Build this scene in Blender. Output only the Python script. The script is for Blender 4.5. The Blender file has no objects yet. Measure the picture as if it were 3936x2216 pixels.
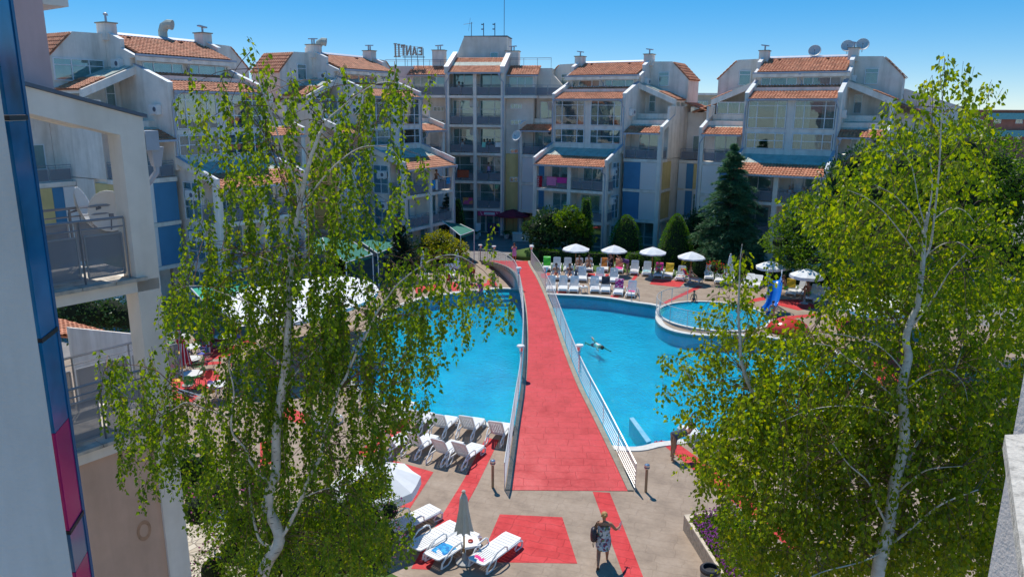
import bpy, math, random
from math import sin, cos, pi, radians as R, sqrt, atan2, tan
from mathutils import Vector as V, Matrix as MX
from mathutils.noise import noise as N3
rnd = random.Random(7)
S = bpy.context.scene
COL = S.collection
# ---------------------------------------------------------------- camera
FPX, PITCH, ROLL, EYE = 2852.0, R(13.52), -0.00715, V((0, 0, 12.0))
_F = V((0, cos(PITCH), -sin(PITCH))); _U = V((0, sin(PITCH), cos(PITCH))); _R = V((1, 0, 0))
CR = _R * cos(ROLL) - _U * sin(ROLL); CU = _U * cos(ROLL) + _R * sin(ROLL)
def ray(u, v): return _F + CR * ((u - 1968) / FPX) - CU * ((v - 1108) / FPX)
def g(u, v, z=0.0):
    d = ray(u, v); t = (z - EYE.z) / d.z
    return EYE + d * t
def at(u, v, Y):
    d = ray(u, v); return EYE + d * (Y / d.y)
cam = bpy.data.objects.new('camera', bpy.data.cameras.new('camera')); COL.objects.link(cam)
cam.data.sensor_width = 36; cam.data.lens = FPX / 3936 * 36; cam.data.clip_end = 3000; cam.data.clip_start = 0.05
mw = MX.Identity(4)
for i in range(3): mw[i][0] = CR[i]; mw[i][1] = CU[i]; mw[i][2] = -_F[i]; mw[i][3] = EYE[i]
cam.matrix_world = mw; S.camera = cam
# ---------------------------------------------------------------- mesh builder
class MB:
    def __init__(s): s.v = []; s.f = []; s.m = []; s.T = None; s.mi = 0
    def add(s, vs, fs):
        n = len(s.v)
        if s.T is not None: vs = [s.T @ V(p) for p in vs]
        s.v.extend([tuple(p) for p in vs]); s.f.extend([tuple(i + n for i in f) for f in fs]); s.m.extend([s.mi] * len(fs))
        return s
    def box(s, x0, x1, y0, y1, z0, z1):
        if x0 > x1: x0, x1 = x1, x0
        if y0 > y1: y0, y1 = y1, y0
        if z0 > z1: z0, z1 = z1, z0
        return s.add([(x0,y0,z0),(x1,y0,z0),(x1,y1,z0),(x0,y1,z0),(x0,y0,z1),(x1,y0,z1),(x1,y1,z1),(x0,y1,z1)],
              [(0,3,2,1),(4,5,6,7),(0,1,5,4),(1,2,6,5),(2,3,7,6),(3,0,4,7)])
    def cbox(s, c, sx, sy, sz, rot=None):
        old = s.T; m = MX.Translation(V(c))
        if rot is not None: m = m @ rot
        s.T = m if old is None else old @ m
        s.box(-sx/2, sx/2, -sy/2, sy/2, -sz/2, sz/2); s.T = old; return s
    def prism(s, poly, d):       # planar 3-D polygon swept along vector d
        n = len(poly); p = [V(a) for a in poly]; d = V(d)
        fs = [tuple(range(n))[::-1], tuple(range(n, 2*n))] + [(i, (i+1) % n, n + (i+1) % n, n + i) for i in range(n)]
        return s.add(p + [a + d for a in p], fs)
    def xz(s, poly, y0, y1): return s.prism([(a, y0, b) for a, b in poly], (0, y1 - y0, 0))
    def yz(s, poly, x0, x1): return s.prism([(x0, a, b) for a, b in poly], (x1 - x0, 0, 0))
    def xy(s, poly, z0, z1): return s.prism([(a, b, z0) for a, b in poly], (0, 0, z1 - z0))
    def quad(s, *p): return s.add(p, [tuple(range(len(p)))])
    def tube(s, path, r, n=6, cap=True):
        path = [V(p) for p in path]; k = len(path)
        if k < 2: return s
        rs = r if isinstance(r, (list, tuple)) else [r] * k
        vs = []; nrm = None
        for i, p in enumerate(path):
            d = (path[min(i+1, k-1)] - path[max(i-1, 0)])
            if d.length < 1e-9: d = V((0, 0, 1))
            d.normalize()
            if nrm is None:
                nrm = d.cross(V((0, 0, 1)))
                if nrm.length < 0.1: nrm = d.cross(V((1, 0, 0)))
            nrm = nrm - d * nrm.dot(d)
            if nrm.length < 1e-6: nrm = d.orthogonal()
            nrm.normalize(); b = d.cross(nrm)
            for j in range(n):
                a = 2*pi*j/n; vs.append(p + (nrm * cos(a) + b * sin(a)) * rs[i])
        fs = [(i*n+j, i*n+(j+1) % n, (i+1)*n+(j+1) % n, (i+1)*n+j) for i in range(k-1) for j in range(n)]
        if cap: fs += [tuple(range(n))[::-1], tuple((k-1)*n + j for j in range(n))]
        return s.add(vs, fs)
    def lathe(s, prof, c=(0,0,0), n=16, sx=1, sy=1):
        vs = [(c[0] + r*cos(2*pi*j/n)*sx, c[1] + r*sin(2*pi*j/n)*sy, c[2] + z) for r, z in prof for j in range(n)]
        k = len(prof)
        fs = [(i*n+j, i*n+(j+1) % n, (i+1)*n+(j+1) % n, (i+1)*n+j) for i in range(k-1) for j in range(n)]
        fs += [tuple(range(n))[::-1], tuple((k-1)*n + j for j in range(n))]
        return s.add(vs, fs)
    def ball(s, c, rx, ry=None, rz=None, n=10, k=6):
        ry = ry or rx; rz = rz or rx
        return s.lathe([(sin(pi*(i+.02)/(k+.04))*rx, -cos(pi*(i+.02)/(k+.04))*rz) for i in range(k+1)], c, n, 1, ry/rx)
    def build(s, name, mat, parent=None, smooth=False, label=None):
        me = bpy.data.meshes.new(name); me.from_pydata(s.v, [], s.f)
        for mm in (mat if isinstance(mat, (list, tuple)) else [mat]): me.materials.append(mm)
        if any(s.m): me.polygons.foreach_set('material_index', s.m)
        if smooth: me.polygons.foreach_set('use_smooth', [True] * len(s.f))
        me.update()
        o = bpy.data.objects.new(name, me); COL.objects.link(o)
        if parent is not None: o.parent = parent
        if label: o['label'] = label
        return o
def tag(o, label, cat, group=None, kind=None):
    if label: o['label'] = label
    if cat: o['category'] = cat
    if group: o['group'] = group
    if kind: o['kind'] = kind
    return o
def thing(name, label, cat, loc=(0,0,0), rz=0.0, group=None):
    o = bpy.data.objects.new(name, None); COL.objects.link(o); o.empty_display_size = .2
    o.location = loc; o.rotation_euler = (0, 0, rz)
    return tag(o, label, cat, group)
def struct(name, mb, mat, smooth=False):
    o = mb.build(name, mat, None, smooth); o['kind'] = 'structure'; return o
KIDS = {}
def copy_tree(o, parent=None):
    if not KIDS.get('_ok'): 
        pass
    c = o.copy(); COL.objects.link(c)
    if parent is not None: c.parent = parent
    for ch in list(o.children): copy_tree(ch, c)
    return c
# ---------------------------------------------------------------- materials
MATS = {}
def nodes(name):
    m = bpy.data.materials.new(name); m.use_nodes = True
    nt = m.node_tree; b = nt.nodes['Principled BSDF']
    return m, nt, b
def lk(nt, a, b): nt.links.new(a, b)
def nd(nt, t, **kw):
    n = nt.nodes.new(t)
    for k, v in kw.items(): setattr(n, k, v)
    return n
def coords(nt, scale=1.0, rot=(0,0,0), kind='Object'):
    t = nd(nt, 'ShaderNodeTexCoord'); mp = nd(nt, 'ShaderNodeMapping')
    mp.inputs['Scale'].default_value = (scale,)*3 if not isinstance(scale, (tuple, list)) else scale
    mp.inputs['Rotation'].default_value = rot
    lk(nt, t.outputs[kind], mp.inputs['Vector']); return mp.outputs['Vector']
def ramp(nt, fac, stops):
    r = nd(nt, 'ShaderNodeValToRGB'); cr = r.color_ramp
    while len(cr.elements) < len(stops): cr.elements.new(.5)
    for e, (p, c) in zip(cr.elements, stops): e.position = p; e.color = (*c, 1)
    lk(nt, fac, r.inputs['Fac']); return r.outputs['Color']
def noise_tex(nt, vec, sc, det=4, rough=.6):
    n = nd(nt, 'ShaderNodeTexNoise'); n.inputs['Scale'].default_value = sc; n.inputs['Detail'].default_value = det; n.inputs['Roughness'].default_value = rough
    if vec is not None: lk(nt, vec, n.inputs['Vector'])
    return n.outputs['Fac']
def bump(nt, b, h, strength=.3, dist=.02):
    n = nd(nt, 'ShaderNodeBump'); n.inputs['Strength'].default_value = strength; n.inputs['Distance'].default_value = dist
    lk(nt, h, n.inputs['Height']); lk(nt, n.outputs['Normal'], b.inputs['Normal']); return n
def mat(name, c, rough=.7, var=.12, scale=3.0, bmp=0.0, bscale=40.0, metal=0.0, spec=.4, coat=0.0):
    if name in MATS: return MATS[name]
    m, nt, b = nodes(name)
    vec = coords(nt)
    f = noise_tex(nt, vec, scale)
    d = tuple(max(0, x*(1-var*1.6)) for x in c); l = tuple(min(1, x*(1+var)) for x in c)
    lk(nt, ramp(nt, f, [(.25, d), (.5, c), (.78, l)]), b.inputs['Base Color'])
    b.inputs['Roughness'].default_value = rough; b.inputs['Metallic'].default_value = metal
    b.inputs['Specular IOR Level'].default_value = spec
    if coat: b.inputs['Coat Weight'].default_value = coat
    if bmp: bump(nt, b, noise_tex(nt, vec, bscale, 3), bmp, .01)
    MATS[name] = m; return m
def stucco(name, c, streak=.25, bmp=.25):
    m, nt, b = nodes(name); vec = coords(nt)
    f1 = noise_tex(nt, vec, 1.3, 6); sv = coords(nt, (1.1, 1.1, .16)); f2 = noise_tex(nt, sv, 1.3, 5)
    c1 = ramp(nt, f1, [(.3, tuple(x*.86 for x in c)), (.62, c)])
    mx = nd(nt, 'ShaderNodeMix', data_type='RGBA', blend_type='MULTIPLY'); 
    mx.inputs[0].default_value = 1
    lk(nt, c1, mx.inputs[6]); k = 1-streak
    lk(nt, ramp(nt, f2, [(.33, (k, k*.98, k*.94)), (.55, (1, 1, 1))]), mx.inputs[7])
    lk(nt, mx.outputs[2], b.inputs['Base Color']); b.inputs['Roughness'].default_value = .85; b.inputs['Specular IOR Level'].default_value = .25
    bump(nt, b, noise_tex(nt, vec, 55, 3), bmp, .006)
    MATS[name] = m; return m
def leafmat(name, stops, trans=.5, rough=.45):
    m, nt, b = nodes(name)
    gm = nd(nt, 'ShaderNodeNewGeometry')
    col = ramp(nt, gm.outputs['Random Per Island'], stops)
    lk(nt, col, b.inputs['Base Color']); b.inputs['Roughness'].default_value = rough; b.inputs['Specular IOR Level'].default_value = .35
    tr = nd(nt, 'ShaderNodeBsdfTranslucent'); hs = nd(nt, 'ShaderNodeHueSaturation')
    hs.inputs['Hue'].default_value = .478; hs.inputs['Saturation'].default_value = 1.1; hs.inputs['Value'].default_value = 1.7
    lk(nt, col, hs.inputs['Color']); lk(nt, hs.outputs['Color'], tr.inputs['Color'])
    mx = nd(nt, 'ShaderNodeMixShader'); mx.inputs['Fac'].default_value = trans
    lk(nt, b.outputs[0], mx.inputs[1]); lk(nt, tr.outputs[0], mx.inputs[2])
    lk(nt, mx.outputs[0], nt.nodes['Material Output'].inputs['Surface'])
    MATS[name] = m; return m
def glassmat(name, tint=(.72,.82,.84), refl=.28, rough=.02, wav=.02, ):
    m, nt, b = nodes(name); nt.nodes.remove(b)
    tr = nd(nt, 'ShaderNodeBsdfTransparent'); tr.inputs['Color'].default_value = (*tint, 1)
    gl = nd(nt, 'ShaderNodeBsdfGlossy'); gl.inputs['Roughness'].default_value = rough; gl.inputs['Color'].default_value = (.95, .97, 1, 1)
    vec = coords(nt); bm = nd(nt, 'ShaderNodeBump'); bm.inputs['Strength'].default_value = wav*10; bm.inputs['Distance'].default_value = .02
    lk(nt, noise_tex(nt, vec, 1.6, 1), bm.inputs['Height']); lk(nt, bm.outputs['Normal'], gl.inputs['Normal'])
    lw = nd(nt, 'ShaderNodeLayerWeight'); lw.inputs['Blend'].default_value = .35
    ma = nd(nt, 'ShaderNodeMath', operation='MULTIPLY_ADD'); lk(nt, lw.outputs['Facing'], ma.inputs[0]); ma.inputs[1].default_value = .5; ma.inputs[2].default_value = refl
    mx = nd(nt, 'ShaderNodeMixShader'); lk(nt, ma.outputs[0], mx.inputs['Fac']); lk(nt, tr.outputs[0], mx.inputs[1]); lk(nt, gl.outputs[0], mx.inputs[2])
    lk(nt, mx.outputs[0], nt.nodes['Material Output'].inputs['Surface']); MATS[name] = m; return m
def meshmat(name, c, alpha):
    m, nt, b = nodes(name); b.inputs['Base Color'].default_value = (*c, 1); b.inputs['Roughness'].default_value = .6
    b.inputs['Alpha'].default_value = alpha; MATS[name] = m; return m

WHITE = stucco('white_stucco', (.90, .81, .72), .2)
WHITE2 = stucco('weathered_stucco', (.90, .80, .73), .2, .7)
CREAM = stucco('cream_stucco', (.80, .74, .62), .12)
YELLOW = stucco('yellow_stucco', (.76, .58, .26), .12)
PINKW = stucco('pink_stucco', (.74, .52, .52), .15)
TAN = stucco('tan_stucco', (.72, .47, .35), .14)
BLUEP = mat('blue_panel', (.07, .24, .42), .55, .07, 1.5)
SIDING = None
PVC = mat('white_window_frame', (.78, .79, .80), .35, .03)
TILECAP = mat('white_parapet_tile', (.80, .80, .79), .45, .05, 8)
GREY = mat('grey_painted_metal', (.27, .28, .31), .45, .06, metal=.2)
DGREY = mat('dark_metal_flashing', (.13, .15, .19), .5, .1, metal=.3)
GUTTER = mat('grey_gutter', (.42, .45, .52), .5, .08, metal=.2)
STEEL = mat('steel', (.62, .63, .64), .25, .06, metal=.95)
ZINC = mat('zinc_sheet', (.46, .49, .42), .7, .16, 2.2, spec=.2)
GLASS = glassmat('window_glass', (.66,.80,.82), .10)
CURT = mat('pale_curtain', (.44, .43, .37), .9, .2, 6)
CURTG = mat('green_curtain', (.22, .30, .28), .9, .2, 6)
DARKROOM = mat('dark_room_shade', (.11, .10, .09), .9, .2)  # dark tone that puts the shade of the rooms into a panel's colour
MESHP = meshmat('perforated_sheet', (.22, .24, .28), .62)
ACW = mat('ac_casing', (.74, .75, .74), .5, .05)
BLACK = mat('black_plastic', (.02, .02, .025), .5, .1)
WPLAST = mat('white_plastic', (.80, .79, .77), .38, .05, 5, spec=.5)
SKIN = mat('tanned_skin', (.42, .20, .115), .55, .1, 6)
SKIN2 = mat('pale_skin', (.58, .34, .24), .55, .1, 6)
CANVAS = mat('white_canvas', (.78, .78, .78), .85, .05, 4)
WOODP = mat('wooden_pole', (.42, .20, .07), .6, .2, 5)
def siding():
    m, nt, b = nodes('white_siding'); vec = coords(nt)
    w = nd(nt, 'ShaderNodeTexWave', wave_type='BANDS', bands_direction='Z', wave_profile='SAW'); w.inputs['Scale'].default_value = 2.2; w.inputs['Distortion'].default_value = 0
    lk(nt, vec, w.inputs['Vector']); b.inputs['Base Color'].default_value = (.84, .85, .87, 1); b.inputs['Roughness'].default_value = .5
    bump(nt, b, w.outputs['Fac'], .9, .05); return m
SIDING = siding()
def tilemat():
    m, nt, b = nodes('terracotta_tiles'); vec = coords(nt, (4.4, 2.9, 2.9))
    vo = nd(nt, 'ShaderNodeTexVoronoi'); vo.inputs['Scale'].default_value = 1.0; lk(nt, vec, vo.inputs['Vector'])
    sx = nd(nt, 'ShaderNodeSeparateColor'); lk(nt, vo.outputs['Color'], sx.inputs[0])
    c1 = ramp(nt, sx.outputs[0], [(0, (.42, .14, .065)), (.5, (.55, .21, .105)), (1, (.66, .28, .15))])
    f = noise_tex(nt, coords(nt), 1.4, 5)
    mx = nd(nt, 'ShaderNodeMix', data_type='RGBA'); lk(nt, ramp(nt, f, [(.5, (0,0,0)), (.75, (.6,.6,.6))]), mx.inputs[0])
    lk(nt, c1, mx.inputs[6]); mx.inputs[7].default_value = (.20, .11, .06, 1)
    lk(nt, mx.outputs[2], b.inputs['Base Color']); b.inputs['Roughness'].default_value = .75; return m
TILE = tilemat()
# ---------------------------------------------------------------- building pieces
def basis(o, ex, n):
    ex = V(ex).normalized(); n = V(n).normalized(); m = MX.Identity(4)
    for i in range(3): m[i][0] = ex[i]; m[i][1] = -n[i]; m[i][2] = (0,0,1)[i]; m[i][3] = o[i]
    return m
def win(parent, o, ex, n, w, h, cols, rows, curtain=None, name='window', fr=.055, label=None, pane_mat=None):
    f = MB(); f.T = basis(o, ex, n); d = .07
    f.box(0, w, -d, .03, 0, fr); f.box(0, w, -d, .03, h-fr, h); f.box(0, fr, -d, .03, fr, h-fr); f.box(w-fr, w, -d, .03, fr, h-fr)
    for c in cols: f.box(c*w-fr*.5, c*w+fr*.5, -d+.006, .024, fr, h-fr)
    for r in rows: f.box(fr, w-fr, -d+.012, .018, r*h-fr*.45, r*h+fr*.45)
    fo = f.build(name, PVC, parent, label=label)
    p = MB(); p.T = f.T; p.box(fr*.6, w-fr*.6, -.035, -.025, fr*.6, h-fr*.6); p.build('pane', pane_mat or GLASS, fo)
    if curtain:
        kind, spans = curtain; c = MB(); c.T = f.T
        for a, b in spans:
            k = max(4, int((b-a)*w/.07)); pts = [(a*w+(b-a)*w*i/k, .14 + .035*sin(i*1.9)+.02*rnd.random()) for i in range(k+1)]
            c.add([(x, y, .02) for x, y in pts] + [(x, y, h-.05) for x, y in pts], [(i, i+1, k+2+i, k+1+i) for i in range(k)])
        c.build('curtain', kind, fo)
    return fo
def rail(parent, pts, z, h=1.0, panel=True, name='railing', metal=None, step=1.15, ext=0):
    m = MB(); q = MB()
    for (a, b) in zip(pts[:-1], pts[1:]):
        a = V((a[0], a[1], z)); b = V((b[0], b[1], z)); L = (b-a).length; n = max(1, round(L/step)); d = (b-a)/n
        for i in range(n+1):
            p = a + d*i; m.tube([p, p+V((0,0,h))], .018, 4)
            if i < n and panel:
                e = d.normalized(); o = p + e*.06 + V((0,0,.1)); w = d.length-.12; hh = h*.66
                T = basis(o, e, e.cross(V((0,0,1)))); q.T = T; q.box(0, w, -.004, .004, 0, hh)
                m.T = T
                for bx in ((0,w,-.012,.012,-.012,.012),(0,w,-.012,.012,hh-.012,hh+.012),(-.012,.012,-.0115,.0115,.012,hh-.012),(w-.012,w+.012,-.0115,.0115,.012,hh-.012)): m.box(*bx)
                m.T = None
        e = (b-a).normalized()*ext
        m.tube([a-e+V((0,0,h)), b+e+V((0,0,h))], .024, 5); m.tube([a-e+V((0,0,h*.86)), b+e+V((0,0,h*.86))], .014, 4)
    o = m.build(name, metal or GREY, parent)
    if panel: q.build('mesh_panel', MESHP, o)
    return o
def tiles(parent, o, ex, L, ey, D, name='tile_roof', pitch=.24, course=.34):
    """barrel tiles: ex along the eave (length L), ey up the slope (length D)"""
    ex = V(ex).normalized(); ey = V(ey).normalized(); nz = ex.cross(ey).normalized(); o = V(o)
    if nz.z < 0: nz = -nz
    nx = max(2, round(L/pitch)); ny = max(1, round(D/course)); k = 6; m = MB(); cols = nx*k
    for j in range(ny):
        vs = []
        for y, lift in ((D*j/ny, .045), (D*(j+1)/ny + .02, .008)):
            for i in range(cols+1):
                a = (i % k)/k; hgt = abs(sin(pi*a))**.7 * .06 if a else 0
                vs.append(o + ex*(L*i/cols) + ey*y + nz*(hgt+lift))
        n = cols+1
        m.add(vs, [(i, i+1, n+i+1, n+i) for i in range(cols)])
        m.add([vs[i] for i in range(n)] + [vs[i]-nz*.04 for i in range(n)], [(i, i+1, n+i+1, n+i)[::-1] for i in range(cols)])
    m.prism([o - nz*.05, o + ex*L - nz*.05, o + ex*L + ey*D - nz*.05, o + ey*D - nz*.05], nz*.05)
    return m.build(name, TILE, parent)
def metal_roof(parent, o, ex, L, ey, D, name='metal_roof'):
    ex = V(ex).normalized(); ey = V(ey).normalized(); nz = ex.cross(ey).normalized(); o = V(o); m = MB()
    if nz.z < 0: nz = -nz
    m.prism([o, o+ex*L, o+ex*L+ey*D, o+ey*D], nz*.04)
    k = max(2, round(L/.62))
    for i in range(1, k):
        p = o + ex*(L*i/k-.012) + nz*.04; m.prism([p, p+ex*.025, p+ex*.025+ey*D, p+ey*D], nz*.035)
    return m.build(name, ZINC, parent)
def cap_strip(parent, a, b, wv, name='parapet_cap', k=4, mt=None):
    """row of pale cap tiles along the sloping parapet top, wv = width vector"""
    a, b, wv = V(a), V(b), V(wv); m = MB()
    for i in range(k):
        p = a.lerp(b, i/k) + (b-a).normalized()*.012; q = a.lerp(b, (i+1)/k) - (b-a).normalized()*.012
        up = V((0, 0, .035)); m.prism([p, p+wv, q+wv, q], up)
    return m.build(name, mt or TILECAP, parent)
def ac_unit(parent, p, ex, n, name='air_conditioner'):
    m = MB(); m.T = basis(p, ex, n)
    m.box(0, .8, -.3, 0, 0, .56)
    for i in range(9): m.box(.06, .5, -.312, -.3, .05+i*.052, .065+i*.052)
    m.box(.08, .12, -.3, 0, -.06, 0); m.box(.66, .7, -.3, 0, -.06, 0)
    m.T = m.T @ MX.Translation((.56, -.3, .28)) @ MX.Rotation(R(90), 4, 'X'); m.lathe([(.2, 0), (.2, .015), (.17, .02)], n=14)
    o = m.build(name, ACW, parent)
    b = MB(); b.T = basis(p, ex, n); b.T = b.T @ MX.Translation((.56, -.318, .28)) @ MX.Rotation(R(90), 4, 'X'); b.lathe([(.15, 0), (.15, .006)], n=14); b.build('fan_grille', DGREY, o)
    return o
def downpipe(parent, pts, r=.05, hopper=True):
    m = MB()
    if hopper:
        p = V(pts[0]); m.cbox(p+V((0,0,.03)), .2, .18, .22)
    m.tube(pts, r, 7); return m.build('downpipe', GUTTER, parent)
def chimney(parent, x, y, z0, z1, sx=.75, sy=.9, kind=0):
    m = MB(); m.box(x-sx/2, x+sx/2, y-sy/2, y+sy/2, z0, z1); o = m.build('chimney', WHITE, parent)
    c = MB(); c.box(x-sx/2-.07, x+sx/2+.07, y-sy/2-.07, y+sy/2+.07, z1, z1+.07); c.build('chimney_slab', mat('mossy_slab', (.34,.31,.24), .9, .3), o)
    t = MB()
    if kind == 0: t.tube([(x,y,z1+.05),(x,y,z1+.42)], .07, 8); t.cbox((x,y,z1+.47), .62, .3, .09, MX.Rotation(R(8), 4, 'Y'))
    elif kind == 1:
        for dx in (-.12,.12): t.tube([(x+dx,y,z1+.05),(x+dx,y,z1+.45)], .06, 8)
        t.cbox((x,y,z1+.5), .75, .34, .08, MX.Rotation(R(-4), 4, 'Y'))
    else: t.tube([(x,y,z1+.05),(x,y,z1+.5),(x+.1,y-.1,z1+.52)], .07, 8); t.lathe([(.12,0),(.13,.1),(.05,.16)], (x,y,z1+.5), 8)
    t.build('cowl', GUTTER, o); return o
def vent_hood(parent, p):
    m = MB(); p = V(p); m.tube([p, p+V((0,0,.7)), p+V((.05,-.12,1.0)), p+V((.2,-.35,1.15)), p+V((.35,-.6,1.1))], [.3,.3,.31,.32,.34], 10)
    return m.build('vent_hood', ZINC, parent)
def dish(parent, p, dirv, r=.45, name='satellite_dish', top=None, label=None):
    p = V(p); d = V(dirv).normalized(); q = d.to_track_quat('Z', 'Y').to_matrix().to_4x4()
    m = MB(); m.T = MX.Translation(p) @ q
    m.lathe([(r*x, r*.32*x*x) for x in (.02,.25,.5,.75,.9,1)] + [(r*1.02, r*.31), (r*.98, r*.27)] + [(r*x, r*.32*x*x-.02) for x in (.75,.5,.25,.02)], n=20, sy=1.08)
    o = m.build(name, mat('dish_grey', (.60,.59,.57), .5, .05), parent, True)
    a = MB(); a.T = m.T; a.tube([(0,-r,.1),(0,-r*.25,r*.75)], .012, 5); a.cbox((0,-r*.2,r*.78), .06, .06, .12); a.T = None
    a.tube([p-d*.03, p-d*.18, p-d*.18-V((0,0,.45))], .025, 6); a.build('dish_arm', DGREY, o)
    if label: tag(o, *label)
    return o
SPAN_ALL = [(0, .36), (.62, 1)]
def rc():
    k = rnd.random()
    if k < .18: return None
    kind = CURT if rnd.random() < .5 else CURTG
    return (kind, [(.03,.97)]) if k < .5 else (kind, [(.02, .2+.2*rnd.random()), (.62+.2*rnd.random(), .98)])
def resort(label, ox, oy, ang, acs=(), glazed=None, gableglass=(), back_gable=None, vents=(), chim=(0,0), ext=(), dishes=()):
    T = thing('apartment_building', label, 'building', (ox, oy, 0), -ang, 'stepped apartment buildings round the pool court')
    X, Y, Z = V((1,0,0)), V((0,1,0)), V((0,0,1)); FR = -Y
    w = MB()
    w.box(-3.4, 3.4, 5.0, 12.2, 0, 13.9)
    for s in (-1, 1):
        w.yz([(3.45,8.3),(6.66,8.3),(6.66,14.55),(3.45,13.42)], s*3.3, s*3.6)
        w.box(s*3.3, s*3.598, 6.66, 12.19, 7, 13.95)
    w.box(-.28,.28,3.5,3.76,8.7,12.9)
    w.box(-3.3,3.3,3.47,3.74,8.4,9.08); w.box(-3.3,3.3,3.49,3.73,10.36,10.68); w.box(-3.3,3.3,3.46,3.75,12.86,13.05); w.box(-3.3,3.3,3.76,5,10.42,10.6)
    w.yz([(6.7,13.9),(6.7,14.95),(9.6,16.15),(12.2,15.2),(12.2,13.9)], -3.4, 3.4)
    w.box(-3.42,3.42,6.48,6.7,13.8,14.1); w.box(-3.42,3.42,6.49,6.7,14.74,14.96)
    for x0,x1 in ((-3.42,-3.1),(-.22,.22),(3.1,3.42)): w.box(x0,x1,6.49,6.7,14.1,14.74)
    for s in (-1,1):
        w.yz([(6.15,14.95),(9.7,16.3),(12.3,15.2),(12.3,13.8),(6.72,13.8),(6.72,14.9)], s*3.42, s*3.70)
        w.yz([(7.5,15.45),(7.5,16.0),(9.75,16.85),(9.75,16.2)], s*3.425, s*3.695)
    w.build('wall', WHITE, T)
    rb = MB(); rb.box(-3.28,3.28,4.9,4.97,8.5,13.0); rb.build('dark_room_panel', DARKROOM, T)  # dark panel hiding the white core wall, room shade painted in
    tiles(T, (-3.29,3.22,12.95), X, 6.58, (0,1,.353), 3.42)
    tiles(T, (-3.4,6.12,15.14), X, 6.8, (0,1,.375), 3.6)
    gm = MB(); gm.box(-3.4,3.4,3.08,3.24,12.86,12.98); gm.box(-3.72,3.72,6.0,6.16,15.02,15.14); gm.build('gutter', GUTTER, T)
    fa = MB(); fa.box(-3.69,3.69,6.06,6.2,14.74,15.0); fa.build('fascia', WHITE, T)
    rc_ = MB(); rc_.yz([(9.3,16.45),(9.75,16.62),(9.95,16.45),(9.95,16.3),(9.3,16.3)], -3.42, 3.42); rc_.build('ridge_flashing', GUTTER, T)
    for s in (-1,1):
        a = s*3.3 if s>0 else -3.6
        cap_strip(T, (a-.02,3.43,13.42), (a-.02,5.75,14.24), (.34,0,0), k=4)
        cap_strip(T, (a-.02,5.75,14.24), (a-.02,6.64,14.55), (.34,0,0), k=1, mt=GUTTER)
        a = 3.40 if s>0 else -3.72
        cap_strip(T, (a,6.2,15.0), (a,7.48,15.48), (.33,0,0), k=2); cap_strip(T, (a,7.5,16.0), (a,9.0,16.57), (.33,0,0), k=2)
        downpipe(T, [(s*3.45-(.2 if s>0 else -.2),3.16,12.85),(s*3.4,3.2,12.5),(s*3.48,3.38,12.2),(s*3.48,3.38,9.1)])
    chimney(T, -3.5, 9.0, 16.0, 17.0, kind=chim[0]); chimney(T, 3.5, 9.0, 16.0, 17.0, kind=chim[1])
    downpipe(T, [(0,6.1,14.98),(0,6.25,14.6),(.12,6.44,14.4),(.12,6.42,14.05)], .045)
    for x in (-2.2, 1.6):
        v = MB(); v.cbox((x,8.9,16.28), .2,.25,.1); v.build('roof_vent', mat('old_tile',(.2,.09,.05),.8,.2), T)
    for s,x0 in ((-1,-3.25),(1,.3)):
        win(T, (x0,3.5,9.1), X, FR, 2.95, 1.25, (.24,.76), (.52,), rc()); win(T, (x0,3.5,10.7), X, FR, 2.95, 2.14, (.24,.76), (.38,.82), rc())
    for x0 in (-3.08,.24): win(T, (x0,6.5,14.11), X, FR, 2.84, .62, (.26,.72), (), (CURTG,[(.03,.7)]) if rnd.random()<.6 else None, 'clerestory_window')
    # ---- front block with two loggias per floor
    f = MB()
    f.yz([(1.62,0),(5.02,0),(5.02,8.5),(3.4,8.5),(1.62,7.88)], -3.28, 3.28)
    f.build('front_block_wall', WHITE, T)
    for x0,x1 in ((-3.58,-3.2),(-.17,.17),(3.2,3.58)):
        c = MB(); c.box(x0,x1,0,.36,0,7.45); c.build('column', WHITE, T)
    for z in (2.56,5.24):
        c = MB(); c.box(-3.55,3.55,.03,1.63,z-.24,z); c.build('balcony_slab', WHITE, T)
    c = MB(); c.box(-.07,.07,.37,1.61,2.57,7.6); c.build('balcony_divider', WHITE, T)
    for s in (-1,1):
        m = MB(); a = s*3.36; m.yz([(-.08,7.42),(3.46,8.66),(3.46,9.08),(-.08,7.84)], a, s*3.58); m.yz([(1.62,0),(3.45,0),(3.45,8.62),(1.62,7.98)], s*3.29, s*3.5) if s*1==9 else None
        m.build('roof_parapet', WHITE, T)
        a = 3.34 if s>0 else -3.6
        cap_strip(T, (a,-.1,7.845), (a,3.44,9.085), (.26,0,0), k=1, mt=GUTTER); cap_strip(T, (a+.05,-.1,7.885), (a+.05,1.3,8.376), (.16,0,0), k=2)
    tiles(T, (-3.35,-.3,7.30), X, 6.7, (0,1,.354), 2.2); metal_roof(T, (-3.34,1.78,8.05), X, 6.68, (0,1,.345), 1.85)
    gm = MB(); gm.box(-3.4,3.4,-.44,-.29,7.2,7.32); gm.build('gutter', GUTTER, T)
    downpipe(T, [(3.25,-.38,7.2),(3.25,-.36,6.95),(3.42,-.1,6.7),(3.42,-.06,6.4),(3.42,-.06,.1)])
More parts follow.
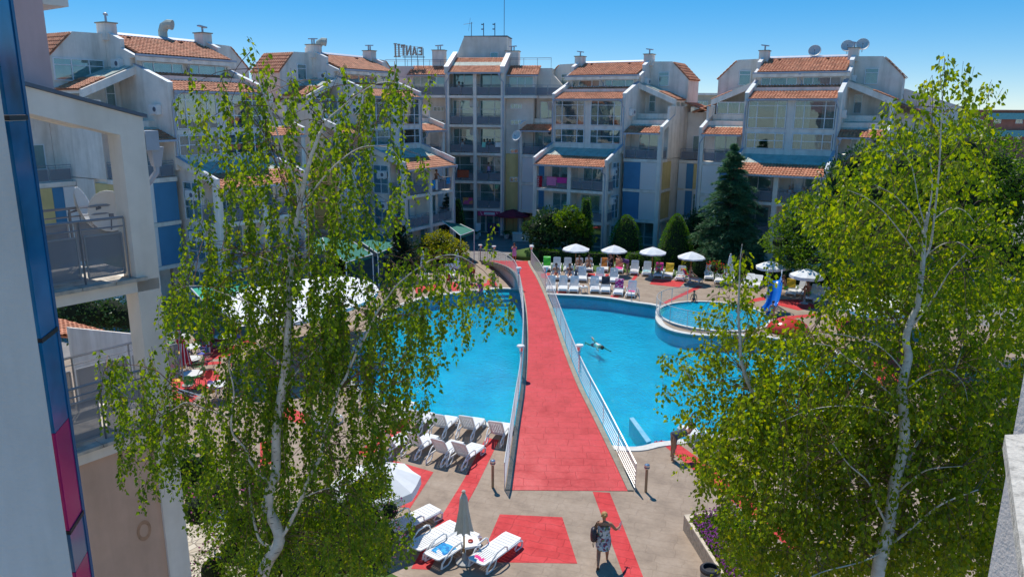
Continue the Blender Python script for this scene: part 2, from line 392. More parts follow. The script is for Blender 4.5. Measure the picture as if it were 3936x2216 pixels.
    for z in (2.58,5.26):
        for x0 in (-3.05,.25): 
            dx = .2+.5*rnd.random(); win(T, (x0+dx,1.60,z), X, FR, 1.9, 2.15, (.45,), (.3,), rc(), 'balcony_door')
        rail(T, [(-3.18,.14),(-.2,.14)], z, .98); rail(T, [(.2,.14),(3.18,.14)], z, .98)
        for s in (-1,1): rail(T, [(s*3.46,.4),(s*3.46,1.6)], z, .98)
        for s in (-1,1): win(T, (3.3,1.75,z+.05) if s>0 else (-3.3,3.35,z+.05), Y if s>0 else -Y, X*s, 1.6, 2.1 if z<4 else 2.3, (.5,), (.34,.8), rc(), 'side_window')
    for x0 in (-2.9,.4): win(T, (x0,1.60,.15), X, FR, 2.3, 2.0, (.5,), (.4,), (CURT,[(.03,.97)]) if rnd.random()<.5 else None, 'ground_floor_window')
    for s in (-1,1): win(T, (3.3,1.8,.2) if s>0 else (-3.3,3.3,.2), Y if s>0 else -Y, X*s, 1.5, 1.9, (.5,), (.4,), rc(), 'side_window')
    # ---- wings
    for s in (-1,1):
        def bx(m, x0,x1,*a): m.box(s*x0, s*x1, *a)
        m = MB()
        bx(m,3.61,6.85,5.05,11,0,11.2); bx(m,3.61,6.85,3.6,5.05,2.62,7.70)
        bx(m,6.86,7.06,5.05,11,7.9,12.4); bx(m,6.855,7.04,6.4,11,0,7.85)
        m.xz([(s*3.6,14.42),(s*7.1,12.97),(s*7.1,12.5),(s*3.6,13.95)], 6.4, 6.66)
        bx(m,6.74,7.1,6.42,6.78,11.25,12.52); bx(m,3.61,6.74,6.46,6.6,11.2,11.75)
        m.xz([(s*3.6,14.40),(s*7.08,12.95),(s*7.08,12.75),(s*3.6,14.2)], 6.67, 11)
        m.xz([(s*3.6,11.2),(s*3.6,14.2),(s*6.9,12.8),(s*6.9,11.2)], 8.2, 8.5)
        m.xz([(s*3.71,12.4),(s*3.71,16.4),(s*5.7,16.35),(s*7.3,14.8),(s*7.3,12.4)], 9.0, 12.15)
        m.build('wing_wall', WHITE, T)
        tiles(T, (s*7.42,8.95,14.74), Y, 3.25, (-s,0,.965), 2.2); tiles(T, (s*7.2,6.62,12.97), Y, 2.34, (-s,0,.414), 1.9); metal_roof(T, (s*5.42,6.66,13.70), Y, 2.3, (-s,0,.414), 1.85)
        m = MB(); bx(m,6.70,7.1,3.41,3.82,0,10.35); m.build('column', WHITE, T)
        for z0,z1,yb in ((7.64,7.9,5.06),(5.02,5.26,3.62),(2.38,2.62,5.04)):
            m = MB(); bx(m,3.62,7.08,3.43,yb,z0,z1)
            if z1 < 7.5: bx(m,6.72,7.16,3.84,6.6,z0+.02,z1-.02)
            m.build('floor_band', WHITE, T)
        for z0,z1 in ((2.64,5.0),(5.28,7.62)):
            m = MB(); bx(m,3.66,5.2,3.5,3.59,z0,z1); m.build('blue_panel', BLUEP, T)
            m = MB(); bx(m,5.22,6.69,3.49,3.59,z0,z1); m.build('siding_panel', SIDING, T)
            m = MB(); bx(m,6.86,7.0,3.84,6.5,z0,z1); m.build('yellow_wall', YELLOW, T)
        m = MB(); a = s*6.86; m.yz([(3.36,10.22),(6.4,11.25),(6.4,11.66),(3.36,10.65)], a, s*7.1); m.build('roof_parapet', WHITE, T)
        a = 6.84 if s>0 else -7.12
        cap_strip(T, (a,3.34,10.655), (a,5.2,11.27), (.28,0,0), k=4); cap_strip(T, (a,5.2,11.27), (a,6.38,11.665), (.28,0,0), k=1, mt=GUTTER)
        x0 = 3.62 if s>0 else -6.85
        tiles(T, (x0,3.12,10.12), X, 3.23, (0,1,.337), 1.7); metal_roof(T, (x0,4.72,10.68), X, 3.23, (0,1,.337), 1.85)
        gm = MB(); gm.box(x0,x0+3.25,2.98,3.13,10.02,10.14); gm.build('gutter', GUTTER, T)
        downpipe(T, [(s*6.6,3.05,10.0),(s*6.75,3.1,9.7),(s*7.0,3.34,9.4),(s*7.0,3.34,.1)] if s<0 else [(3.85,3.05,10),(3.85,3.1,9.7),(3.68,3.36,9.5),(3.68,3.36,7.95)])
        rail(T, [(s*3.7,3.55),(s*6.68,3.55)], 7.9, .98); rail(T, [(s*6.98,3.84),(s*6.98,5.0)], 7.9, .98)
        win(T, (s*5.3-.9,5.02,7.92), X, FR, 1.9, 2.1, (.5,), (.3,), rc(), 'balcony_door')
        win(T, (s*5.3-.9,5.02,.15), X, FR, 1.8, 2.0, (.5,), (.35,), rc(), 'ground_floor_window')
        win(T, (s*4.3-.3,8.17,11.9), X, FR, .62, 1.5, (), (.6,), None, 'terrace_window')
        if s in gableglass:
            win(T, ((3.7 if s>0 else -6.6),6.5,11.78), X, FR, 2.9, 1.0, (.33,.66), (), (CURTG,[(.02,.98)]), 'gable_window')
        # stepped-back outer wing
        m = MB(); bx(m,7.08,9.9,8.3,12,0,7.65); bx(m,7.08,9.95,8.2,8.32,7.4,7.66); bx(m,7.08,9.9,10.2,12,7.66,11.9); m.build('outer_wing_wall', WHITE, T)
        for z0,z1 in ((2.5,4.9),(5.1,7.35)):
            m = MB(); bx(m,7.12,7.85,8.22,8.29,z0,z1); m.build('siding_panel', SIDING, T)
            m = MB(); bx(m,7.87,8.5,8.22,8.29,z0,z1); m.build('blue_panel', BLUEP, T)
            if z0 > 4: m = MB(); bx(m,8.52,9.88,8.21,8.29,z0,z1); m.build('yellow_wall', YELLOW, T)
            else: win(T, (8.6 if s>0 else -9.85,8.27,z0), X, FR, 1.25, 2.2, (.5,), (.35,.75), rc())
        rail(T, [(s*7.2,8.3),(s*9.85,8.3)], 7.66, .98)
        a = 7.1 if s>0 else -9.4
        tiles(T, (s*9.5,8.9,11.9), Y, 3.2, (-s,0,.36), 2.5)
        win(T, (s*8.5-.8,10.17,7.7), X, FR, 1.7, 2.1, (.5,), (.3,), rc(), 'balcony_door')
        if glazed == s:
            win(T, ((3.9 if s>0 else -7.1),8.97,13.5), X, FR, 3.1, 1.3, (.35,.7), (.7,), (CURTG,[(.02,.98)]), 'loft_window')
            win(T, (s*7.32,9.2 if s>0 else 12.0,12.6), Y if s>0 else -Y, X*s, 2.7, 2.0, (.3,.7), (.65,), (CURTG,[(.1,.9)]), 'loft_window')
        else:
            win(T, (s*5.0-.5,8.97,14.2), X, FR, 1.0, 1.25, (), (.72,), None, 'loft_window')
    for (px,py,pz,e) in acs: ac_unit(T, (px,py,pz), *( (Y if e>0 else -Y, X*e) if abs(e)==1 else (X, FR)))
    for p in vents: vent_hood(T, p)
    for p in dishes: dish(T, p, (.1,-.8,.45), .5)
    if back_gable:
        m = MB(); s = back_gable; m.xz([(s*3.72,11.5),(s*3.72,14.6),(s*7.5,13.9),(s*12.5,12.2),(s*12.5,0),(s*9.95,0),(s*9.95,11.5)], 12.2, 12.6); m.xz([(s*12.5,0),(s*12.5,11.6),(s*13.2,11.5),(s*13.2,0)], 12.3, 12.7); m.build('rear_gable_wall', PINKW if s<0 else WHITE2, T)
    return T
S_AC = lambda s: [(s*3.61, 4.3 if s>0 else 5.1, 11.6, s), (s*3.71, 7.4 if s>0 else 8.2, 14.3, s), (s*3.5, .9 if s>0 else 2.6, 6.6, s), (s*3.5, .9 if s>0 else 2.6, 4.1, s)]
B4 = resort('white stepped apartment block behind the round clipped bushes, right of the bridge', 4.904, 65.275, .53, S_AC(1)+[(-5.0,5.0,9.6,2)])
B5 = resort('white stepped apartment block with dishes on its ridge, behind the tall dark cedar', 20.007, 56.79, .52, S_AC(1)+[(5.6,5.0,9.6,2)], gableglass=(-1,), back_gable=1, dishes=((.4,9.7,16.9),(2.9,9.7,17.2),(4.0,9.9,17.3)))
B2 = resort('white stepped apartment block left of the supermarket tower, with a bare-chested man on its balcony', -6.807, 62.087, -1.057, S_AC(-1)+[(-5.4,5.0,9.6,2)], glazed=None, gableglass=(-1,), vents=((-1.9,10.0,16.3),), chim=(1,1))
B1 = resort('nearest white stepped apartment block on the left, with a glazed loft room', -15.66, 46.905, -1.047, S_AC(-1), glazed=-1, vents=((1.1,10.0,16.3),), chim=(2,0))
# ---------------------------------------------------------------- six-storey tower at the end of the court
def text_mesh(txt, size, matl, parent, M4, name, depth=.01):
    cu = bpy.data.curves.new('t', 'FONT'); cu.body = txt; cu.size = size; cu.align_x = 'CENTER'; cu.align_y = 'CENTER'; cu.extrude = depth
    o = bpy.data.objects.new('t', cu); COL.objects.link(o)
    dg = bpy.context.evaluated_depsgraph_get(); me = bpy.data.meshes.new_from_object(o.evaluated_get(dg))
    bpy.data.objects.remove(o); bpy.data.curves.remove(cu)
    me.transform(M4); me.materials.clear(); me.materials.append(matl)
    q = bpy.data.objects.new(name, me); COL.objects.link(q); q.parent = parent; return q
def tower():
    p = at(1826, 600, 72.5)
    T = thing('apartment_tower', 'six storey beige apartment tower with a supermarket at its foot, behind the bridge', 'building', (p.x, 72.5, 0), -.16)
    X, Y, Z = V((1,0,0)), V((0,1,0)), V((0,0,1)); FR = -Y
    WT = stucco('beige_stucco', (.76,.70,.63), .12)
    w = MB(); w.box(-2.6,2.6,1.5,8,0,15.2); 
    for s in (-1,1): w.yz([(0.3,.0),(8,0),(8,16.9),(3.4,16.9),(.3,15.85)], s*2.62, s*2.85)
    w.yz([(1.5,15.1),(1.5,15.6),(3.6,16.4),(8,16.4),(8,15.1)], -2.6, 2.6); w.build('wall', WT, T)
    for x0,x1 in ((-2.85,-2.5),(-.16,.16),(2.5,2.85)):
        m = MB(); m.box(x0,x1,-.05,.34,0,15.5); m.build('column', WHITE, T)
    for s in (-1,1):
        a = s*2.68; m = MB(); m.yz([(-.3,15.3),(3.5,16.9),(3.5,17.45),(-.3,15.86)], a-.2, a+.2); m.build('roof_parapet', WT, T)
        cap_strip(T, (a-.22,-.34,15.87), (a-.22,3.5,17.47), (.44,0,0), k=7)
    FLOORS = (2.62, 5.27, 7.95, 10.6, 13.3)
    for z in FLOORS:
        m = MB(); m.box(-2.6,2.6,.02,1.52,z-.24,z); m.build('balcony_slab', WHITE, T)
        rail(T, [(-2.48,.12),(-.18,.12)], z, .98); rail(T, [(.18,.12),(2.48,.12)], z, .98)
        for x0 in (-2.45,.2):
            if z > 13: win(T, (x0,1.48,z+.03), X, FR, 2.1, 2.05, (.52,), (), None, 'balcony_door')
            else: win(T, (x0,1.48,z+.03), X, FR, 2.2, 2.25, (.28 if x0<0 else .66,), (.62,), rc(), 'balcony_window')
        if z < 13: ac_unit(T, (-.75,1.48,z+1.65), X, FR)
    tiles(T, (-2.5,-.35,15.35), X, 5.0, (0,1,.42), 1.75); metal_roof(T, (-2.5,1.24,16.05), X, 5.0, (0,1,.42), .95, 'skylight_strip'); tiles(T, (-2.5,2.1,16.38), X, 5.0, (0,1,.42), 1.3)
    gm = MB(); gm.box(-2.6,2.6,-.5,-.36,15.25,15.38); gm.build('gutter', GUTTER, T)
    for s in (-1,1): downpipe(T, [(s*2.4,-.44,15.2),(s*2.4,-.4,14.9),(s*2.75,-.12,14.5),(s*2.75,-.12,.1)])
    m = MB(); m.xz([(-3.35,15),(-3.35,16.2),(-2.1,19.1),(2.2,19.0),(2.2,15)], 5.0, 8); m.build('lift_house', WT, T)
    m = MB(); m.box(-2.15,2.25,4.95,8.05,19.05,19.12); m.build('roof_edge', DGREY, T)
    win(T, (.55,4.97,16.95), X, FR, .8, .6, (), (), None); 
    chimney(T, -4.3, 3.5, 15.5, 17.6, 1.2,1.0,1); chimney(T, 3.0, 3.8, 15.8, 17.5, 1.3,1.0,1)
    # left and right wings
    for s,x1 in ((-1,6.6),(1,5.6)):
        def bx(m, a,b,*r): m.box(s*a, s*b, *r)
        m = MB(); bx(m,2.86,x1,1.3,8,13.05,15.3); bx(m,2.86,x1-.1,.9,8,7.9,13.04); m.build('wing_wall', WT, T)
        m = MB(); bx(m,2.86,x1-.15,.8,8,0,7.88); m.build('yellow_wall', YELLOW, T)
        m = MB(); bx(m,2.86,x1+.3,-.1,1.3,13.06,13.3); m.build('balcony_slab', WHITE, T)
        rail(T, [(s*2.95,0),(s*(x1+.2),0)], 13.3, .98)
        a = 2.9 if s>0 else -x1-.3; L = x1-2.6
        tiles(T, (a,.9,15.2), X, L, (0,1,.42), 2.4); m = MB(); m.box(a,a+L,.78,.9,15.08,15.2); m.build('gutter', GUTTER, T)
        win(T, (3.1 if s>0 else -6.4,1.27,13.5), X, FR, 2.3 if s>0 else 3.2, 1.55, (.33,.66) if s>0 else (.25,.5,.75), (), (CURT,[(.05,.25),(.7,.95)]))
        for z in (5.3,8.0,10.7,12.2 if s>0 else 11.9): win(T, (3.3 if s>0 else -4.3,(.87 if z>7.9 else .77),z-.1), X, FR, 1.1, .45, (.35,.7), (), None)
    m = MB(); m.box(-9.5,-6.62,2.2,9,0,16.1); m.build('rear_wall', WT, T); m = MB(); m.box(5.62,8.2,2.2,9,0,13.2); m.box(5.62,7.0,2.6,9,13.2,15.9); m.xz([(7.0,13.2),(7.0,15.4),(9.0,13.3),(9.0,13.2)],2.7,9); m.build('rear_wall', WT, T)
    m = MB(); m.box(-9.0,-6.64,2.13,2.18,13.4,15.0); m.build('siding_panel', SIDING, T)
    rail(T, [(5.7,1.1),(9.0,1.1)], 13.3, .98); m = MB(); m.box(5.95,9.2,1.0,2.2,13.06,13.3); m.build('balcony_slab', WHITE, T)
    win(T, (6.0,2.17,10.5), X, FR, 1.6, 2.3, (.5,), (.3,), None, 'balcony_door')
    rail(T, [(-9.5,2.4),(-2.9,2.9)], 15.7, 1.0, False, 'roof_railing'); rail(T, [(2.9,2.9),(6.9,2.75)], 15.9, .95, False, 'roof_railing')
    # ground floor shop front
    win(T, (-2.45,1.46,.1), X, FR, 2.2, 2.1, (.4,), (.6,), None, 'shop_window'); win(T, (.2,1.46,.1), X, FR, .55, 2.1, (), (.4,), None, 'shop_window')
    win(T, (.8,1.46,.05), X, FR, .75, 2.2, (), (), None, 'shop_door'); win(T, (1.6,1.46,.1), X, FR, .9, 2.1, (), (.4,), None, 'shop_window')
    MAG = mat('magenta_banner', (.55,.05,.16), .6, .1, 3)
    b = MB(); b.box(.25,2.48,-.03,.0,1.9,2.36); bo = b.build('shop_banner', MAG, T)
    for a in (.6,2.2):
        q = MB(); q.prism([(a-.14,-.034,2.3),(a-.06,-.034,2.3),(a+.14,-.034,1.95),(a+.04,-.034,1.95)],(0,-.004,0)); q.build('banner_stripe', mat('pale_pink',(.75,.4,.5),.6), bo)
    q = MB(); q.box(.88,1.95,-.04,-.031,2.02,2.25); q.build('sign_strip', PVC, bo)
    Mt = MX.Translation((1.25,-.045,2.135)) @ MX.Rotation(R(90), 4, 'X')
    text_mesh('supermarket', .125, mat('navy_ink',(.03,.06,.25),.5), bo, Mt, 'banner_lettering', .003)
    text_mesh('CITY', .16, mat('grey_ink',(.35,.35,.38),.5), bo, MX.Translation((1.76,-.045,2.135)) @ MX.Rotation(R(90), 4, 'X'), 'banner_lettering', .003)
    # antennas on the lift house
    def ant(x, h, r, lab, yagi=0):
        m = MB(); m.tube([(0,0,0),(0,0,h)], r, 5)
        if yagi:
            m.tube([(-.8,0,h*.85),(.2,0,h*.95)], .015, 4)
            for i in range(5): m.tube([(-.75+.2*i,-.25,h*.86+.02*i),(-.75+.2*i,.25,h*.86+.02*i)], .01, 4)
            m.tube([(-.3,0,h*.4),(-.1,0,h+.4)], .012, 4)
        elif h < 2: m.cbox((-.12,0,h*.9), .22,.1,.1); m.cbox((-.12,0,h*.55), .22,.1,.1)
        o = tag(m.build('antenna', DGREY), *lab); o.matrix_world = MX.Translation((p.x,72.5,0)) @ MX.Rotation(-.16,4,'Z') @ MX.Translation((x,6,19.12))
    ant(-1.6, 1.4, .035, ('branched television aerial at the left edge of the tower rooftop','antenna','antennas on the tower roof'), 1)
    ant(-.35, 1.3, .045, ('short stub mast just right of the branched television aerial','antenna','antennas on the tower roof'))
    ant(.8, 1.3, .045, ('short stub mast next to the tall thin rod on the tower roof','antenna','antennas on the tower roof'))
    ant(1.75, 4.6, .03, ('tall thin rod aerial, highest thing on the tower roof','antenna','antennas on the tower roof'))
    return T, p
B3, P3 = tower()
# roof letters, seen from behind
def roof_sign():
    o = at(1514, 220, 76); T = thing('rooftop_sign', 'large grey roof letters on a frame, seen from behind above the terrace railing', 'sign', o, -.1)
    LET = mat('rusty_sign_back', (.38,.33,.28), .7, .35, 4); W = 3.02; m = [None]
    def H(x): return 1.32 - .46*x/W
    gl = [('I',.0,.30),('I',.36,.28),('T',.72,.42),('N',1.22,.52),('A',1.80,.52),('E',2.42,.42)]
    for ch,x,w in gl:
        h = H(x+w/2); b = MB(); z0 = .0 if x < .6 else .15; t = .15; y = (0,.16)
        z1 = z0+h-(.15 if z0 else 0)
        if ch == 'I': b.box(x+w*.28,x+w*.72,*y,z0+.1,z1-.1); b.box(x,x+w,.002,.158,z0,z0+.1); b.box(x,x+w,.002,.158,z1-.1,z1)
        elif ch == 'T': b.box(x+w*.36,x+w*.66,*y,z0,z1-.16); b.box(x,x+w,.002,.158,z1-.16,z1); b.box(x,x+.08,.004,.156,z1-.32,z1-.16); b.box(x+w-.08,x+w,.004,.156,z1-.32,z1-.16)
        elif ch == 'N':   # mirrored from behind
            b.box(x,x+.13,*y,z0,z1); b.box(x+w-.13,x+w,*y,z0,z1); b.xz([(x+w-.13,z1),(x+w-.13,z1-.3),(x+.13,z0),(x+.13,z0+.3)],.003,.157)
        elif ch == 'A':
            b.xz([(x,z0),(x+.14,z0),(x+w*.56,z1),(x+w*.38,z1)],*y); b.xz([(x+w,z0),(x+w-.17,z0),(x+w*.44,z1-.02),(x+w*.6,z1-.02)],.003,.157); b.box(x+.12,x+w-.14,.006,.154,z0+.2,z0+.3)
        else:
            b.box(x+w-.15,x+w,*y,z0,z1)
            for k in (0,.42,.84): b.box(x+(.1 if k==.42 else 0),x+w-.15,.003,.157,z0+(z1-z0-.13)*k/.84,z0+(z1-z0-.13)*k/.84+.13)
        b.build('roof_letter', LET, T)
    f = MB()
    for i in range(6): f.tube([(0,.2,.12+.2*i),(W-.1,.2,.2+(.82-.08)*i/5)], .016, 4)
    for x in (.15,1.05,1.7,2.3,2.9): f.tube([(x,.22,-1.0),(x,.22,H(x)-.05)], .03, 5)
    f.box(.85,W,.1,.3,-.02,.05); f.build('sign_frame', DGREY, T)
roof_sign()
# ---------------------------------------------------------------- near wing on the left with corner balconies
WG = stucco('own_wing_stucco', (.92,.82,.72), .12)
def near_wing():
    o = V((-6.088,12.5,0)); h = R(36); rz = pi/2 - h
    T = thing('balcony_wing', 'near white building wing on the left with corner balconies and a sloping roof beam', 'building', o, rz)
    X, Y, Z = V((1,0,0)), V((0,1,0)), V((0,0,1)); FR = -Y
    m = MB(); m.box(-.40,0,0,.42,0,11.2); m.xz([(-6,12.97),(0.0,11.84),(0.0,11.2),(-.40,11.2),(-.40,11.56),(-6,12.9)],0,.42) if 0 else None
    m.xz([(-5,13.165),(0,11.84),(0,11.2),(-.4,11.2),(-.4,11.56),(-5,12.78)], .001, .42); m.build('column_frame', WG, T)
    m = MB(); m.xz([(-5,13.17),(.06,11.83),(.06,11.885),(-5,13.225)], -.04, 2.6); m.build('roof_flashing', DGREY, T)
    m = MB(); m.xz([(-5,13.15),(-.02,11.82),(-.02,11.62),(-5,12.95)], .43, 2.5); m.build('roof_soffit', CREAM, T)
    m = MB(); m.box(-5,-2.05,1.5,5,0,12.8); m.box(-5,-1.72,.6,1.1,0,12.2); m.box(-5,-2.4,.02,.6,0,6.2); m.build('inner_wall', CREAM, T)
    for z,lab in ((9.2,None),(6.52,None)):
        m = MB(); m.box(-5,-.02,.0,1.9,z-.24,z-.05); m.build('balcony_slab', WG, T)
        c = MB()
        for i in range(9): c.box(-5+i*.53,-5+i*.53+.52,-.06,.3,z-.048,z+.01)
        c.box(-5,-.42,.31,1.9,z-.049,z-.02); c.build('stone_edging', mat('weathered_travertine',(.50,.45,.39),.8,.3,6,.4,60), T)
        rail(T, [(-4.0,.14),(-1.15,.14),(-.44,.14)], z, 1.03, True, 'railing', None, 1.5); rail(T, [(-1.9,1.75),(.75,1.75)] if z>8 else [(-1.9,1.75),(1.2,1.75)], z, 1.05, True, 'railing', None, 1.2)
    m = MB(); m.box(-5,-.401,.06,.4,0,6.26); m.build('tan_wall', TAN, T)
    m = MB(); m.box(.02,.5,.9,1.9,6.1,6.3); m.build('side_slab', WG, T)
    m = MB(); m.box(-6,-1.12,.43,6,12.0,19); m.build('pink_wall', PINKW, T)
    m = MB(); m.box(-1.11,-.74,.45,2,13.5,15.5); m.build('upper_balcony', WG, T); m = MB(); m.tube([(-.74,.9,14.1),(-.52,.9,14.18)],.05,6); m.box(-.6,-.45,.8,1.0,14.18,14.24); m.build('wall_lamp', DGREY, T)
    gp = MB(); gp.box(.02,.25,.02,.3,11.3,11.62); gp.build('gutter_box', GUTTER, T)
    dp = MB(); dp.add([(.12,.05,11.35),(.34,.05,11.35),(.34,.25,11.35),(.12,.25,11.35),(.17,.1,11.02),(.29,.1,11.02),(.29,.2,11.02),(.17,.2,11.02)],[(0,1,2,3),(0,1,5,4),(1,2,6,5),(2,3,7,6),(3,0,4,7)]); dp.tube([(.23,.15,11.03),(.22,.15,10.92),(.06,.2,10.72),(.05,.22,10.5),(.05,.22,0)],.05,8); dp.build('downpipe', GUTTER, T)
    st = MB(); 
    k = 22
    for i in range(k):   # water-stain ring on the tan wall
        a0, a1 = 2*pi*i/k, 2*pi*(i+1)/k
        st.quad(*[( -.75+r*cos(a)*.13, .055, 4.62+r*sin(a)*.2) for r,a in ((1,a0),(1,a1),(.62,a1),(.62,a0))])
    st.build('water_stain', mat('water_stain',(.46,.26,.16),.85,.3,9), T)
    return T
near_wing()
def dress_rail_cloth(): pass
def foreground():
    # textured wall corner right beside the camera, and the curved blue and magenta glazed strip
    a = at(38,600,3.0); b = V((a.x,3.0,0)); d = V((-.19,.98,0)).normalized()
    T = thing('stair_tower', 'rough white wall corner with a narrow blue and magenta glazed strip, far left edge', 'building', (0,0,0))
    m = MB(); m.prism([(b.x,b.y,0),(b.x-3,b.y-.35,0),(b.x-3,b.y+.3,0),(b.x-.05,b.y+.03,0)], (0,0,19)); m.build('rough_wall', WHITE2, T)
    e = b + d*.205; z0 = 0
    BG = mat('blue_reflective_glass', (.008,.155,.33), .12, .5, 1.5, spec=.25); MG = mat('magenta_glass', (.42,.018,.14), .12, .15, 1.0, spec=.25); GG = mat('grey_blue_glass', (.08,.16,.26), .1, .2, 1.0, spec=.3)
    lv = [(19,12.02,BG),(11.93,10.42,BG),(10.36,9.86,BG),(9.84,9.28,MG),(9.26,9.0,MG)]
    def zz(v, u): return None
    zs = []
    def seg(zt, zb, mt):
        q = MB(); p0 = b + V((.004,.02,0)); p1 = e
        q.prism([(p0.x,p0.y,zb),(p1.x,p1.y,zb),(p1.x,p1.y,zt),(p0.x,p0.y,zt)], (-.02,0,0)); q.build('glass_panel', mt, T)
    # heights found on the far edge of the strip
    def ze(v, u): 
        r = ray(u, v); t = e.y / r.y; return EYE.z + r.z*t
    A = [ze(v,u) for v,u in ((452,100),(1262,215),(1600,272),(1965,326),(2110,352))]
    seg(19, A[0]+.012, BG); seg(A[0]-.012, A[1]+.008, BG); seg(A[1]-.008, A[2], BG); seg(A[2]-.003, A[3]+.006, MG); seg(A[3]-.006, A[4], GG); seg(A[4]-.003, 0, MG)
    for z in (A[0],A[1],A[3]): q = MB(); q.prism([(b.x+.008,b.y+.02,z-.01),(e.x+.006,e.y,z-.01),(e.x+.006,e.y,z+.01),(b.x+.008,b.y+.02,z+.01)], (-.03,0,0)); q.build('mullion', BLACK, T)
    q = MB(); q.prism([(e.x+.001,e.y-.008,0),(e.x+.006,e.y-.008,0),(e.x+.006,e.y+.01,0),(e.x+.001,e.y+.01,0)], (0,0,19)); q.build('corner_trim', mat('blue_edge',(.02,.12,.25),.2,.1), T)
foreground()
# near parapet at the lower right
def parapet():
    T = thing('balcony_parapet', 'speckled concrete parapet coping cut off at the lower right corner', 'wall', (0,0,0))
    def P(u,v,Y): return at(u,v,Y)
    a, b2 = g(3853,1722,10.9), g(3930,2330,10.9); w = V((1.2,.15,-.02))
    m = MB(); m.prism([a, a+w, b2+w, b2], V((0,0,.05))); m.build('coping', mat('speckled_coping',(.52,.48,.42),.85,.4,30,.5,120), T)
    m = MB(); c = V((.03,0,0)); m.prism([a+c, b2+c, b2+c+V((.3,0,-1.3)), a+c+V((.3,0,-1.3))], V((.25,0,0))); m.build('parapet_wall', WHITE2, T)
    m = MB(); q = P(3937,1430,2.7); m.box(q.x,q.x+1,2.5,2.7,8,q.z+.3); m.build('side_wall', WHITE2, T)
parapet()
# low annex with a terracotta roof seen under the near balcony
def annex():
    T = thing('garden_annex', 'low annex with a terracotta roof seen below the near balcony', 'building', (0,0,0))
    a, b = at(255,1255,21), at(560,1285,25); 
    m = MB(); m.prism([a, b, V((b.x,b.y,0)), V((a.x,a.y,0))], V((.14,-.1,0))); m.build('parapet_wall', WHITE, T)
    d = (b-a).normalized(); n = V((-d.y,d.x,0)).normalized()
    tiles(T, a+V((-.3,.2,-.35)), d, (b-a).length, n+V((0,0,.25)), 3.0)
annex()
def far_blocks():
    PK = stucco('far_terracotta_render', (.50,.20,.14), .1); BE = stucco('far_beige_render', (.55,.48,.36), .1); TG = mat('turquoise_glass', (.12,.40,.42), .2, .1)
    def blk(u0,u1,v,Y,mt,label,h=None,depth=12,win_rows=2,extra=None,nm='distant_building'):
        a, b = at(u0,v,Y), at(u1,v,Y); T = thing(nm, label, 'building', (a.x,Y,0), 0, 'distant buildings on the skyline')
        L = b.x-a.x; m = MB(); m.box(0,L,0,depth,0,a.z); m.build('wall', mt, T)
        c = MB(); c.box(-.3,L+.3,-.3,depth+.3,a.z,a.z+.3); c.build('roof_edge', WHITE if mt is not PK else PK, T)
        for r in range(win_rows):
            k = max(2,int(L/4)); z = a.z-2.3-r*3
            for i in range(k): win(T, (L*(i+.5)/k-.7,-.03,z), (1,0,0), (0,-1,0), 1.4, 1.5, (.5,), (), None)
        if extra == 'turq':
            for z in (a.z-.9,a.z-4.2):
                q = MB(); q.box(L*.45,L,-.8,-.7,z-.6,z+.6); q.build('glass_balustrade', TG, T)
        if extra == 'chim':
            for x in (L*.2,L*.5,L*.75): q = MB(); q.box(x,x+1.1,2,3,a.z+.3,a.z+2.2); q.box(x-.2,x+1.3,1.8,3.2,a.z+2.2,a.z+2.5); q.build('chimney', BE, T)
        return T
    blk(3380,4300,425,150,PK,'long terracotta coloured hotel with turquoise balconies on the right skyline',extra='turq')
    blk(2060,2240,372,150,mat('far_ochre',(.30,.22,.10),.8,.2),'ochre rooftop with a row of chimneys between the tower and the right blocks',extra='chim')
    blk(2672,2800,366,110,BE,'beige building with small windows in the gap between the two right blocks')
far_blocks()
def fence(u0,v0,u1,v1): pass
# ---------------------------------------------------------------- ground, deck, pool, bridge
import bmesh
def spline(pts, n=6, closed=True):
    k = len(pts); out = []
    for i in range(k if closed else k-1):
        p0, p1, p2, p3 = (pts[(i-1) % k] if closed or i > 0 else pts[0]), pts[i], pts[(i+1) % k], (pts[(i+2) % k] if closed or i+2 < k else pts[-1])
        for j in range(n):
            t = j/n; out.append(0.5*((2*p1) + (p2-p0)*t + (2*p0-5*p1+4*p2-p3)*t*t + (3*p1-p0-3*p2+p3)*t*t*t))
    if not closed: out.append(pts[-1])
    return out
def G2(*uv): return [g(u, v) for u, v in uv]
POOL = spline(G2((1962,1640),(1794,1612),(1676,1597),(1592,1580),(1500,1553),(1420,1522),(1360,1475),(1345,1425),(1375,1350),(1425,1275),(1495,1203),(1593,1158),(1720,1132),(1848,1116),(1938,1110),(2020,1117),(2107,1131),(2241,1138),(2345,1148),(2431,1162),(2531,1180),(2519,1222),(2548,1258),(2620,1281),(2720,1291),(2860,1292),(2990,1304),(3140,1335),(3280,1390),(3330,1445),(3270,1515),(3080,1590),(2850,1650),(2700,1677),(2597,1692),(2520,1702),(2418,1718),(2200,1690)), 5)
POOL = [V((p.x,p.y,0)) for p in POOL]
def offset(poly, d):
    k = len(poly); out = []
    A = sum(poly[i].x*poly[(i+1) % k].y - poly[(i+1) % k].x*poly[i].y for i in range(k)); sg = 1 if A > 0 else -1
    for i in range(k):
        t = (poly[(i+1) % k] - poly[i-1]); t.z = 0; t.normalize(); out.append(poly[i] + V((t.y, -t.x, 0))*d*sg)
    return out
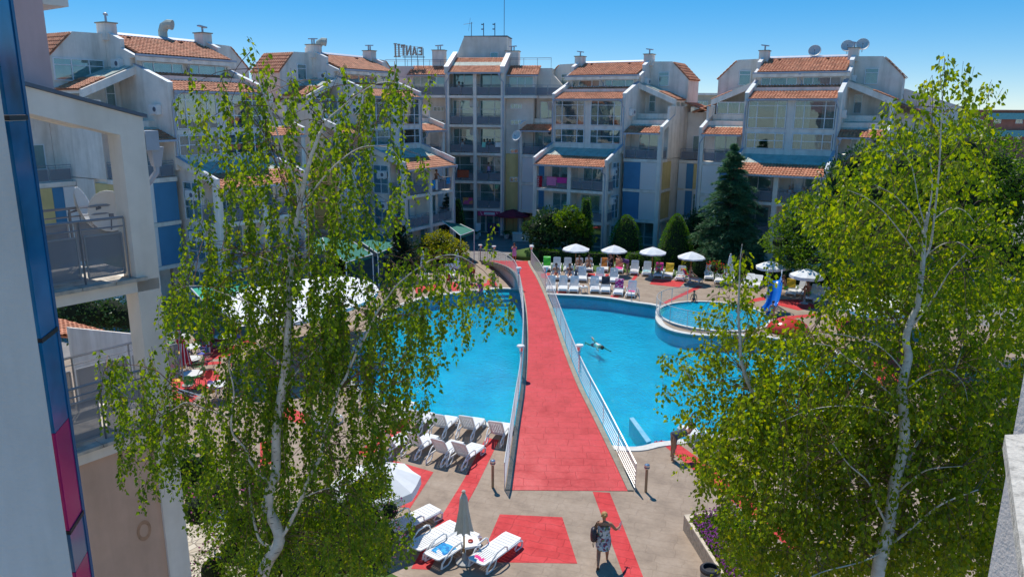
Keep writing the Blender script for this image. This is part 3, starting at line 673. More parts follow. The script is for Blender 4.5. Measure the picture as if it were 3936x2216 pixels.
def sheet(name, outer, z, matl, hole=None, extra_holes=(), kind='structure'):
    bm = bmesh.new()
    for loop in [outer] + ([hole] if hole else []) + list(extra_holes):
        vs = [bm.verts.new((p[0], p[1], z)) for p in loop]
        for i in range(len(vs)): bm.edges.new((vs[i], vs[(i+1) % len(vs)]))
    bmesh.ops.triangle_fill(bm, use_beauty=True, use_dissolve=False, edges=bm.edges[:], normal=(0,0,1))
    for f in bm.faces:
        if f.normal.z < 0: f.normal_flip()
    me = bpy.data.meshes.new(name); bm.to_mesh(me); bm.free(); me.materials.append(matl)
    o = bpy.data.objects.new(name, me); COL.objects.link(o)
    if kind: o['kind'] = kind
    return o
def stamped(name, c, c2, rot, sc=1.0, gloss=.45, jt=.38):
    m, nt, b = nodes(name); vec = coords(nt, (1,1,1), (0,0,rot))
    nv = nd(nt, 'ShaderNodeTexNoise'); nv.inputs['Scale'].default_value = 2.2; lk(nt, vec, nv.inputs['Vector'])
    ad = nd(nt, 'ShaderNodeMix', data_type='RGBA', blend_type='LINEAR_LIGHT'); ad.inputs[0].default_value = .12; lk(nt, vec, ad.inputs[6]); lk(nt, nv.outputs['Color'], ad.inputs[7])
    br = nd(nt, 'ShaderNodeTexBrick'); br.inputs['Scale'].default_value = sc; br.inputs['Mortar Size'].default_value = .016; br.inputs['Mortar Smooth'].default_value = .6; br.inputs['Bias'].default_value = 0; br.inputs['Brick Width'].default_value = .62; br.inputs['Row Height'].default_value = .3; br.offset = .37; br.squash = 1.4; br.squash_frequency = 3
    br.inputs['Color1'].default_value = (1,1,1,1); br.inputs['Color2'].default_value = (.88,.88,.88,1); br.inputs['Mortar'].default_value = (.50,.46,.44,1)
    lk(nt, ad.outputs[2], br.inputs['Vector'])
    f = noise_tex(nt, vec, 1.1, 6, .65); f2 = noise_tex(nt, vec, 7, 4, .7)
    c1 = ramp(nt, f, [(.28, c2), (.5, c), (.72, tuple(min(1, x*1.12+.02) for x in c))])
    mx = nd(nt, 'ShaderNodeMix', data_type='RGBA', blend_type='MULTIPLY'); mx.inputs[0].default_value = jt; lk(nt, c1, mx.inputs[6]); lk(nt, br.outputs['Color'], mx.inputs[7])
    m2 = nd(nt, 'ShaderNodeMix', data_type='RGBA', blend_type='MULTIPLY'); m2.inputs[0].default_value = .5; lk(nt, mx.outputs[2], m2.inputs[6]); lk(nt, ramp(nt, f2, [(.3,(.74,.74,.74)),(.6,(1,1,1))]), m2.inputs[7])
    lk(nt, m2.outputs[2], b.inputs['Base Color']); b.inputs['Specular IOR Level'].default_value = .22
    lk(nt, ramp(nt, f, [(.3,(gloss+.2,)*3),(.7,(gloss-.08,)*3)]), b.inputs['Roughness'])
    hm = nd(nt, 'ShaderNodeMath', operation='MULTIPLY_ADD'); lk(nt, f2, hm.inputs[0]); hm.inputs[1].default_value = .6
    sp = nd(nt, 'ShaderNodeSeparateColor'); lk(nt, br.outputs['Color'], sp.inputs[0]); lk(nt, sp.outputs[0], hm.inputs[2])
    bump(nt, b, hm.outputs[0], .45, .018); MATS[name] = m; return m
DECKM = stamped('stamped_concrete', (.345,.262,.195), (.255,.195,.15), .3, .8, .6, .2)
REDM = stamped('red_stamped_concrete', (.62,.042,.045), (.48,.03,.035), .3, .9, .55, .6)
REDB = stamped('red_bridge_paving', (.62,.045,.05), (.48,.028,.034), 0.02, .8, .42, .4)
GRASS = mat('lawn', (.06,.12,.015), .9, .35, 1.2, .6, 60)
PAVE = mat('court_paving', (.24,.22,.21), .85, .2, 1.0)
COPE = mat('pool_coping', (.62,.61,.57), .6, .12, 5, .3, 80)
hole0 = offset(POOL, .33)
big = [V((-700,-60,0)),V((700,-60,0)),V((700,1200,0)),V((-700,1200,0))]
KC = g(2741, 1214); KC = V((KC.x, KC.y, 0)); KR = 3.2
sheet('ground', big, -.03, PAVE, hole0)
deck = [V((-24,6,0)),V((26,6,0)),V((30,38,0))] + G2((3500,1190),(3300,1150),(3000,1108),(2700,1076),(2480,1052),(2280,1044),(2060,1042),(1990,1000),(1840,1000),(1640,1050),(1450,1080),(1200,1120),(900,1180),(640,1190))
sheet('pool_deck', deck, 0, DECKM, hole0)
lawn = G2((2010,1004),(2064,1040),(2280,1042),(2480,1050),(2700,1074),(3000,1106),(3300,1147),(3500,1187)) + [V((36,46,0)),V((30,64,0))] + G2((2700,960),(2460,975),(2330,985),(2120,978),(2030,985))
sheet('lawn', lawn, .006, GRASS)
# coping ring, basin and water
def ring(name, a, b, z0, z1, matl):
    m = MB(); k = len(a)
    vs = [(p.x,p.y,z1) for p in a] + [(p.x,p.y,z1) for p in b] + [(p.x,p.y,z0) for p in a] + [(p.x,p.y,z0) for p in b]
    fs = []
    for i in range(k):
        j = (i+1) % k; fs += [(i,j,k+j,k+i), (k+i,k+j,3*k+j,3*k+i), (2*k+i,2*k+j,j,i)]
    m.add(vs, fs); return struct(name, m, matl)
ring('pool_coping', offset(POOL, .35), POOL, -.2, .035, COPE)
def tilem(name, c1, c2, c3):
    m, nt, b = nodes(name); vec = coords(nt)
    vo = nd(nt, 'ShaderNodeTexVoronoi'); vo.inputs['Scale'].default_value = 9; lk(nt, vec, vo.inputs['Vector']); sp = nd(nt, 'ShaderNodeSeparateColor'); lk(nt, vo.outputs['Color'], sp.inputs[0])
    mx = nd(nt, 'ShaderNodeMix', data_type='RGBA'); mx.inputs[0].default_value = .6; lk(nt, ramp(nt, sp.outputs[0], [(0,c1),(.5,c2),(1,c3)]), mx.inputs[6]); lk(nt, ramp(nt, noise_tex(nt, vec, .7, 3), [(.35,c1),(.65,c3)]), mx.inputs[7])
    lk(nt, mx.outputs[2], b.inputs['Base Color']); b.inputs['Roughness'].default_value = .3; return m
MOS = tilem('pool_mosaic', (.01,.36,.54), (.025,.46,.64), (.06,.58,.74))
DEP = -.8
m = MB(); k = len(POOL)
m.add([(p.x,p.y,.0) for p in POOL] + [(p.x,p.y,DEP) for p in POOL], [(i,(i+1) % k,k+(i+1) % k,k+i) for i in range(k)])
struct('pool_wall', m, MOS); sheet('pool_floor', POOL, DEP, MOS)
def watermat():
    m, nt, b = nodes('pool_water'); nt.nodes.remove(b); vec = coords(nt)
    tr = nd(nt, 'ShaderNodeBsdfTransparent'); tr.inputs['Color'].default_value = (.25,.93,1.0,1)
    gl = nd(nt, 'ShaderNodeBsdfGlossy'); gl.inputs['Roughness'].default_value = .06
    bm = nd(nt, 'ShaderNodeBump'); bm.inputs['Strength'].default_value = .8; bm.inputs['Distance'].default_value = .10
    n1 = noise_tex(nt, coords(nt, (4.2,2.6,1)), 1.6, 4, .65); lk(nt, n1, bm.inputs['Height']); lk(nt, bm.outputs['Normal'], gl.inputs['Normal'])
    fr = nd(nt, 'ShaderNodeFresnel'); fr.inputs['IOR'].default_value = 1.33; lk(nt, bm.outputs['Normal'], fr.inputs['Normal'])
    mx = nd(nt, 'ShaderNodeMixShader'); lk(nt, fr.outputs[0], mx.inputs[0]); lk(nt, tr.outputs[0], mx.inputs[1]); lk(nt, gl.outputs[0], mx.inputs[2])
    lk(nt, mx.outputs[0], nt.nodes['Material Output'].inputs['Surface']); return m
WATER = watermat()
sheet('pool_water', offset(POOL, -.01), -.09, WATER)
# partition walls and steps in the pool
def slab_px(m, pts, z0, z1): m.prism([V((p.x,p.y,z0)) for p in G2(*pts)], (0,0,z1-z0))
m = MB(); slab_px(m, ((2419,1600),(2435,1597),(2504,1688),(2486,1694)), DEP, -.05); struct('pool_partition', m, tilem('pale_mosaic',(.12,.42,.58),(.2,.5,.64),(.4,.62,.72)))
m = MB(); slab_px(m, ((1850,1116),(1864,1115),(1880,1136),(1866,1138)), DEP, .0); struct('pool_partition', m, MOS)
for i in range(4): m = MB(); slab_px(m, ((1885,1115+i*7),(1955,1113+i*7),(1960,1121+i*7),(1890,1123+i*7)), DEP, -.2-.18*i); struct('pool_step', m, MOS)
m = MB(); slab_px(m, ((2880,1287),(2895,1276),(3000,1262),(3030,1288),(2990,1301)), DEP, -.03); struct('pool_shelf', m, MATS.get('x') or tilem('white_mosaic',(.45,.55,.58),(.6,.66,.68),(.72,.75,.76)))
# raised paddling pool
def circ(r, n=64): return [KC + V((cos(2*pi*i/n)*r, sin(2*pi*i/n)*r, 0)) for i in range(n)]
ring('paddling_pool_rim', circ(KR+.22), circ(KR), -.9, .085, COPE)
m = MB(); c = circ(KR); k = 64; m.add([(p.x,p.y,.08) for p in c]+[(p.x,p.y,.012) for p in c], [(i,(i+1)%k,k+(i+1)%k,k+i) for i in range(k)]+[tuple(range(k,2*k))]); struct('paddling_pool_basin', m, MOS)
sheet('paddling_pool_water', circ(KR-.005), .06, WATER)
m = MB(); c = circ(KR+.2); m.add([(p.x,p.y,-.04) for p in c]+[(p.x,p.y,DEP) for p in c], [(i,(i+1)%k,k+(i+1)%k,k+i) for i in range(k)]); struct('paddling_pool_wall', m, MOS)
# red paving patches
RED = [((1921,1975),(2161,1986),(2219,2164),(1842,2158)), ((2278,1888),(2344,1892),(2490,2260),(2415,2260)),
 ((1868,1680),(1918,1690),(1834,1865),(1774,1974),(1651,2188),(1580,2184),(1690,1994),(1784,1840)),
 ((1513,1769),(1666,1813),(1575,1954),(1400,1925),(1430,1790)), ((1560,1592),(1600,1600),(1510,1690),(1420,1760),(1370,1740),(1450,1680)),
 ((2550,1709),(2597,1697),(2725,1788),(2916,1951),(3100,2090),(3040,2110),(2902,1996),(2742,1867)),
 ((2078,1050),(2114,1048),(2112,1073),(2080,1066)), ((2250,1050),(2345,1053),(2342,1066),(2248,1063)), ((2448,1045),(2464,1046),(2424,1094),(2404,1108),(2402,1112),(2430,1070)),
 ((2509,1071),(2635,1081),(2612,1104),(2497,1092)), ((2683,1097),(2703,1102),(2555,1168),(2540,1166)), ((2140,1119),(2180,1120),(2176,1128),(2141,1127)), ((2348,1134),(2385,1136),(2372,1146),(2345,1143)),
 ((3000,1150),(3066,1150),(3164,1181),(3066,1192),(2986,1171)), ((2938,1138),(2942,1152),(2866,1167),(2864,1156)), ((2976,1219),(3148,1204),(3156,1213),(2990,1230)),
 ((3200,1230),(3320,1225),(3340,1262),(3220,1268)), ((3330,1340),(3560,1350),(3600,1480),(3380,1480)), ((3230,1170),(3330,1175),(3420,1210),(3300,1215)),
 ((1875,1071),(1899,1070),(1912,1098),(1808,1102),(1800,1092),(1870,1088)), ((1720,1083),(1760,1085),(1765,1117),(1740,1118),(1722,1100)), ((1590,1100),(1690,1090),(1700,1110),(1600,1128)),
 ((660,1395),(850,1388),(850,1398),(655,1412)), ((654,1435),(780,1422),(830,1424),(850,1450),(800,1490),(660,1505)), ((815,1330),(930,1326),(900,1360),(830,1380),(800,1372)), ((745,1302),(900,1300),(950,1296),(955,1310),(750,1315)), ((660,1510),(760,1520),(740,1545),(660,1535)), ((940,1300),(980,1296),(985,1330),(930,1320)), ((1000,1700),(1060,1690),(1050,1780),(1000,1790)), ((1100,1560),(1200,1600),(1180,1640),(1080,1600))]
for i, p in enumerate(RED): sheet('red_paving', G2(*p), .004 + .0006*(i % 5), REDM)
def crazy():
    m, nt, b = nodes('crazy_paving'); vec = coords(nt)
    vo = nd(nt, 'ShaderNodeTexVoronoi', feature='DISTANCE_TO_EDGE'); vo.inputs['Scale'].default_value = 3.6; lk(nt, vec, vo.inputs['Vector'])
    v2 = nd(nt, 'ShaderNodeTexVoronoi'); v2.inputs['Scale'].default_value = 3.6; lk(nt, vec, v2.inputs['Vector']); sp = nd(nt, 'ShaderNodeSeparateColor'); lk(nt, v2.outputs['Color'], sp.inputs[0])
    mx = nd(nt, 'ShaderNodeMix', data_type='RGBA'); lk(nt, ramp(nt, vo.outputs['Distance'], [(.03,(1,1,1)),(.06,(0,0,0))]), mx.inputs[0]); lk(nt, ramp(nt, sp.outputs[0], [(0,(.46,.38,.27)),(1,(.62,.54,.42))]), mx.inputs[6]); mx.inputs[7].default_value = (.25,.2,.15,1)
    lk(nt, mx.outputs[2], b.inputs['Base Color']); b.inputs['Roughness'].default_value = .8; bump(nt, b, ramp(nt, vo.outputs['Distance'], [(0,(0,0,0)),(.1,(1,1,1))]), .6, .02); return m
sheet('stone_path', G2((690,1980),(860,1990),(1010,2090),(1060,2250),(760,2280),(700,2200)), .005, crazy())
sheet('lawn', G2((1390,2168),(1480,2190),(1560,2230),(1500,2300),(1200,2300),(1150,2180),(1260,2150)), .005, GRASS)
# ---------------------------------------------------------------- arched footbridge
def lerp_tab(tab, y):
    for (a, p), (b, q) in zip(tab[:-1], tab[1:]):
        if y <= b: t = (y-a)/(b-a); return p + (q-p)*t
    return tab[-1][1]
def smooth_tab(tab):
    P = spline([V((a,b,0)) for a,b in tab], 8, False); return [(p.x,p.y) for p in P]
BW = smooth_tab([(21.9,1.88),(25.8,1.40),(29,1.02),(33,.76),(37.6,.62),(43.4,.54),(47.5,.55),(51,.72),(55,1.15),(59.5,1.9)])
BX = smooth_tab([(21.9,1.92),(29,1.64),(37.5,1.42),(43,1.18),(47.5,.92),(52,.45),(56,-.1),(59.5,-.6)])
Y0, Y1 = 21.9, 59.5
def bz(y): t = (y-(Y0+Y1)/2)/((Y1-Y0)/2); return 1.72*(1-t*t) + .012
def bridge():
    T = thing('footbridge', 'arched red footbridge with metal railings crossing the pool, narrow at its middle', 'bridge', (0,0,0))
    n = 60; ys = [Y0+(Y1-Y0)*i/n for i in range(n+1)]
    def strip(f0, f1, dz, th, name, mt):
        m = MB(); vs = []
        for y in ys:
            c, h, z = lerp_tab(BX,y), lerp_tab(BW,y), bz(y)+dz
            for x, zz in ((c+f0(h), z), (c+f1(h), z), (c+f1(h), z-th(y)), (c+f0(h), z-th(y))): vs.append((x, y, zz))
        fs = [(i*4+a, i*4+(a+1) % 4, i*4+4+(a+1) % 4, i*4+4+a) for i in range(n) for a in range(4)] + [(0,1,2,3),(n*4+3,n*4+2,n*4+1,n*4)]
        m.add(vs, fs); return m.build(name, mt, T)
    thk = lambda y: min(.32, bz(y)+.2)
    strip(lambda h: -h, lambda h: h, 0, lambda y: thk(y)-.03, 'walkway', REDB)
    kb = stamped('kerb_stone', (.36,.32,.25), (.28,.25,.19), 0, 1.6, .7)
    strip(lambda h: -h-.2, lambda h: -h-.002, .03, thk, 'kerb', kb); strip(lambda h: h+.002, lambda h: h+.2, .03, thk, 'kerb', kb)
    AB = stucco('arch_soffit_paint', (.52,.50,.52), .1)
    strip(lambda h: -h-.14, lambda h: h+.14, -.325, lambda y: .10 if 25.5 < y < 57 else .02, 'arch_soffit', AB) if 0 else None
    m = MB()
    for a, b in ((Y0+.6, 24.0), (49.6, 58.2)):
        yy = [a+(b-a)*i/8 for i in range(9)]; vs = []
        for y in yy:
            c, h, z = lerp_tab(BX,y), lerp_tab(BW,y)*.86, bz(y)-.3
            vs += [(c-h,y,z),(c+h,y,z),(c+h,y,-.02),(c-h,y,-.02)]
        m.add(vs, [(i*4+q, i*4+(q+1) % 4, i*4+4+(q+1) % 4, i*4+4+q) for i in range(8) for q in range(4)] + [(0,1,2,3),(35,34,33,32)])
        m.build('abutment', AB, T); m = MB()
    for s in (-1, 1):
        r = MB(); pts = []
        for y in ys: c, h = lerp_tab(BX,y), lerp_tab(BW,y); pts.append(V((c+s*(h+.24), y, bz(y))))
        for hz, rr in ((.95,.026),(.80,.012),(.66,.012),(.52,.012),(.38,.012),(.24,.012),(.10,.014)): r.tube([p+V((0,0,hz)) for p in pts], rr, 5)
        for i in range(0, n+1, 1):
            if ys[i] < 43 and i % 3: continue
            p = pts[i]; r.tube([p+V((0,0,-.12)), p+V((0,0,.96))], .013, 5)
        r.build('railing', mat('galvanised_rail',(.56,.56,.56),.35,.05,metal=.35), T)
    for s, y in ((-1,29.6),(1,29.7),(-1,42.6),(1,42.9),(-1,55.0),(1,55.2),(-1,58.9),(1,59.2)):
        c, h = lerp_tab(BX,y), lerp_tab(BW,y); p = V((c+s*(h+.27), y, bz(y)))
        l = MB(); l.lathe([(.03,.0),(.03,.92),(.07,.97),(.05,1.03),(.09,1.08),(.11,1.22),(.13,1.24)], p, 12); lo = l.build('lamp', STEEL, T)
        l = MB(); l.lathe([(.02,1.24),(.16,1.25),(.175,1.28),(.15,1.32),(.05,1.335)], p, 14); l.build('lamp_cap', mat('white_lamp_glass',(.82,.80,.76),.3,.03), lo)
    return T
bridge()
# ---------------------------------------------------------------- loungers, tables, parasols, cafe
def lounger_proto(tilt, style):
    T = thing('sun_lounger', None, 'sun lounger'); W = .33; H = .30
    m = MB()                                   # local: head at y=0, foot at y=1.9; backrest hinge at .72
    y = .74
    while y < 1.84: m.box(-W+.02, W-.02, y, y+.125, H, H+.025); y += .14
    m.box(-W, -W+.05, .70, 1.78, H-.03, H+.02); m.box(W-.05, W, .70, 1.78, H-.03, H+.02)
    m.prism([(-W,1.78,H-.03),(W,1.78,H-.03),(W,1.9,H-.12),(-W,1.9,H-.12)], (0,0,.045)); m.box(-W+.08, W-.08, .7, .76, H-.05, H-.005)
    m.build('seat', WPLAST, T)
    b = MB(); L = .78; b.T = MX.Translation((0,.72,H+.01)) @ MX.Rotation(R(-tilt), 4, 'X') @ MX.Rotation(R(180), 4, 'Z')
    b.box(-W+.01,-W+.06,0,L,-.02,.02); b.box(W-.06,W-.01,0,L,-.02,.02); b.box(-W+.06,W-.06,L-.08,L-.001,-.018,.018); b.box(-W+.06,W-.06,.001,.06,-.018,.018)
    b.prism([(-W+.01,L,-.02),(W-.01,L,-.02),(W-.09,L+.05,-.02),(-W+.09,L+.05,-.02)], (0,0,.04))
    if style:
        for i in range(7): b.box(-W+.07+i*.078, -W+.07+i*.078+.058, .06, L-.08, -.008, .012)
        for k in (.25,.5): b.box(-W+.06, W-.06, k, k+.03, -.016, -.009)
    else:
        for i in range(6): b.box(-W+.06, W-.06, .075+i*.105, .075+i*.105+.085, -.008, .012)
    b.build('backrest', WPLAST, T)
    for s in (-1,1):
        f = MB(); x = s*(W+.012)
        f.tube([(x,.0,.03),(x,.04,.2),(x,.2,H+.0),(x,.7,H),(x,1.2,H-.02),(x,1.72,H-.03),(x,1.86,H-.1),(x,1.84,.06),(x,1.78,.02)], [.035,.034,.032,.03,.03,.032,.034,.034,.034], 6)
        f.tube([(x,1.6,H-.05),(x,1.46,.12),(x,1.5,.03),(x,1.78,.025)], .024, 5); f.tube([(x,.02,.03),(x,.3,.035),(x,.42,.12),(x,.5,H-.02)], .026, 5)
        f.build('leg_frame', WPLAST, T)
        a = MB(); a.tube([(x+s*.02,1.02,H),(x+s*.04,.98,H+.17),(x+s*.04,.85,H+.235),(x+s*.035,.5,H+.22),(x+s*.02,.3,H+.1),(x,.16,H-.02)], [.022,.026,.03,.03,.026,.022], 6); a.build('armrest', WPLAST, T)
    return T
LP = {}
def lounger(px, hd, label, group, tilt=58, style=1, foot=False, z=0):
    key = (tilt, style)
    first = key not in LP
    if first: LP[key] = lounger_proto(tilt, style)
    o = LP[key] if first else copy_tree(LP[key])
    p = g(*px, z); h = R(hd); d = V((sin(h), cos(h), 0))
    if foot: p = p - d*1.64              # px marks the foot end; heading is the direction head->foot
    o.scale = (.88,.88,.9); o.location = (p.x, p.y, z); o.rotation_euler = (0,0,-h); o['label'] = label; o['group'] = group
    return o
def cloth(name, label, cat, lng, c, kind='seat', y0=.75, y1=1.5, wd=.6, pat=None, group=None, tilt=58):
    """towel draped on a lounger (kind seat/back)"""
    m = MB(); n, k = 10, 8
    T = lng.matrix_basis
    vs = []
    if kind == 'seat':
        for i in range(n+1):
            for j in range(k+1):
                x = -wd/2 + wd*j/k; y = y0+(y1-y0)*i/n
                zz = .335 + .012*sin(y*17+x*9) + .03*max(0, N3(V((x*5,y*5,y0*9)))) - (max(0,abs(x)-.29)*1.6)
                vs.append((x + .04*N3(V((y*4,x,3))), y, zz))
    else:
        a = R(tilt); 
        for i in range(n+1):
            for j in range(k+1):
                x = -wd/2 + wd*j/k; l = y0+(y1-y0)*i/n; lift = .035 + .012*sin(l*14+x*8)
                if l > .84: yy = .72 - cos(a)*.84 - (l-.84)*.25 - .05; zz = .31 + sin(a)*.86 - (l-.84)
                else: yy = .72 - cos(a)*l + sin(a)*lift; zz = .31 + sin(a)*l + cos(a)*lift
                vs.append((x, yy, zz))
    w = k+1; m.add(vs, [(i*w+j, i*w+j+1, (i+1)*w+j+1, (i+1)*w+j) for i in range(n) for j in range(k)])
    nv = len(m.v); m.add([(a_[0],a_[1],a_[2]+.012) for a_ in vs], [(i*w+j, (i+1)*w+j, (i+1)*w+j+1, i*w+j+1) for i in range(n) for j in range(k)])
    o = m.build(name, c, None, True); o.matrix_basis = T.copy(); return tag(o, label, cat, group)
def clothmat(name, cols, sc=3.0, bands=None):
    m, nt, b = nodes(name); vec = coords(nt)
    if bands:
        sp = nd(nt, 'ShaderNodeSeparateXYZ'); lk(nt, vec, sp.inputs[0]); mu = nd(nt, 'ShaderNodeMath', operation='MULTIPLY_ADD'); lk(nt, sp.outputs[bands], mu.inputs[0]); mu.inputs[1].default_value = sc; mu.inputs[2].default_value = .5; fr = nd(nt, 'ShaderNodeMath', operation='FRACT'); lk(nt, mu.outputs[0], fr.inputs[0]); f = fr.outputs[0]
    else:
        vo = nd(nt, 'ShaderNodeTexVoronoi'); vo.inputs['Scale'].default_value = sc; lk(nt, vec, vo.inputs['Vector']); s2 = nd(nt, 'ShaderNodeSeparateColor'); lk(nt, vo.outputs['Color'], s2.inputs[0]); f = s2.outputs[0]
    c = ramp(nt, f, [(i/len(cols), x) for i, x in enumerate(cols)])
    for n_ in nt.nodes:
        if n_.type == 'VALTORGB': n_.color_ramp.interpolation = 'CONSTANT'
    lk(nt, c, b.inputs['Base Color']); b.inputs['Roughness'].default_value = .9; bump(nt, b, noise_tex(nt, vec, 14, 3), .5, .01); MATS[name] = m; return m
TW = dict(pink=mat('pink_towel',(.72,.06,.25),.9,.2,8), blue=clothmat('blue_towel',[(.02,.2,.5),(.05,.4,.7),(.02,.28,.6)],9), white=clothmat('pale_print_towel',[(.7,.65,.65),(.62,.5,.55),(.5,.6,.62),(.75,.72,.7)],16), dark=mat('charcoal_towel',(.035,.04,.055),.95,.2,8),
  yellow=mat('yellow_towel',(.72,.45,.03),.9,.2,8), orange=mat('orange_towel',(.62,.20,.03),.9,.2,8), rain=clothmat('rainbow_towel',[(.6,.02,.03),(.75,.5,.02),(.05,.4,.08),(.02,.1,.5),(.4,.02,.3),(.75,.3,.02)],2.6,None,'X' if 0 else 0) if 0 else clothmat('rainbow_towel',[(.6,.02,.03),(.75,.5,.02),(.05,.4,.08),(.02,.1,.5),(.4,.02,.3),(.75,.3,.02)],2.4,0),
  green=mat('green_airbed',(.10,.62,.02),.3,.15,4,spec=.6), mix=clothmat('bright_print_towel',[(.7,.15,.03),(.05,.15,.6),(.75,.6,.1),(.7,.7,.7)],14), teal=clothmat('teal_print_towel',[(.2,.45,.5),(.6,.7,.7),(.1,.3,.4)],12), magp=clothmat('magenta_print_towel',[(.5,.02,.18),(.55,.05,.25),(.75,.5,.55),(.3,.02,.2)],11), salmon=mat('salmon_towel',(.75,.30,.16),.9,.15,6), hot=mat('hot_pink_towel',(.75,.03,.28),.9,.15,6))
def rm4(x, y): return (1350+x/2.026, 1500+y/2.026)
def r2(x, y): return (2000+x/2.9, 900+y/2.9)
def r3(x, y): return (2500+x/2.9, 900+y/2.9)
GA, GB, GC, GD = 'white loungers along the near pool edge', 'white loungers in the second near row', 'flat white loungers at the bottom', 'white loungers on the far deck'
A = []
for (x,y,hd,lab) in ((300,250,20,'white lounger beside the small table with a red ashtray near the pool edge'),(465,345,18,'second raised white lounger from the left beside the near pool edge'),(650,380,18,'third raised white lounger along the near pool edge'),(870,395,18,'white lounger by the pool edge, next to the lone one near the bridge'),(1100,440,18,'lone raised white lounger standing on red strip nearest the bridge railing')):
    A.append(lounger(rm4(x,y), hd, lab, GA))
A.append(lounger((1370,1588), 24, 'leftmost white lounger by the near pool edge, half hidden by birch leaves', GA)); A.append(lounger((1180,1672), 30, 'white lounger behind the birch trunk, left of the near pool rows', GA))
for (x,y,hd,lab) in ((215,530,28,'leftmost white lounger of the second row, partly behind birch leaves'),(440,535,27,'second white lounger from the left in the second row'),(640,590,27,'second row white lounger between two others, third from the left'),(800,615,28,'rightmost white lounger of the second row, its foot on red strip')):
    lounger(rm4(x,y), hd, lab, GB)
C = [lounger(rm4(*a), hd, lab, GC, 3) for a, hd, lab in (((330,1140),42,'flat white lounger half hidden behind the pink flowering bush'),((500,1290),40,'flat white lounger between the pink bush and the blue towel lounger'),((640,1365),38,'flat white lounger with a bright blue towel on its head end'),((985,1405),36,'flat white lounger with a pink swimsuit hung on its head end'))]
cloth('towel','bright blue towel spread over the head of the flat lounger','towel',C[2],TW['blue'],'seat',.15,.75,.66)
cloth('swimsuit','pink swimwear hanging on the head bar of the flat lounger','swimwear',C[3],TW['pink'],'seat',.02,.22,.5)
# far deck, facing the pool (px = foot end)
D = {}
def far(key, x, y, hd, lab, style=1, tilt=58, f=r2): D[key] = lounger(f(x,y), 180+hd, lab, GD, tilt, style, True)
far('f1',340,655,4,'front row lounger next to the bridge railing on the far deck'); far('f2',470,655,6,'empty front row lounger second from the bridge on the far deck'); far('f3',590,660,8,'empty front row lounger with a small table at its right side')
far('f4',830,662,5,'front row lounger with a crumpled print towel on the seat'); far('f5',945,668,8,'front row lounger with a charcoal towel over its backrest'); far('f6',1085,695,12,'front row lounger with a magenta picture towel over its backrest'); far('f7',1222,712,15,'front row lounger with a pink towel heap, beside the pool ladder')
far('m1',395,525,4,'middle row lounger with a sunbather, nearest the bridge'); far('m2',550,528,4,'middle row lounger with a sunbather in dark swimwear'); far('m3',690,540,5,'empty middle row lounger standing behind the first small table'); far('m4',890,550,6,'empty middle row lounger right of the white side table'); far('m5',1040,558,8,'empty middle row lounger behind the charcoal towel lounger')
far('b1',295,420,3,'back row lounger carrying a bright green airbed',0); far('b2',405,422,4,'empty back row lounger just right of the green airbed',0); far('b3',528,428,4,'back row lounger with a crumpled white towel on its seat',0); far('b4',655,432,5,'back row lounger with a person whose knees are raised, by parasol pole',0)
far('b5',760,428,6,'back row lounger with a second sunbather under the first parasol',0); far('b6',930,430,8,'back row lounger with an orange and yellow towel, beside woman in floral',0); far('b7',1095,440,10,'back row lounger under a pink and salmon towel',0); far('b8',1265,460,12,'back row lounger with pale pink towel on its seat, left of third parasol',0)
far('b9',1400,472,14,'back row lounger with teal towel under the third parasol',0); far('b10',1530,488,16,'back row lounger with hot pink towel and a seated sunbather',0); far('b11',1640,494,18,'back row lounger with yellow and orange towel over its backrest',0); far('b12',1770,526,20,'back row lounger with a multicoloured print towel on its seat',0)
far('b13',2010,545,-50,'lounger with a rainbow striped towel and a dark haired woman',0); far('b14',2100,520,15,'white lounger half hidden behind the young birch top',0)
far('c1',1060,600,30,'reclined white lounger left of the blue slide, under large parasol',0,40,r3); far('c2',1150,618,30,'white lounger directly left of the blue slide ladder',0,40,r3); far('c3',1560,690,20,'lounger with a yellow towel behind the man in green shorts',0,62,r3); far('c4',1650,690,34,'white lounger under the speckled parasol right of the yellow towel',0,50,r3)
far('c5',1760,745,40,'raised white lounger right of the seated man',0,55,r3); far('c6',1870,775,38,'rightmost white lounger with a pale blue towel on its seat',1,58,r3); far('c7',760,560,20,'white lounger behind the young birch leaves on far deck',0,58,r3); far('c8',850,575,25,'white lounger beside the closed parasol behind the young birch',0,58,r3)
def r1(x, y): return (1400+x/2.9, 900+y/2.9)
far('l1',985,505,-15,'white lounger left of the bridge with a child sitting beside it',1,58,r1); far('l2',480,560,-25,'white lounger on the far left deck behind the canopy corner',1,58,r1); far('l3',360,530,-25,'white lounger at the corner of the large white canopy',1,58,r1); far('l4',700,540,-20,'white lounger on the left deck behind hanging birch twigs',1,58,r1)
cloth('towel','crumpled print towel on the front row lounger','towel',D['f4'],TW['white'],y0=1.0,y1=1.5); cloth('towel','charcoal towel hung over a front row backrest','towel',D['f5'],TW['dark'],'back',.2,1.25,.64); cloth('towel','magenta picture towel hung over a front row backrest','towel',D['f6'],TW['magp'],'back',.1,1.2,.64); cloth('towel','crumpled pink towel on the lounger beside the ladder','towel',D['f7'],TW['pink'],y0=.8,y1=1.25,wd=.5)
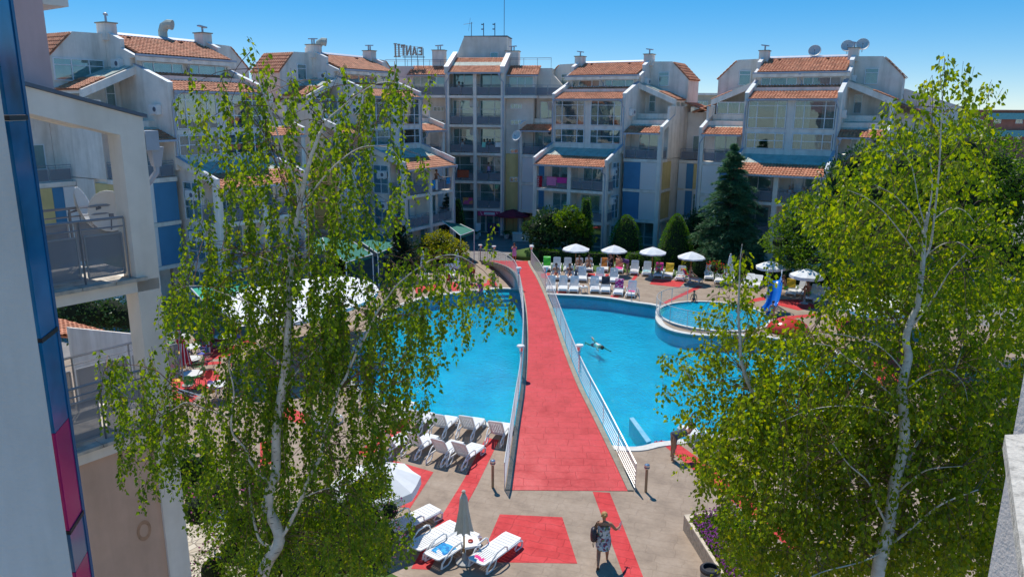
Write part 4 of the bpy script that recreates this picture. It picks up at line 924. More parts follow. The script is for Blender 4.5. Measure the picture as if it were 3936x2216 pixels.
cloth('airbed','bright green inflatable airbed leaning on a back row lounger','airbed',D['b1'],TW['green'],'back',.0,1.05,.62); cloth('towel','crumpled white towel on a back row lounger by the green airbed','towel',D['b3'],TW['white'],y0=.9,y1=1.4); cloth('towel','orange towel hanging beside the woman in the floral dress','towel',D['b6'],TW['orange'],'back',.0,.9,.5); cloth('towel','salmon and pink towel spread over a back row lounger','towel',D['b7'],TW['salmon'],'back',.0,1.1,.66); cloth('towel','purple pink towel end on the bent woman lounger','towel',D['b7'],TW['hot'],y0=.7,y1=1.5,wd=.72)
cloth('towel','pale pink towel left of the third parasol','towel',D['b8'],TW['white'],y0=.8,y1=1.6); cloth('towel','pale teal towel under the third parasol','towel',D['b9'],TW['teal'],y0=.8,y1=1.6); cloth('towel','hot pink towel behind the seated sunbather','towel',D['b10'],TW['hot'],'back',.1,1.1,.62); cloth('towel','turquoise towel under the seated sunbather','towel',D['b10'],TW['teal'],y0=.72,y1=1.7,wd=.66); cloth('towel','yellow and orange towel over a far backrest','towel',D['b11'],TW['yellow'],'back',.0,1.15,.66); cloth('towel','multicoloured print towel heap on a far lounger','towel',D['b12'],TW['mix'],y0=.95,y1=1.4)
cloth('towel','rainbow striped towel draped over a far lounger','towel',D['b13'],TW['rain'],'back',.0,1.1,.64); cloth('towel','yellow towel over the backrest behind the man in green shorts','towel',D['c3'],TW['yellow'],'back',.1,1.1,.64,tilt=62); cloth('towel','pale blue towel on the rightmost far lounger','towel',D['c6'],TW['teal'],y0=.85,y1=1.4)
# small tables
def side_table(px, label, rz=.3, ash=True):
    p = g(*px, 0); T = thing('side_table', label, 'table', p, rz, 'small white side tables')
    m = MB(); m.box(-.24,.24,-.24,.24,.43,.46); m.box(-.22,.22,-.22,.22,.38,.429); m.build('tabletop', WPLAST, T)
    for a in (-1,1):
        for b in (-1,1): l = MB(); l.tube([(a*.2,b*.2,.40),(a*.22,b*.22,0)], [.028,.022], 6); l.build('leg', WPLAST, T)
    if ash: q = MB(); q.lathe([(.06,.46),(.075,.475),(.07,.50),(.05,.505),(.045,.48)], n=10); o = q.build('ashtray', mat('red_ashtray',(.5,.03,.02),.4)); o.location = p; tag(o, 'red ashtray on the '+label.replace('small white ',''), 'ashtray', 'red ashtrays on side tables')
side_table(rm4(400,275), 'small white side table at the near pool edge between loungers'); side_table(rm4(930,1290), 'small white side table under the closed beige parasol'); side_table(r2(700,650), 'small white side table in the far front row'); side_table(r2(795,555), 'small white side table in the far middle row'); side_table(r2(660,425), 'small white side table in the far back row', ash=False); side_table(r3(2010,800), 'small white side table at far right behind birch leaves')
# parasols
def parasol(px, label, rad=1.45, top=2.55, rz=0, pole=WOODP, val=.16, drop=.5, z=0, lean=0, matc=None, group='open white parasols'):
    p = g(*px, z); T = thing('parasol', label, 'parasol', (p.x,p.y,z), rz, group)
    m = MB(); m.tube([(0,0,0),(0,0,top+.05)], .024, 7); m.build('pole', pole, T)
    m = MB(); n = 8; prof = [(.03,top),(rad*.5,top-drop*.42),(rad,top-drop)]
    for i in range(n):
        a0, a1 = 2*pi*i/n, 2*pi*(i+1)/n
        for (ra,za),(rb,zb) in zip(prof[:-1], prof[1:]):
            am = (a0+a1)/2; sg = lambda r_: .985*cos(pi/n)*r_
            A_, B_ = V((ra*cos(a0),ra*sin(a0),za)), V((ra*cos(a1),ra*sin(a1),za)); C_, D_ = V((rb*cos(a1),rb*sin(a1),zb)), V((rb*cos(a0),rb*sin(a0),zb))
            Mi, Mo = (A_+B_)/2-V((0,0,.02*ra)), (C_+D_)/2-V((0,0,.04*rb/rad))
            m.add([A_,Mi,B_,C_,Mo,D_], [(0,1,4,5),(1,2,3,4)])
        e0, e1 = V((rad*cos(a0),rad*sin(a0),top-drop)), V((rad*cos(a1),rad*sin(a1),top-drop)); md = (e0+e1)/2-V((0,0,.04))
        for q0, q1 in ((e0,md),(md,e1)): m.add([q0,q1,q1*1.005-V((0,0,val)),q0*1.005-V((0,0,val))], [(0,1,2,3)])
    m.build('canopy', matc or CANVAS, T)
    m = MB()
    for i in range(n): a = 2*pi*i/n; m.tube([(rad*.98*cos(a),rad*.98*sin(a),top-drop-.02),(rad*.45*cos(a),rad*.45*sin(a),top-drop*.42-.03),(.04*cos(a),.04*sin(a),top-.05)], .009, 4)
    m.lathe([(.05,top-.35),(.06,top-.3),(.05,top-.22)], n=8); m.build('rib_frame', pole, T)
    m = MB(); m.lathe([(.26,0),(.27,.05),(.08,.09),(.05,.3)], n=14); m.build('base', mat('concrete_base',(.4,.39,.37),.9,.2), T); return T
def closed_parasol(px, label, h=2.5, r=.3, c=None, z=0, group='closed parasols', l=1.5, stripes=None, pole=None):
    p = g(*px, z); T = thing('closed_parasol', label, 'parasol', (p.x,p.y,z), 0, group)
    m = MB(); m.tube([(0,0,0),(0,0,h+.04)], .024, 7); m.build('pole', pole or WOODP, T)
    m = MB(); n = 24; vs = []; prof = [(.05,h),(.10,h-.12),(r*.55,h-l*.4),(r*.8,h-l*.75),(r,h-l)]
    for k_, (rr, zz) in enumerate(prof):
        for j in range(n):
            a = 2*pi*j/n; q = rr*(1 + (.22 if j % 3 == 0 else -.16)*(k_/4)); vs.append((q*cos(a), q*sin(a), zz - (.05 if j % 3 == 0 else 0)*(k_/4)))
    m.add(vs, [(i*n+j, i*n+(j+1)%n, (i+1)*n+(j+1)%n, (i+1)*n+j) for i in range(4) for j in range(n)] + [tuple(range(n))]); m.lathe([(.05,h+.03),(.055,h+.07),(.02,h+.1)], n=8)
    co = m.build('folded_canopy', c or CANVAS, T)
    if stripes:
        for a in stripes:
            q = MB(); q.prism([V((prof[i][0]*1.13*cos(a+da)+.012*cos(a), prof[i][0]*1.13*sin(a+da)+.012*sin(a), prof[i][1])) for i, da in ((1,-.18),(4,-.07),(4,.07),(1,.18))], (.004*cos(a),.004*sin(a),0)); q.build('lettering_strip', mat('faded_white_print',(.7,.55,.55),.8), co)
    m = MB(); m.lathe([(.24,0),(.25,.05),(.07,.09),(.05,.3)], n=14); m.build('base', mat('concrete_base',(.4,.39,.37),.9,.2), T); return T
parasol(r2(612,432), 'open white parasol above the sunbathers with raised knees', 1.06, 2.25, .2, drop=.4, val=.1); parasol(r2(1035,449), 'open white parasol beside the standing woman in a floral dress', .98, 2.25, .5, drop=.4, val=.1); parasol(r2(1462,473), 'open white parasol between two round clipped bushes', 1.02, 2.25, .1, drop=.4, val=.1); parasol(r2(1890,534), 'open white parasol touching the lower branches of cedar', 1.0, 2.25, .3, drop=.4, val=.1)
parasol(r3(1312,666), 'open white parasol standing behind the blue slide', .97, 2.3, .2, val=.16, drop=.4); parasol(r3(1712,772), 'open white parasol with dappled shade above the seated man', 1.06, 2.3, .4, val=.2, drop=.4); parasol((3360,1330), 'large white parasol mostly hidden behind the right birch', 2.2, 2.7, .1)
parasol((1452,2040), 'open white parasol at the lower left beside the pink bush', 1.3, 2.15, .25, val=.25, drop=.55)
parasol((1962+10,905), 'dark red parasol in the shade right of the supermarket', 1.7, 2.6, .2, matc=mat('dark_red_canvas',(.22,.02,.05),.8), group='red parasols')
closed_parasol(rm4(880,1335), 'closed beige parasol standing between flat loungers', 2.07, .22, mat('beige_canvas',(.55,.53,.44),.85,.08), l=1.1, pole=mat('brass_pole',(.35,.2,.05),.4,.1,metal=.5))
closed_parasol(r1(1035,520), 'closed white parasol left of the bridge, the right one', 2.2, .27, l=1.25); closed_parasol(r1(660,540), 'closed white parasol left of the bridge, above the canopy corner', 2.2, .25, l=1.25); closed_parasol(r3(870,560), 'closed pale parasol behind the young birch', 2.15, .28, l=1.25); closed_parasol(r3(2090,760), 'closed pale parasol at the far right by the blue bin', 2.1, .25, l=1.2)
# cafe
REDC = mat('red_canvas',(.50,.012,.03),.75,.1); 
def r6(x, y): return (650+x/3.625, 1150+y/3.625)
TABW = mat('white_table_top',(.72,.71,.68),.4,.05)
def cafe_table(px, label, r=.44):
    p = g(*r6(*px), .74); T = thing('cafe_table', label, 'table', (p.x,p.y,0), rnd.random(), 'round white cafe tables')
    m = MB(); m.lathe([(r*.98,.715),(r,.725),(r,.74),(r*.97,.745)], n=28); m.build('tabletop', TABW, T)
    m = MB(); m.tube([(0,0,.3),(0,0,.71)], .025, 6); m.build('stem', DGREY, T)
    for i in range(4): a = pi*i/2; l = MB(); l.tube([(.03*cos(a),.03*sin(a),.45),(.12*cos(a),.12*sin(a),.22),(.32*cos(a),.32*sin(a),.015)], .014, 5); l.build('leg', DGREY, T)
for px, lab in (((320,1022),'round white cafe table with a parasol shadow across its top'),((300,820),'round white cafe table under the nearer closed red parasol'),((305,652),'round white cafe table behind the nearer red parasol'),((165,510),'round white cafe table next to the green chairs'),((690,1170),'round white cafe table half covered by birch leaves, with blue chair'),((990,345),'round white cafe table under the edge of large canopy'),((760,512),'round white cafe table beyond the red chairs')): cafe_table(px, lab)
CC = {}
def chair_proto(col, mt, mm):
    T = thing('cafe_chair', None, 'chair')
    m = MB(); m.lathe([(.02,.44),(.2,.445),(.215,.455),(.02,.45)], n=18, sx=1, sy=1); m.build('seat', mm, T)
    b = MB(); b.T = MX.Translation((0,-.2,.45)) @ MX.Rotation(R(12), 4, 'X')
    n = 14; pts = [(.20*sin(2*pi*i/n)*(1.0), 0, .22-.22*cos(2*pi*i/n)) for i in range(n)]
    b.add([(x,y-.004,z) for x,y,z in pts]+[(x,y+.004,z) for x,y,z in pts], [tuple(range(n)), tuple(range(n,2*n))[::-1]]); b.build('backrest', mm, T)
    f = MB(); f.T = b.T; f.tube(pts+[pts[0]], .013, 5); f.T = None
    f.tube([(.21*cos(2*pi*i/16), .21*sin(2*pi*i/16), .452) for i in range(17)], .012, 5)
    for s in (-1,1): f.tube([(s*.19,-.22,.68),(s*.24,-.05,.67),(s*.24,.14,.63),(s*.19,.17,.46)], .012, 5)
    f.build('frame', mt, T)
    for s in (-1,1):
        for q in (-1,1): l = MB(); l.tube([(s*.15,q*.13,.45),(s*.17,q*.17,.3),(s*.22,q*.24,.0)], .011, 5); l.build('leg', mt, T)
    return T
def chair(col, px, face, lab):
    p = g(*r6(*px), .45); first = col not in CC
    if first:
        rgb = dict(yellow=(.72,.42,.02), green=(.03,.30,.06), red=(.45,.02,.025), blue=(.10,.13,.55))[col]
        CC[col] = chair_proto(col, mat(col+'_chair_paint', rgb, .4, .1), meshmat(col+'_perforated', rgb, 1.0 if col == 'yellow' else .62))
    o = CC[col] if first else copy_tree(CC[col])
    o.location = (p.x,p.y,0); o.rotation_euler = (0,0,face); tag(o, lab, 'chair', 'coloured metal cafe chairs')
for a in (('yellow',(170,950),-1.3,'yellow cafe chair left of the shaded white table, upper one of two'),('yellow',(150,1120),-1.2,'yellow cafe chair nearest the column, lower one of two'),('yellow',(165,740),-1.3,'yellow cafe chair behind the nearer red parasol'),('yellow',(560,1290),-.9,'yellow cafe chair at the lower right of the tables'),('yellow',(940,440),-2.6,'yellow cafe chair near the large white canopy'),('yellow',(1190,360),2.5,'yellow cafe chair deepest under the canopy edge'),
          ('green',(405,1060),1.3,'green cafe chair right of the shaded white table'),('green',(290,1160),.2,'green cafe chair in front of the shaded white table'),('green',(400,925),1.6,'green cafe chair behind the shaded white table'),('green',(45,600),-.8,'green cafe chair at the far left by the column'),('green',(100,480),-2.6,'green cafe chair behind the table at the far left'),('red',(545,830),1.9,'red cafe chair right of the blue chair'),('red',(500,1095),1.2,'red cafe chair with its back turned, right of green chairs'),('red',(530,645),2.2,'red cafe chair further back beside another red one'),('red',(545,520),2.6,'red cafe chair furthest back in the cafe'),
          ('blue',(445,750),1.8,'blue cafe chair beside the second white table'),('blue',(235,885),-.2,'blue cafe chair under the nearer red parasol'),('blue',(650,1230),-.3,'blue cafe chair at the leaf covered table'),('blue',(930,560),.3,'blue cafe chair on the red paving near the canopy'),('blue',(190,640),-.4,'blue cafe chair behind the further red parasol'),('green',(820,545),.6,'green cafe chair beside the table beyond the red chairs')): chair(*a)
def cafe_parasol(px, lab): closed_parasol(r6(*px), lab, 2.1, .24, REDC, 0, 'closed red cafe parasols', 1.05, (-1.2,-1.9,-.5,-2.6), STEEL)
cafe_parasol((262,1200), 'closed red parasol with white lettering strips, the nearer one'); cafe_parasol((182,985), 'closed red parasol with white lettering strips, the further one'); closed_parasol((515,1310), 'closed red parasol glimpsed through the near balcony opening', 2.3, .22, REDC, 0, 'closed red cafe parasols', 1.2)
# big white canopy and green awnings
def canopy():
    T = thing('white_canopy', 'large domed white canopy roof behind the left birch', 'canopy', (0,0,0))
    o = spline([at(u,v,y) for u,v,y in ((850,1168,33.5),(930,1235,31),(1090,1245,31),(1260,1205,32.5),(1390,1165,35),(1455,1115,38.5),(1410,1078,40.5),(1300,1060,41),(1150,1075,40),(980,1105,37.5))], 4)
    c = sum(o, V())/len(o); n = len(o); m = MB(); R_ = 6; vs = []
    for k in range(R_+1):
        f = k/R_
        for p in o: q = c.lerp(p, f); q = V((q.x,q.y, p.z*f + (c.z)*(1-f) + .38*(1-f*f))); vs.append(q)
    m.add(vs, [(k*n+i,k*n+(i+1)%n,(k+1)*n+(i+1)%n,(k+1)*n+i) for k in range(R_) for i in range(n)]); m.add([p for p in o]+[p-V((0,0,.16)) for p in o], [(i,(i+1)%n,n+(i+1)%n,n+i) for i in range(n)]); m.build('canopy_roof', CANVAS, T, True)
    for i in (1,7,20,28,33): p = c.lerp(o[i % n], .94); q = MB(); q.tube([(p.x,p.y,0),(p.x,p.y,o[i % n].z)], .05, 8); q.build('post', STEEL, T)
canopy()
AWG = mat('dark_green_awning',(.012,.16,.115),.8,.12,2); AWL = mat('sunlit_green_awning',(.02,.34,.22),.8,.1,2)  # brighter green: sunlight on the fabric put into its colour
def awning(lab, a, b, c, d, mt, drop=0.2, legs=True):
    T = thing('awning', lab, 'awning', (0,0,0), 0, 'green cafe awnings'); m = MB(); m.prism([a,b,c,d], (0,0,-.02)); m.prism([d+V((0,-.01,0)),c+V((0,-.01,0)),c-V((0,.02,drop)),d-V((0,.02,drop))], (0,-.012,0)); m.build('fabric', mt, T)
    f = MB(); 
    for p,q in ((a,d),(b,c),(d,c)): f.tube([p+V((0,0,.03)),q+V((0,0,.03))], .035, 5)
    f.build('awning_frame', PVC, T)
    for p in (d,c): q = MB(); q.tube([(p.x,p.y,0),(p.x,p.y,p.z)], .04, 6); q.build('post', PVC, T)
awning('dark green awning beside the dark juniper, right one of two', at(1352,906,56), at(1423,876,60), at(1527,943,54), at(1452,975,50), AWG)
awning('dark green awning behind the thuja column, left one of two', at(1205,920,52), at(1305,897,56), at(1432,978,50), at(1330,1010,46), AWG)
awning('green awning in front of the supermarket, behind the thuja', at(1700,850,62), at(1770,862,64), at(1822,887,60), at(1770,906,58), AWG)
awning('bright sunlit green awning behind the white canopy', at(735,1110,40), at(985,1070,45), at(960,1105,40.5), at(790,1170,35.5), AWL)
awning('dark green awning between the two left apartment blocks', at(1180,930,48), at(1240,915,50), at(1250,960,47), at(1190,985,45), AWG)
# bollard lights
def bollard(px, lab):
    p = g(*px); T = thing('bollard_light', lab, 'bollard', p, 0, 'steel bollard lights by the bridge foot'); m = MB(); m.tube([(0,0,0),(0,0,.82)], .045, 12); m.build('post', mat('bronze_steel',(.30,.24,.18),.35,.1,metal=.7), T)
    m = MB(); m.lathe([(.05,.82),(.085,.825),(.09,.93),(.085,.96),(.05,.985),(.01,.99)], n=14); m.build('lamp_head', STEEL, T); m = MB(); m.lathe([(.091,.86),(.092,.87),(.091,.9)], n=14); m.build('louvre', DGREY, T)
bollard((1894,1872), 'steel bollard light left of the bridge foot'); bollard((2482,1889), 'steel bollard light right of the bridge foot')
# slide, dolphin-red dome, ladders, rail of the paddling pool
def pool_slide():
    b = g(*r3(1330,900)); T = thing('pool_slide', 'blue water slide with white handrails beside the paddling pool', 'slide', b, R(-22)); SB = mat('blue_slide',(.012,.17,.62),.25,.1,3,spec=.6)
    pts = [(0,1.9,1.75),(0,1.6,1.74),(0,1.2,1.45),(0,.7,.95),(0,.2,.5),(0,-.3,.34),(0,-.55,.36)]; pts = spline([V(p) for p in pts], 4, False); m = MB(); vs = []; prof = [(-.36,.26),(-.33,.28),(-.28,.08),(0,0),(.28,.08),(.33,.28),(.36,.26),(.3,.0),(0,-.05),(-.3,.0)]; k = len(prof)
    for p in pts: vs += [(p.x+a+.18*sin(p.y*1.6), p.y, p.z+c) for a,c in prof]
    m.add(vs, [(i*k+j,i*k+(j+1)%k,(i+1)*k+(j+1)%k,(i+1)*k+j) for i in range(len(pts)-1) for j in range(k)]); m.build('chute', SB, T, True)
    m = MB(); 
    for s in (-1,1): m.prism([(s*.3,2.0,1.72),(s*.3,2.55,0),(s*.3,2.45,0),(s*.3,1.9,1.6)], (s*.05,0,0))
    for i in range(5): m.box(-.3,.3,2.08+i*.1,2.2+i*.1,1.35-i*.3,1.38-i*.3)
    m.build('ladder', SB, T); m = MB()
    m.prism([(-.2,-.35,.3),(.2,-.35,.3),(.25,-.1,0),(-.25,-.1,0)], (0,.12,0)); m.build('foot', SB, T)
    for s in (-1,1): m = MB(); m.tube([(s*.42,1.45,1.75),(s*.42,1.42,2.35),(s*.42,1.6,2.52),(s*.42,1.85,2.45),(s*.4,2.0,1.7)], .03, 7); m.build('handrail', PVC, T); m = MB(); m.tube([(s*.3,1.2,1.4),(s*.34,1.2,0)], .03, 6); m.build('post', STEEL, T)
pool_slide()
def dome():
    c = g(3028,1272); m = MB(); m.lathe([(.02,.72),(.3,.70),(.6,.6),(.88,.42),(1.0,.22),(.98,.05),(.85,-.02)][::-1], n=32, sx=1.15); o = m.build('red_play_dome', mat('glossy_red_fibreglass',(.60,.045,.02),.15,.08,2,spec=.7), None, True); o.location = c; tag(o, 'large glossy red dome at the edge of the paddling pool', 'play dome')
dome()
def pool_ladder(px, lab, rz):
    p = g(*px); T = thing('pool_ladder', lab, 'ladder', p, rz)
    for s in (-1,1): m = MB(); m.tube([(s*.27,.75,0),(s*.27,.62,.5),(s*.27,.4,.78),(s*.27,.15,.72),(s*.27,-.05,.2),(s*.27,-.1,-.8)], .022, 7); m.build('handrail', STEEL, T)
    for z in (-.25,-.55): m = MB(); m.box(-.27,.27,-.14,-.06,z,z+.03); m.build('tread', STEEL, T)
pool_ladder(r2(1280,745), 'chrome pool ladder at the far right edge of the pool', .25)
def arc_rail():
    T = thing('pool_railing', 'curved metal railing around the paddling pool edge', 'railing', (0,0,0)); m = MB(); r = KR+.18; pts = []
    for i in range(41): a = R(104 + i*4.2); pts.append(KC+V((cos(a)*r, sin(a)*r, .1)))
    for h in (.14,.27,.40,.53,.66,.79): m.tube([p+V((0,0,h)) for p in pts], .011, 4)
    m.tube([p+V((0,0,.93)) for p in pts], .024, 6); m.build('rail', MATS['galvanised_rail'], T)
    for p in pts[::5]: q = MB(); q.tube([p-V((0,0,.1)), p+V((0,0,.93))], .02, 6); q.build('post', MATS['galvanised_rail'], T)
arc_rail()
# planter, bin, bits
def planter():
    P_ = G2((2625,2035),(2860,2010),(3000,2290),(2805,2330)); z = .5; T = thing('planter_wall', 'low stone planter wall with a bed of purple flowers', 'planter', (0,0,0)); m = MB(); k = 4
    P2 = [p + (sum(P_,V())/4-p).normalized()*.22 for p in P_]
    SW = mat('pebbled_wall',(.40,.32,.24),.9,.3,10,.6,90); 
    for i in range(4): j = (i+1)%4; m.add([(P_[i].x,P_[i].y,0),(P_[j].x,P_[j].y,0),(P_[j].x,P_[j].y,z-.05),(P_[i].x,P_[i].y,z-.05)], [(0,1,2,3)])
    m.build('wall_face', SW, T); m = MB()
    for i in range(4):
        j = (i+1)%4; m.prism([(P_[i].x,P_[i].y,z-.05),(P_[j].x,P_[j].y,z-.05),(P2[j].x,P2[j].y,z-.05),(P2[i].x,P2[i].y,z-.05)], (0,0,.05+.0005*i))
    m.build('coping', mat('travertine_coping',(.60,.50,.38),.7,.2,6), T); m = MB(); m.add([(p.x,p.y,z-.06) for p in P2], [(0,1,2,3)]); m.build('soil', mat('soil',(.07,.05,.03),.95,.3,8), T)
    return P2
PLB = planter()
def bin_():
    p = g(2722,2290); T = thing('waste_bin', 'dark rimmed metal litter bin standing at the planter wall', 'litter bin', p); m = MB(); m.lathe([(.2,0),(.22,.02),(.24,.72)], n=20); m.build('body', mat('perforated_bin',(.34,.34,.31),.5,.15,10,metal=.4), T); m = MB(); m.lathe([(.23,.72),(.255,.73),(.26,.80),(.22,.84),(.18,.84),(.17,.74)], n=20); m.build('rim', BLACK, T)
bin_()
m = MB(); m.box(-.32,.32,-.16,.16,.0,.05); m.box(-.3,.3,-.14,.14,.05,.06); o = m.build('green_mat', mat('green_plastic',(.06,.33,.10),.5,.1)); p = g(2745,2016); o.location = (p.x,p.y,.002); tag(o, 'green plastic tray lying on the deck behind the planter', 'tray')
for i, (u, v) in enumerate(((2527,1700),(2545,1697))):
    m = MB(); m.lathe([(.02,0),(.05,.0),(.055,.025),(.02,.03)], n=10, sy=2.6); m.tube([(-.04,.05,.03),(0,.02,.08),(.04,.05,.03)], .014, 5); o = m.build('flip_flop', mat('red_rubber',(.5,.03,.06),.6)); o.location = g(u,v,.002); o.rotation_euler = (0,0,1.2+i*.5); tag(o, 'pink red flip-flop beside the pool edge, '+('left of the pair','right of the pair')[i], 'flip-flop', 'pair of flip-flops')
dish((0,0,0), (0,0,1)) if 0 else None
q = at(415,810,13.6); DD = thing('satellite_dish', 'large beige satellite dish on the near corner balcony', 'satellite dish', (q.x,q.y,9.2)); dish(DD, V((0,0,q.z-9.2)), (.62,-.78,.08), .34)
q = at(305,805,13.4); DD = thing('satellite_dish', 'satellite dish seen edge-on beside the large beige one', 'satellite dish', (q.x,q.y,9.2)); dish(DD, V((0,0,q.z-9.2)), (.9,.25,.3), .36)
q = g(835,1985,.9); DD = thing('satellite_dish', 'grey satellite dish among the pink flowering bushes', 'satellite dish', (q.x,q.y,0)); dish(DD, V((0,0,1.0)), (.75,-.35,.5), .45)
q = at(1988,528,62.5); DD = thing('satellite_dish', 'white satellite dish on the left edge of the right-hand block', 'satellite dish', (q.x,q.y,q.z)); dish(DD, V((0,0,.1)), (-.5,-.7,.4), .42)
# planters with palms by the shop
def palm(px, lab, s=1.0, z=0):
    p = g(*px, z); T = thing('potted_palm', lab, 'potted palm', p, rnd.random(), 'potted palms round the court'); m = MB(); m.lathe([(.2*s,0),(.3*s,.4*s),(.31*s,.45*s),(.25*s,.44*s)], n=12); m.build('pot', mat('white_pot',(.6,.6,.58),.6), T); m = MB()
    for i in range(16):
        a = 2*pi*i/16*2.4; e = .5+.5*rnd.random(); L = (.7+.3*rnd.random())*s; pr = None
        pts = [V((cos(a)*L*t*cos(e*(1-t*.9)), sin(a)*L*t*cos(e*(1-t*.9)), .5*s+L*(t*sin(e)-.55*t*t))) for t in (0,.25,.5,.75,1)]; sd = V((-sin(a),cos(a),0))
        for k in range(4): w0, w1 = .09*s*sin(pi*(k+.2)/4.4), .09*s*sin(pi*(k+1.2)/4.4); m.add([pts[k]-sd*w0,pts[k]+sd*w0,pts[k+1]+sd*w1,pts[k+1]-sd*w1], [(0,1,2,3)])
    m.build('fronds', leafmat('palm_leaf',[(0,(.03,.08,.02)),(1,(.06,.14,.03))]) if 'palm_leaf' not in MATS else MATS['palm_leaf'], T)
palm((1832,918), 'potted palm left of the supermarket door'); palm((1946,916), 'potted palm right of the supermarket door, white pot'); palm((3030,1060), 'dark palm plant in a pot behind the slide parasol', 1.3); palm((2720,1046), 'spiky dark plant behind the rainbow towel lounger', .9)
def box_thing(nm, px, sx, sy, sz, mt, lab, cat, z=0, extra=None):
    p = g(*px, z); m = MB(); m.box(-sx/2,sx/2,-sy/2,sy/2,0,sz); m.box(-sx/2-.03,sx/2+.03,-sy/2-.03,sy/2+.03,sz,sz+.05); o = m.build(nm, mt); o.location = p; return tag(o, lab, cat)
box_thing('planter_box', (2015,925), 2.2,1.0,.7, WHITE2, 'low white planter box left of the dark glossy bush', 'planter'); box_thing('drinks_cabinet', (1928,897), .6,.5,1.7, mat('cool_blue',(.08,.25,.5),.4), 'pale blue drinks cabinet beside the supermarket door', 'cabinet'); box_thing('chest_freezer', (1905,893), 1.5,.7,.95, mat('navy_freezer',(.02,.06,.2),.4), 'dark blue chest freezer in front of the supermarket', 'freezer'); box_thing('advert_board', (1838,906), .5,.08,1.2, PVC, 'white standing board beside the supermarket column', 'board'); box_thing('blue_bin', r3(2080,700), .45,.45,.85, mat('blue_bin',(.02,.07,.3),.5), 'dark blue bin beside the far right closed parasol', 'bin')

TR = thing('terrace_railing', 'pale metal terrace railing at the foot of the near column', 'railing', (0,0,0)); a_, b_ = g(640,1560), g(800,1612); rail(TR, [(a_.x,a_.y),(b_.x,b_.y)], 0, .95, False, 'rail', MATS['galvanised_rail'])
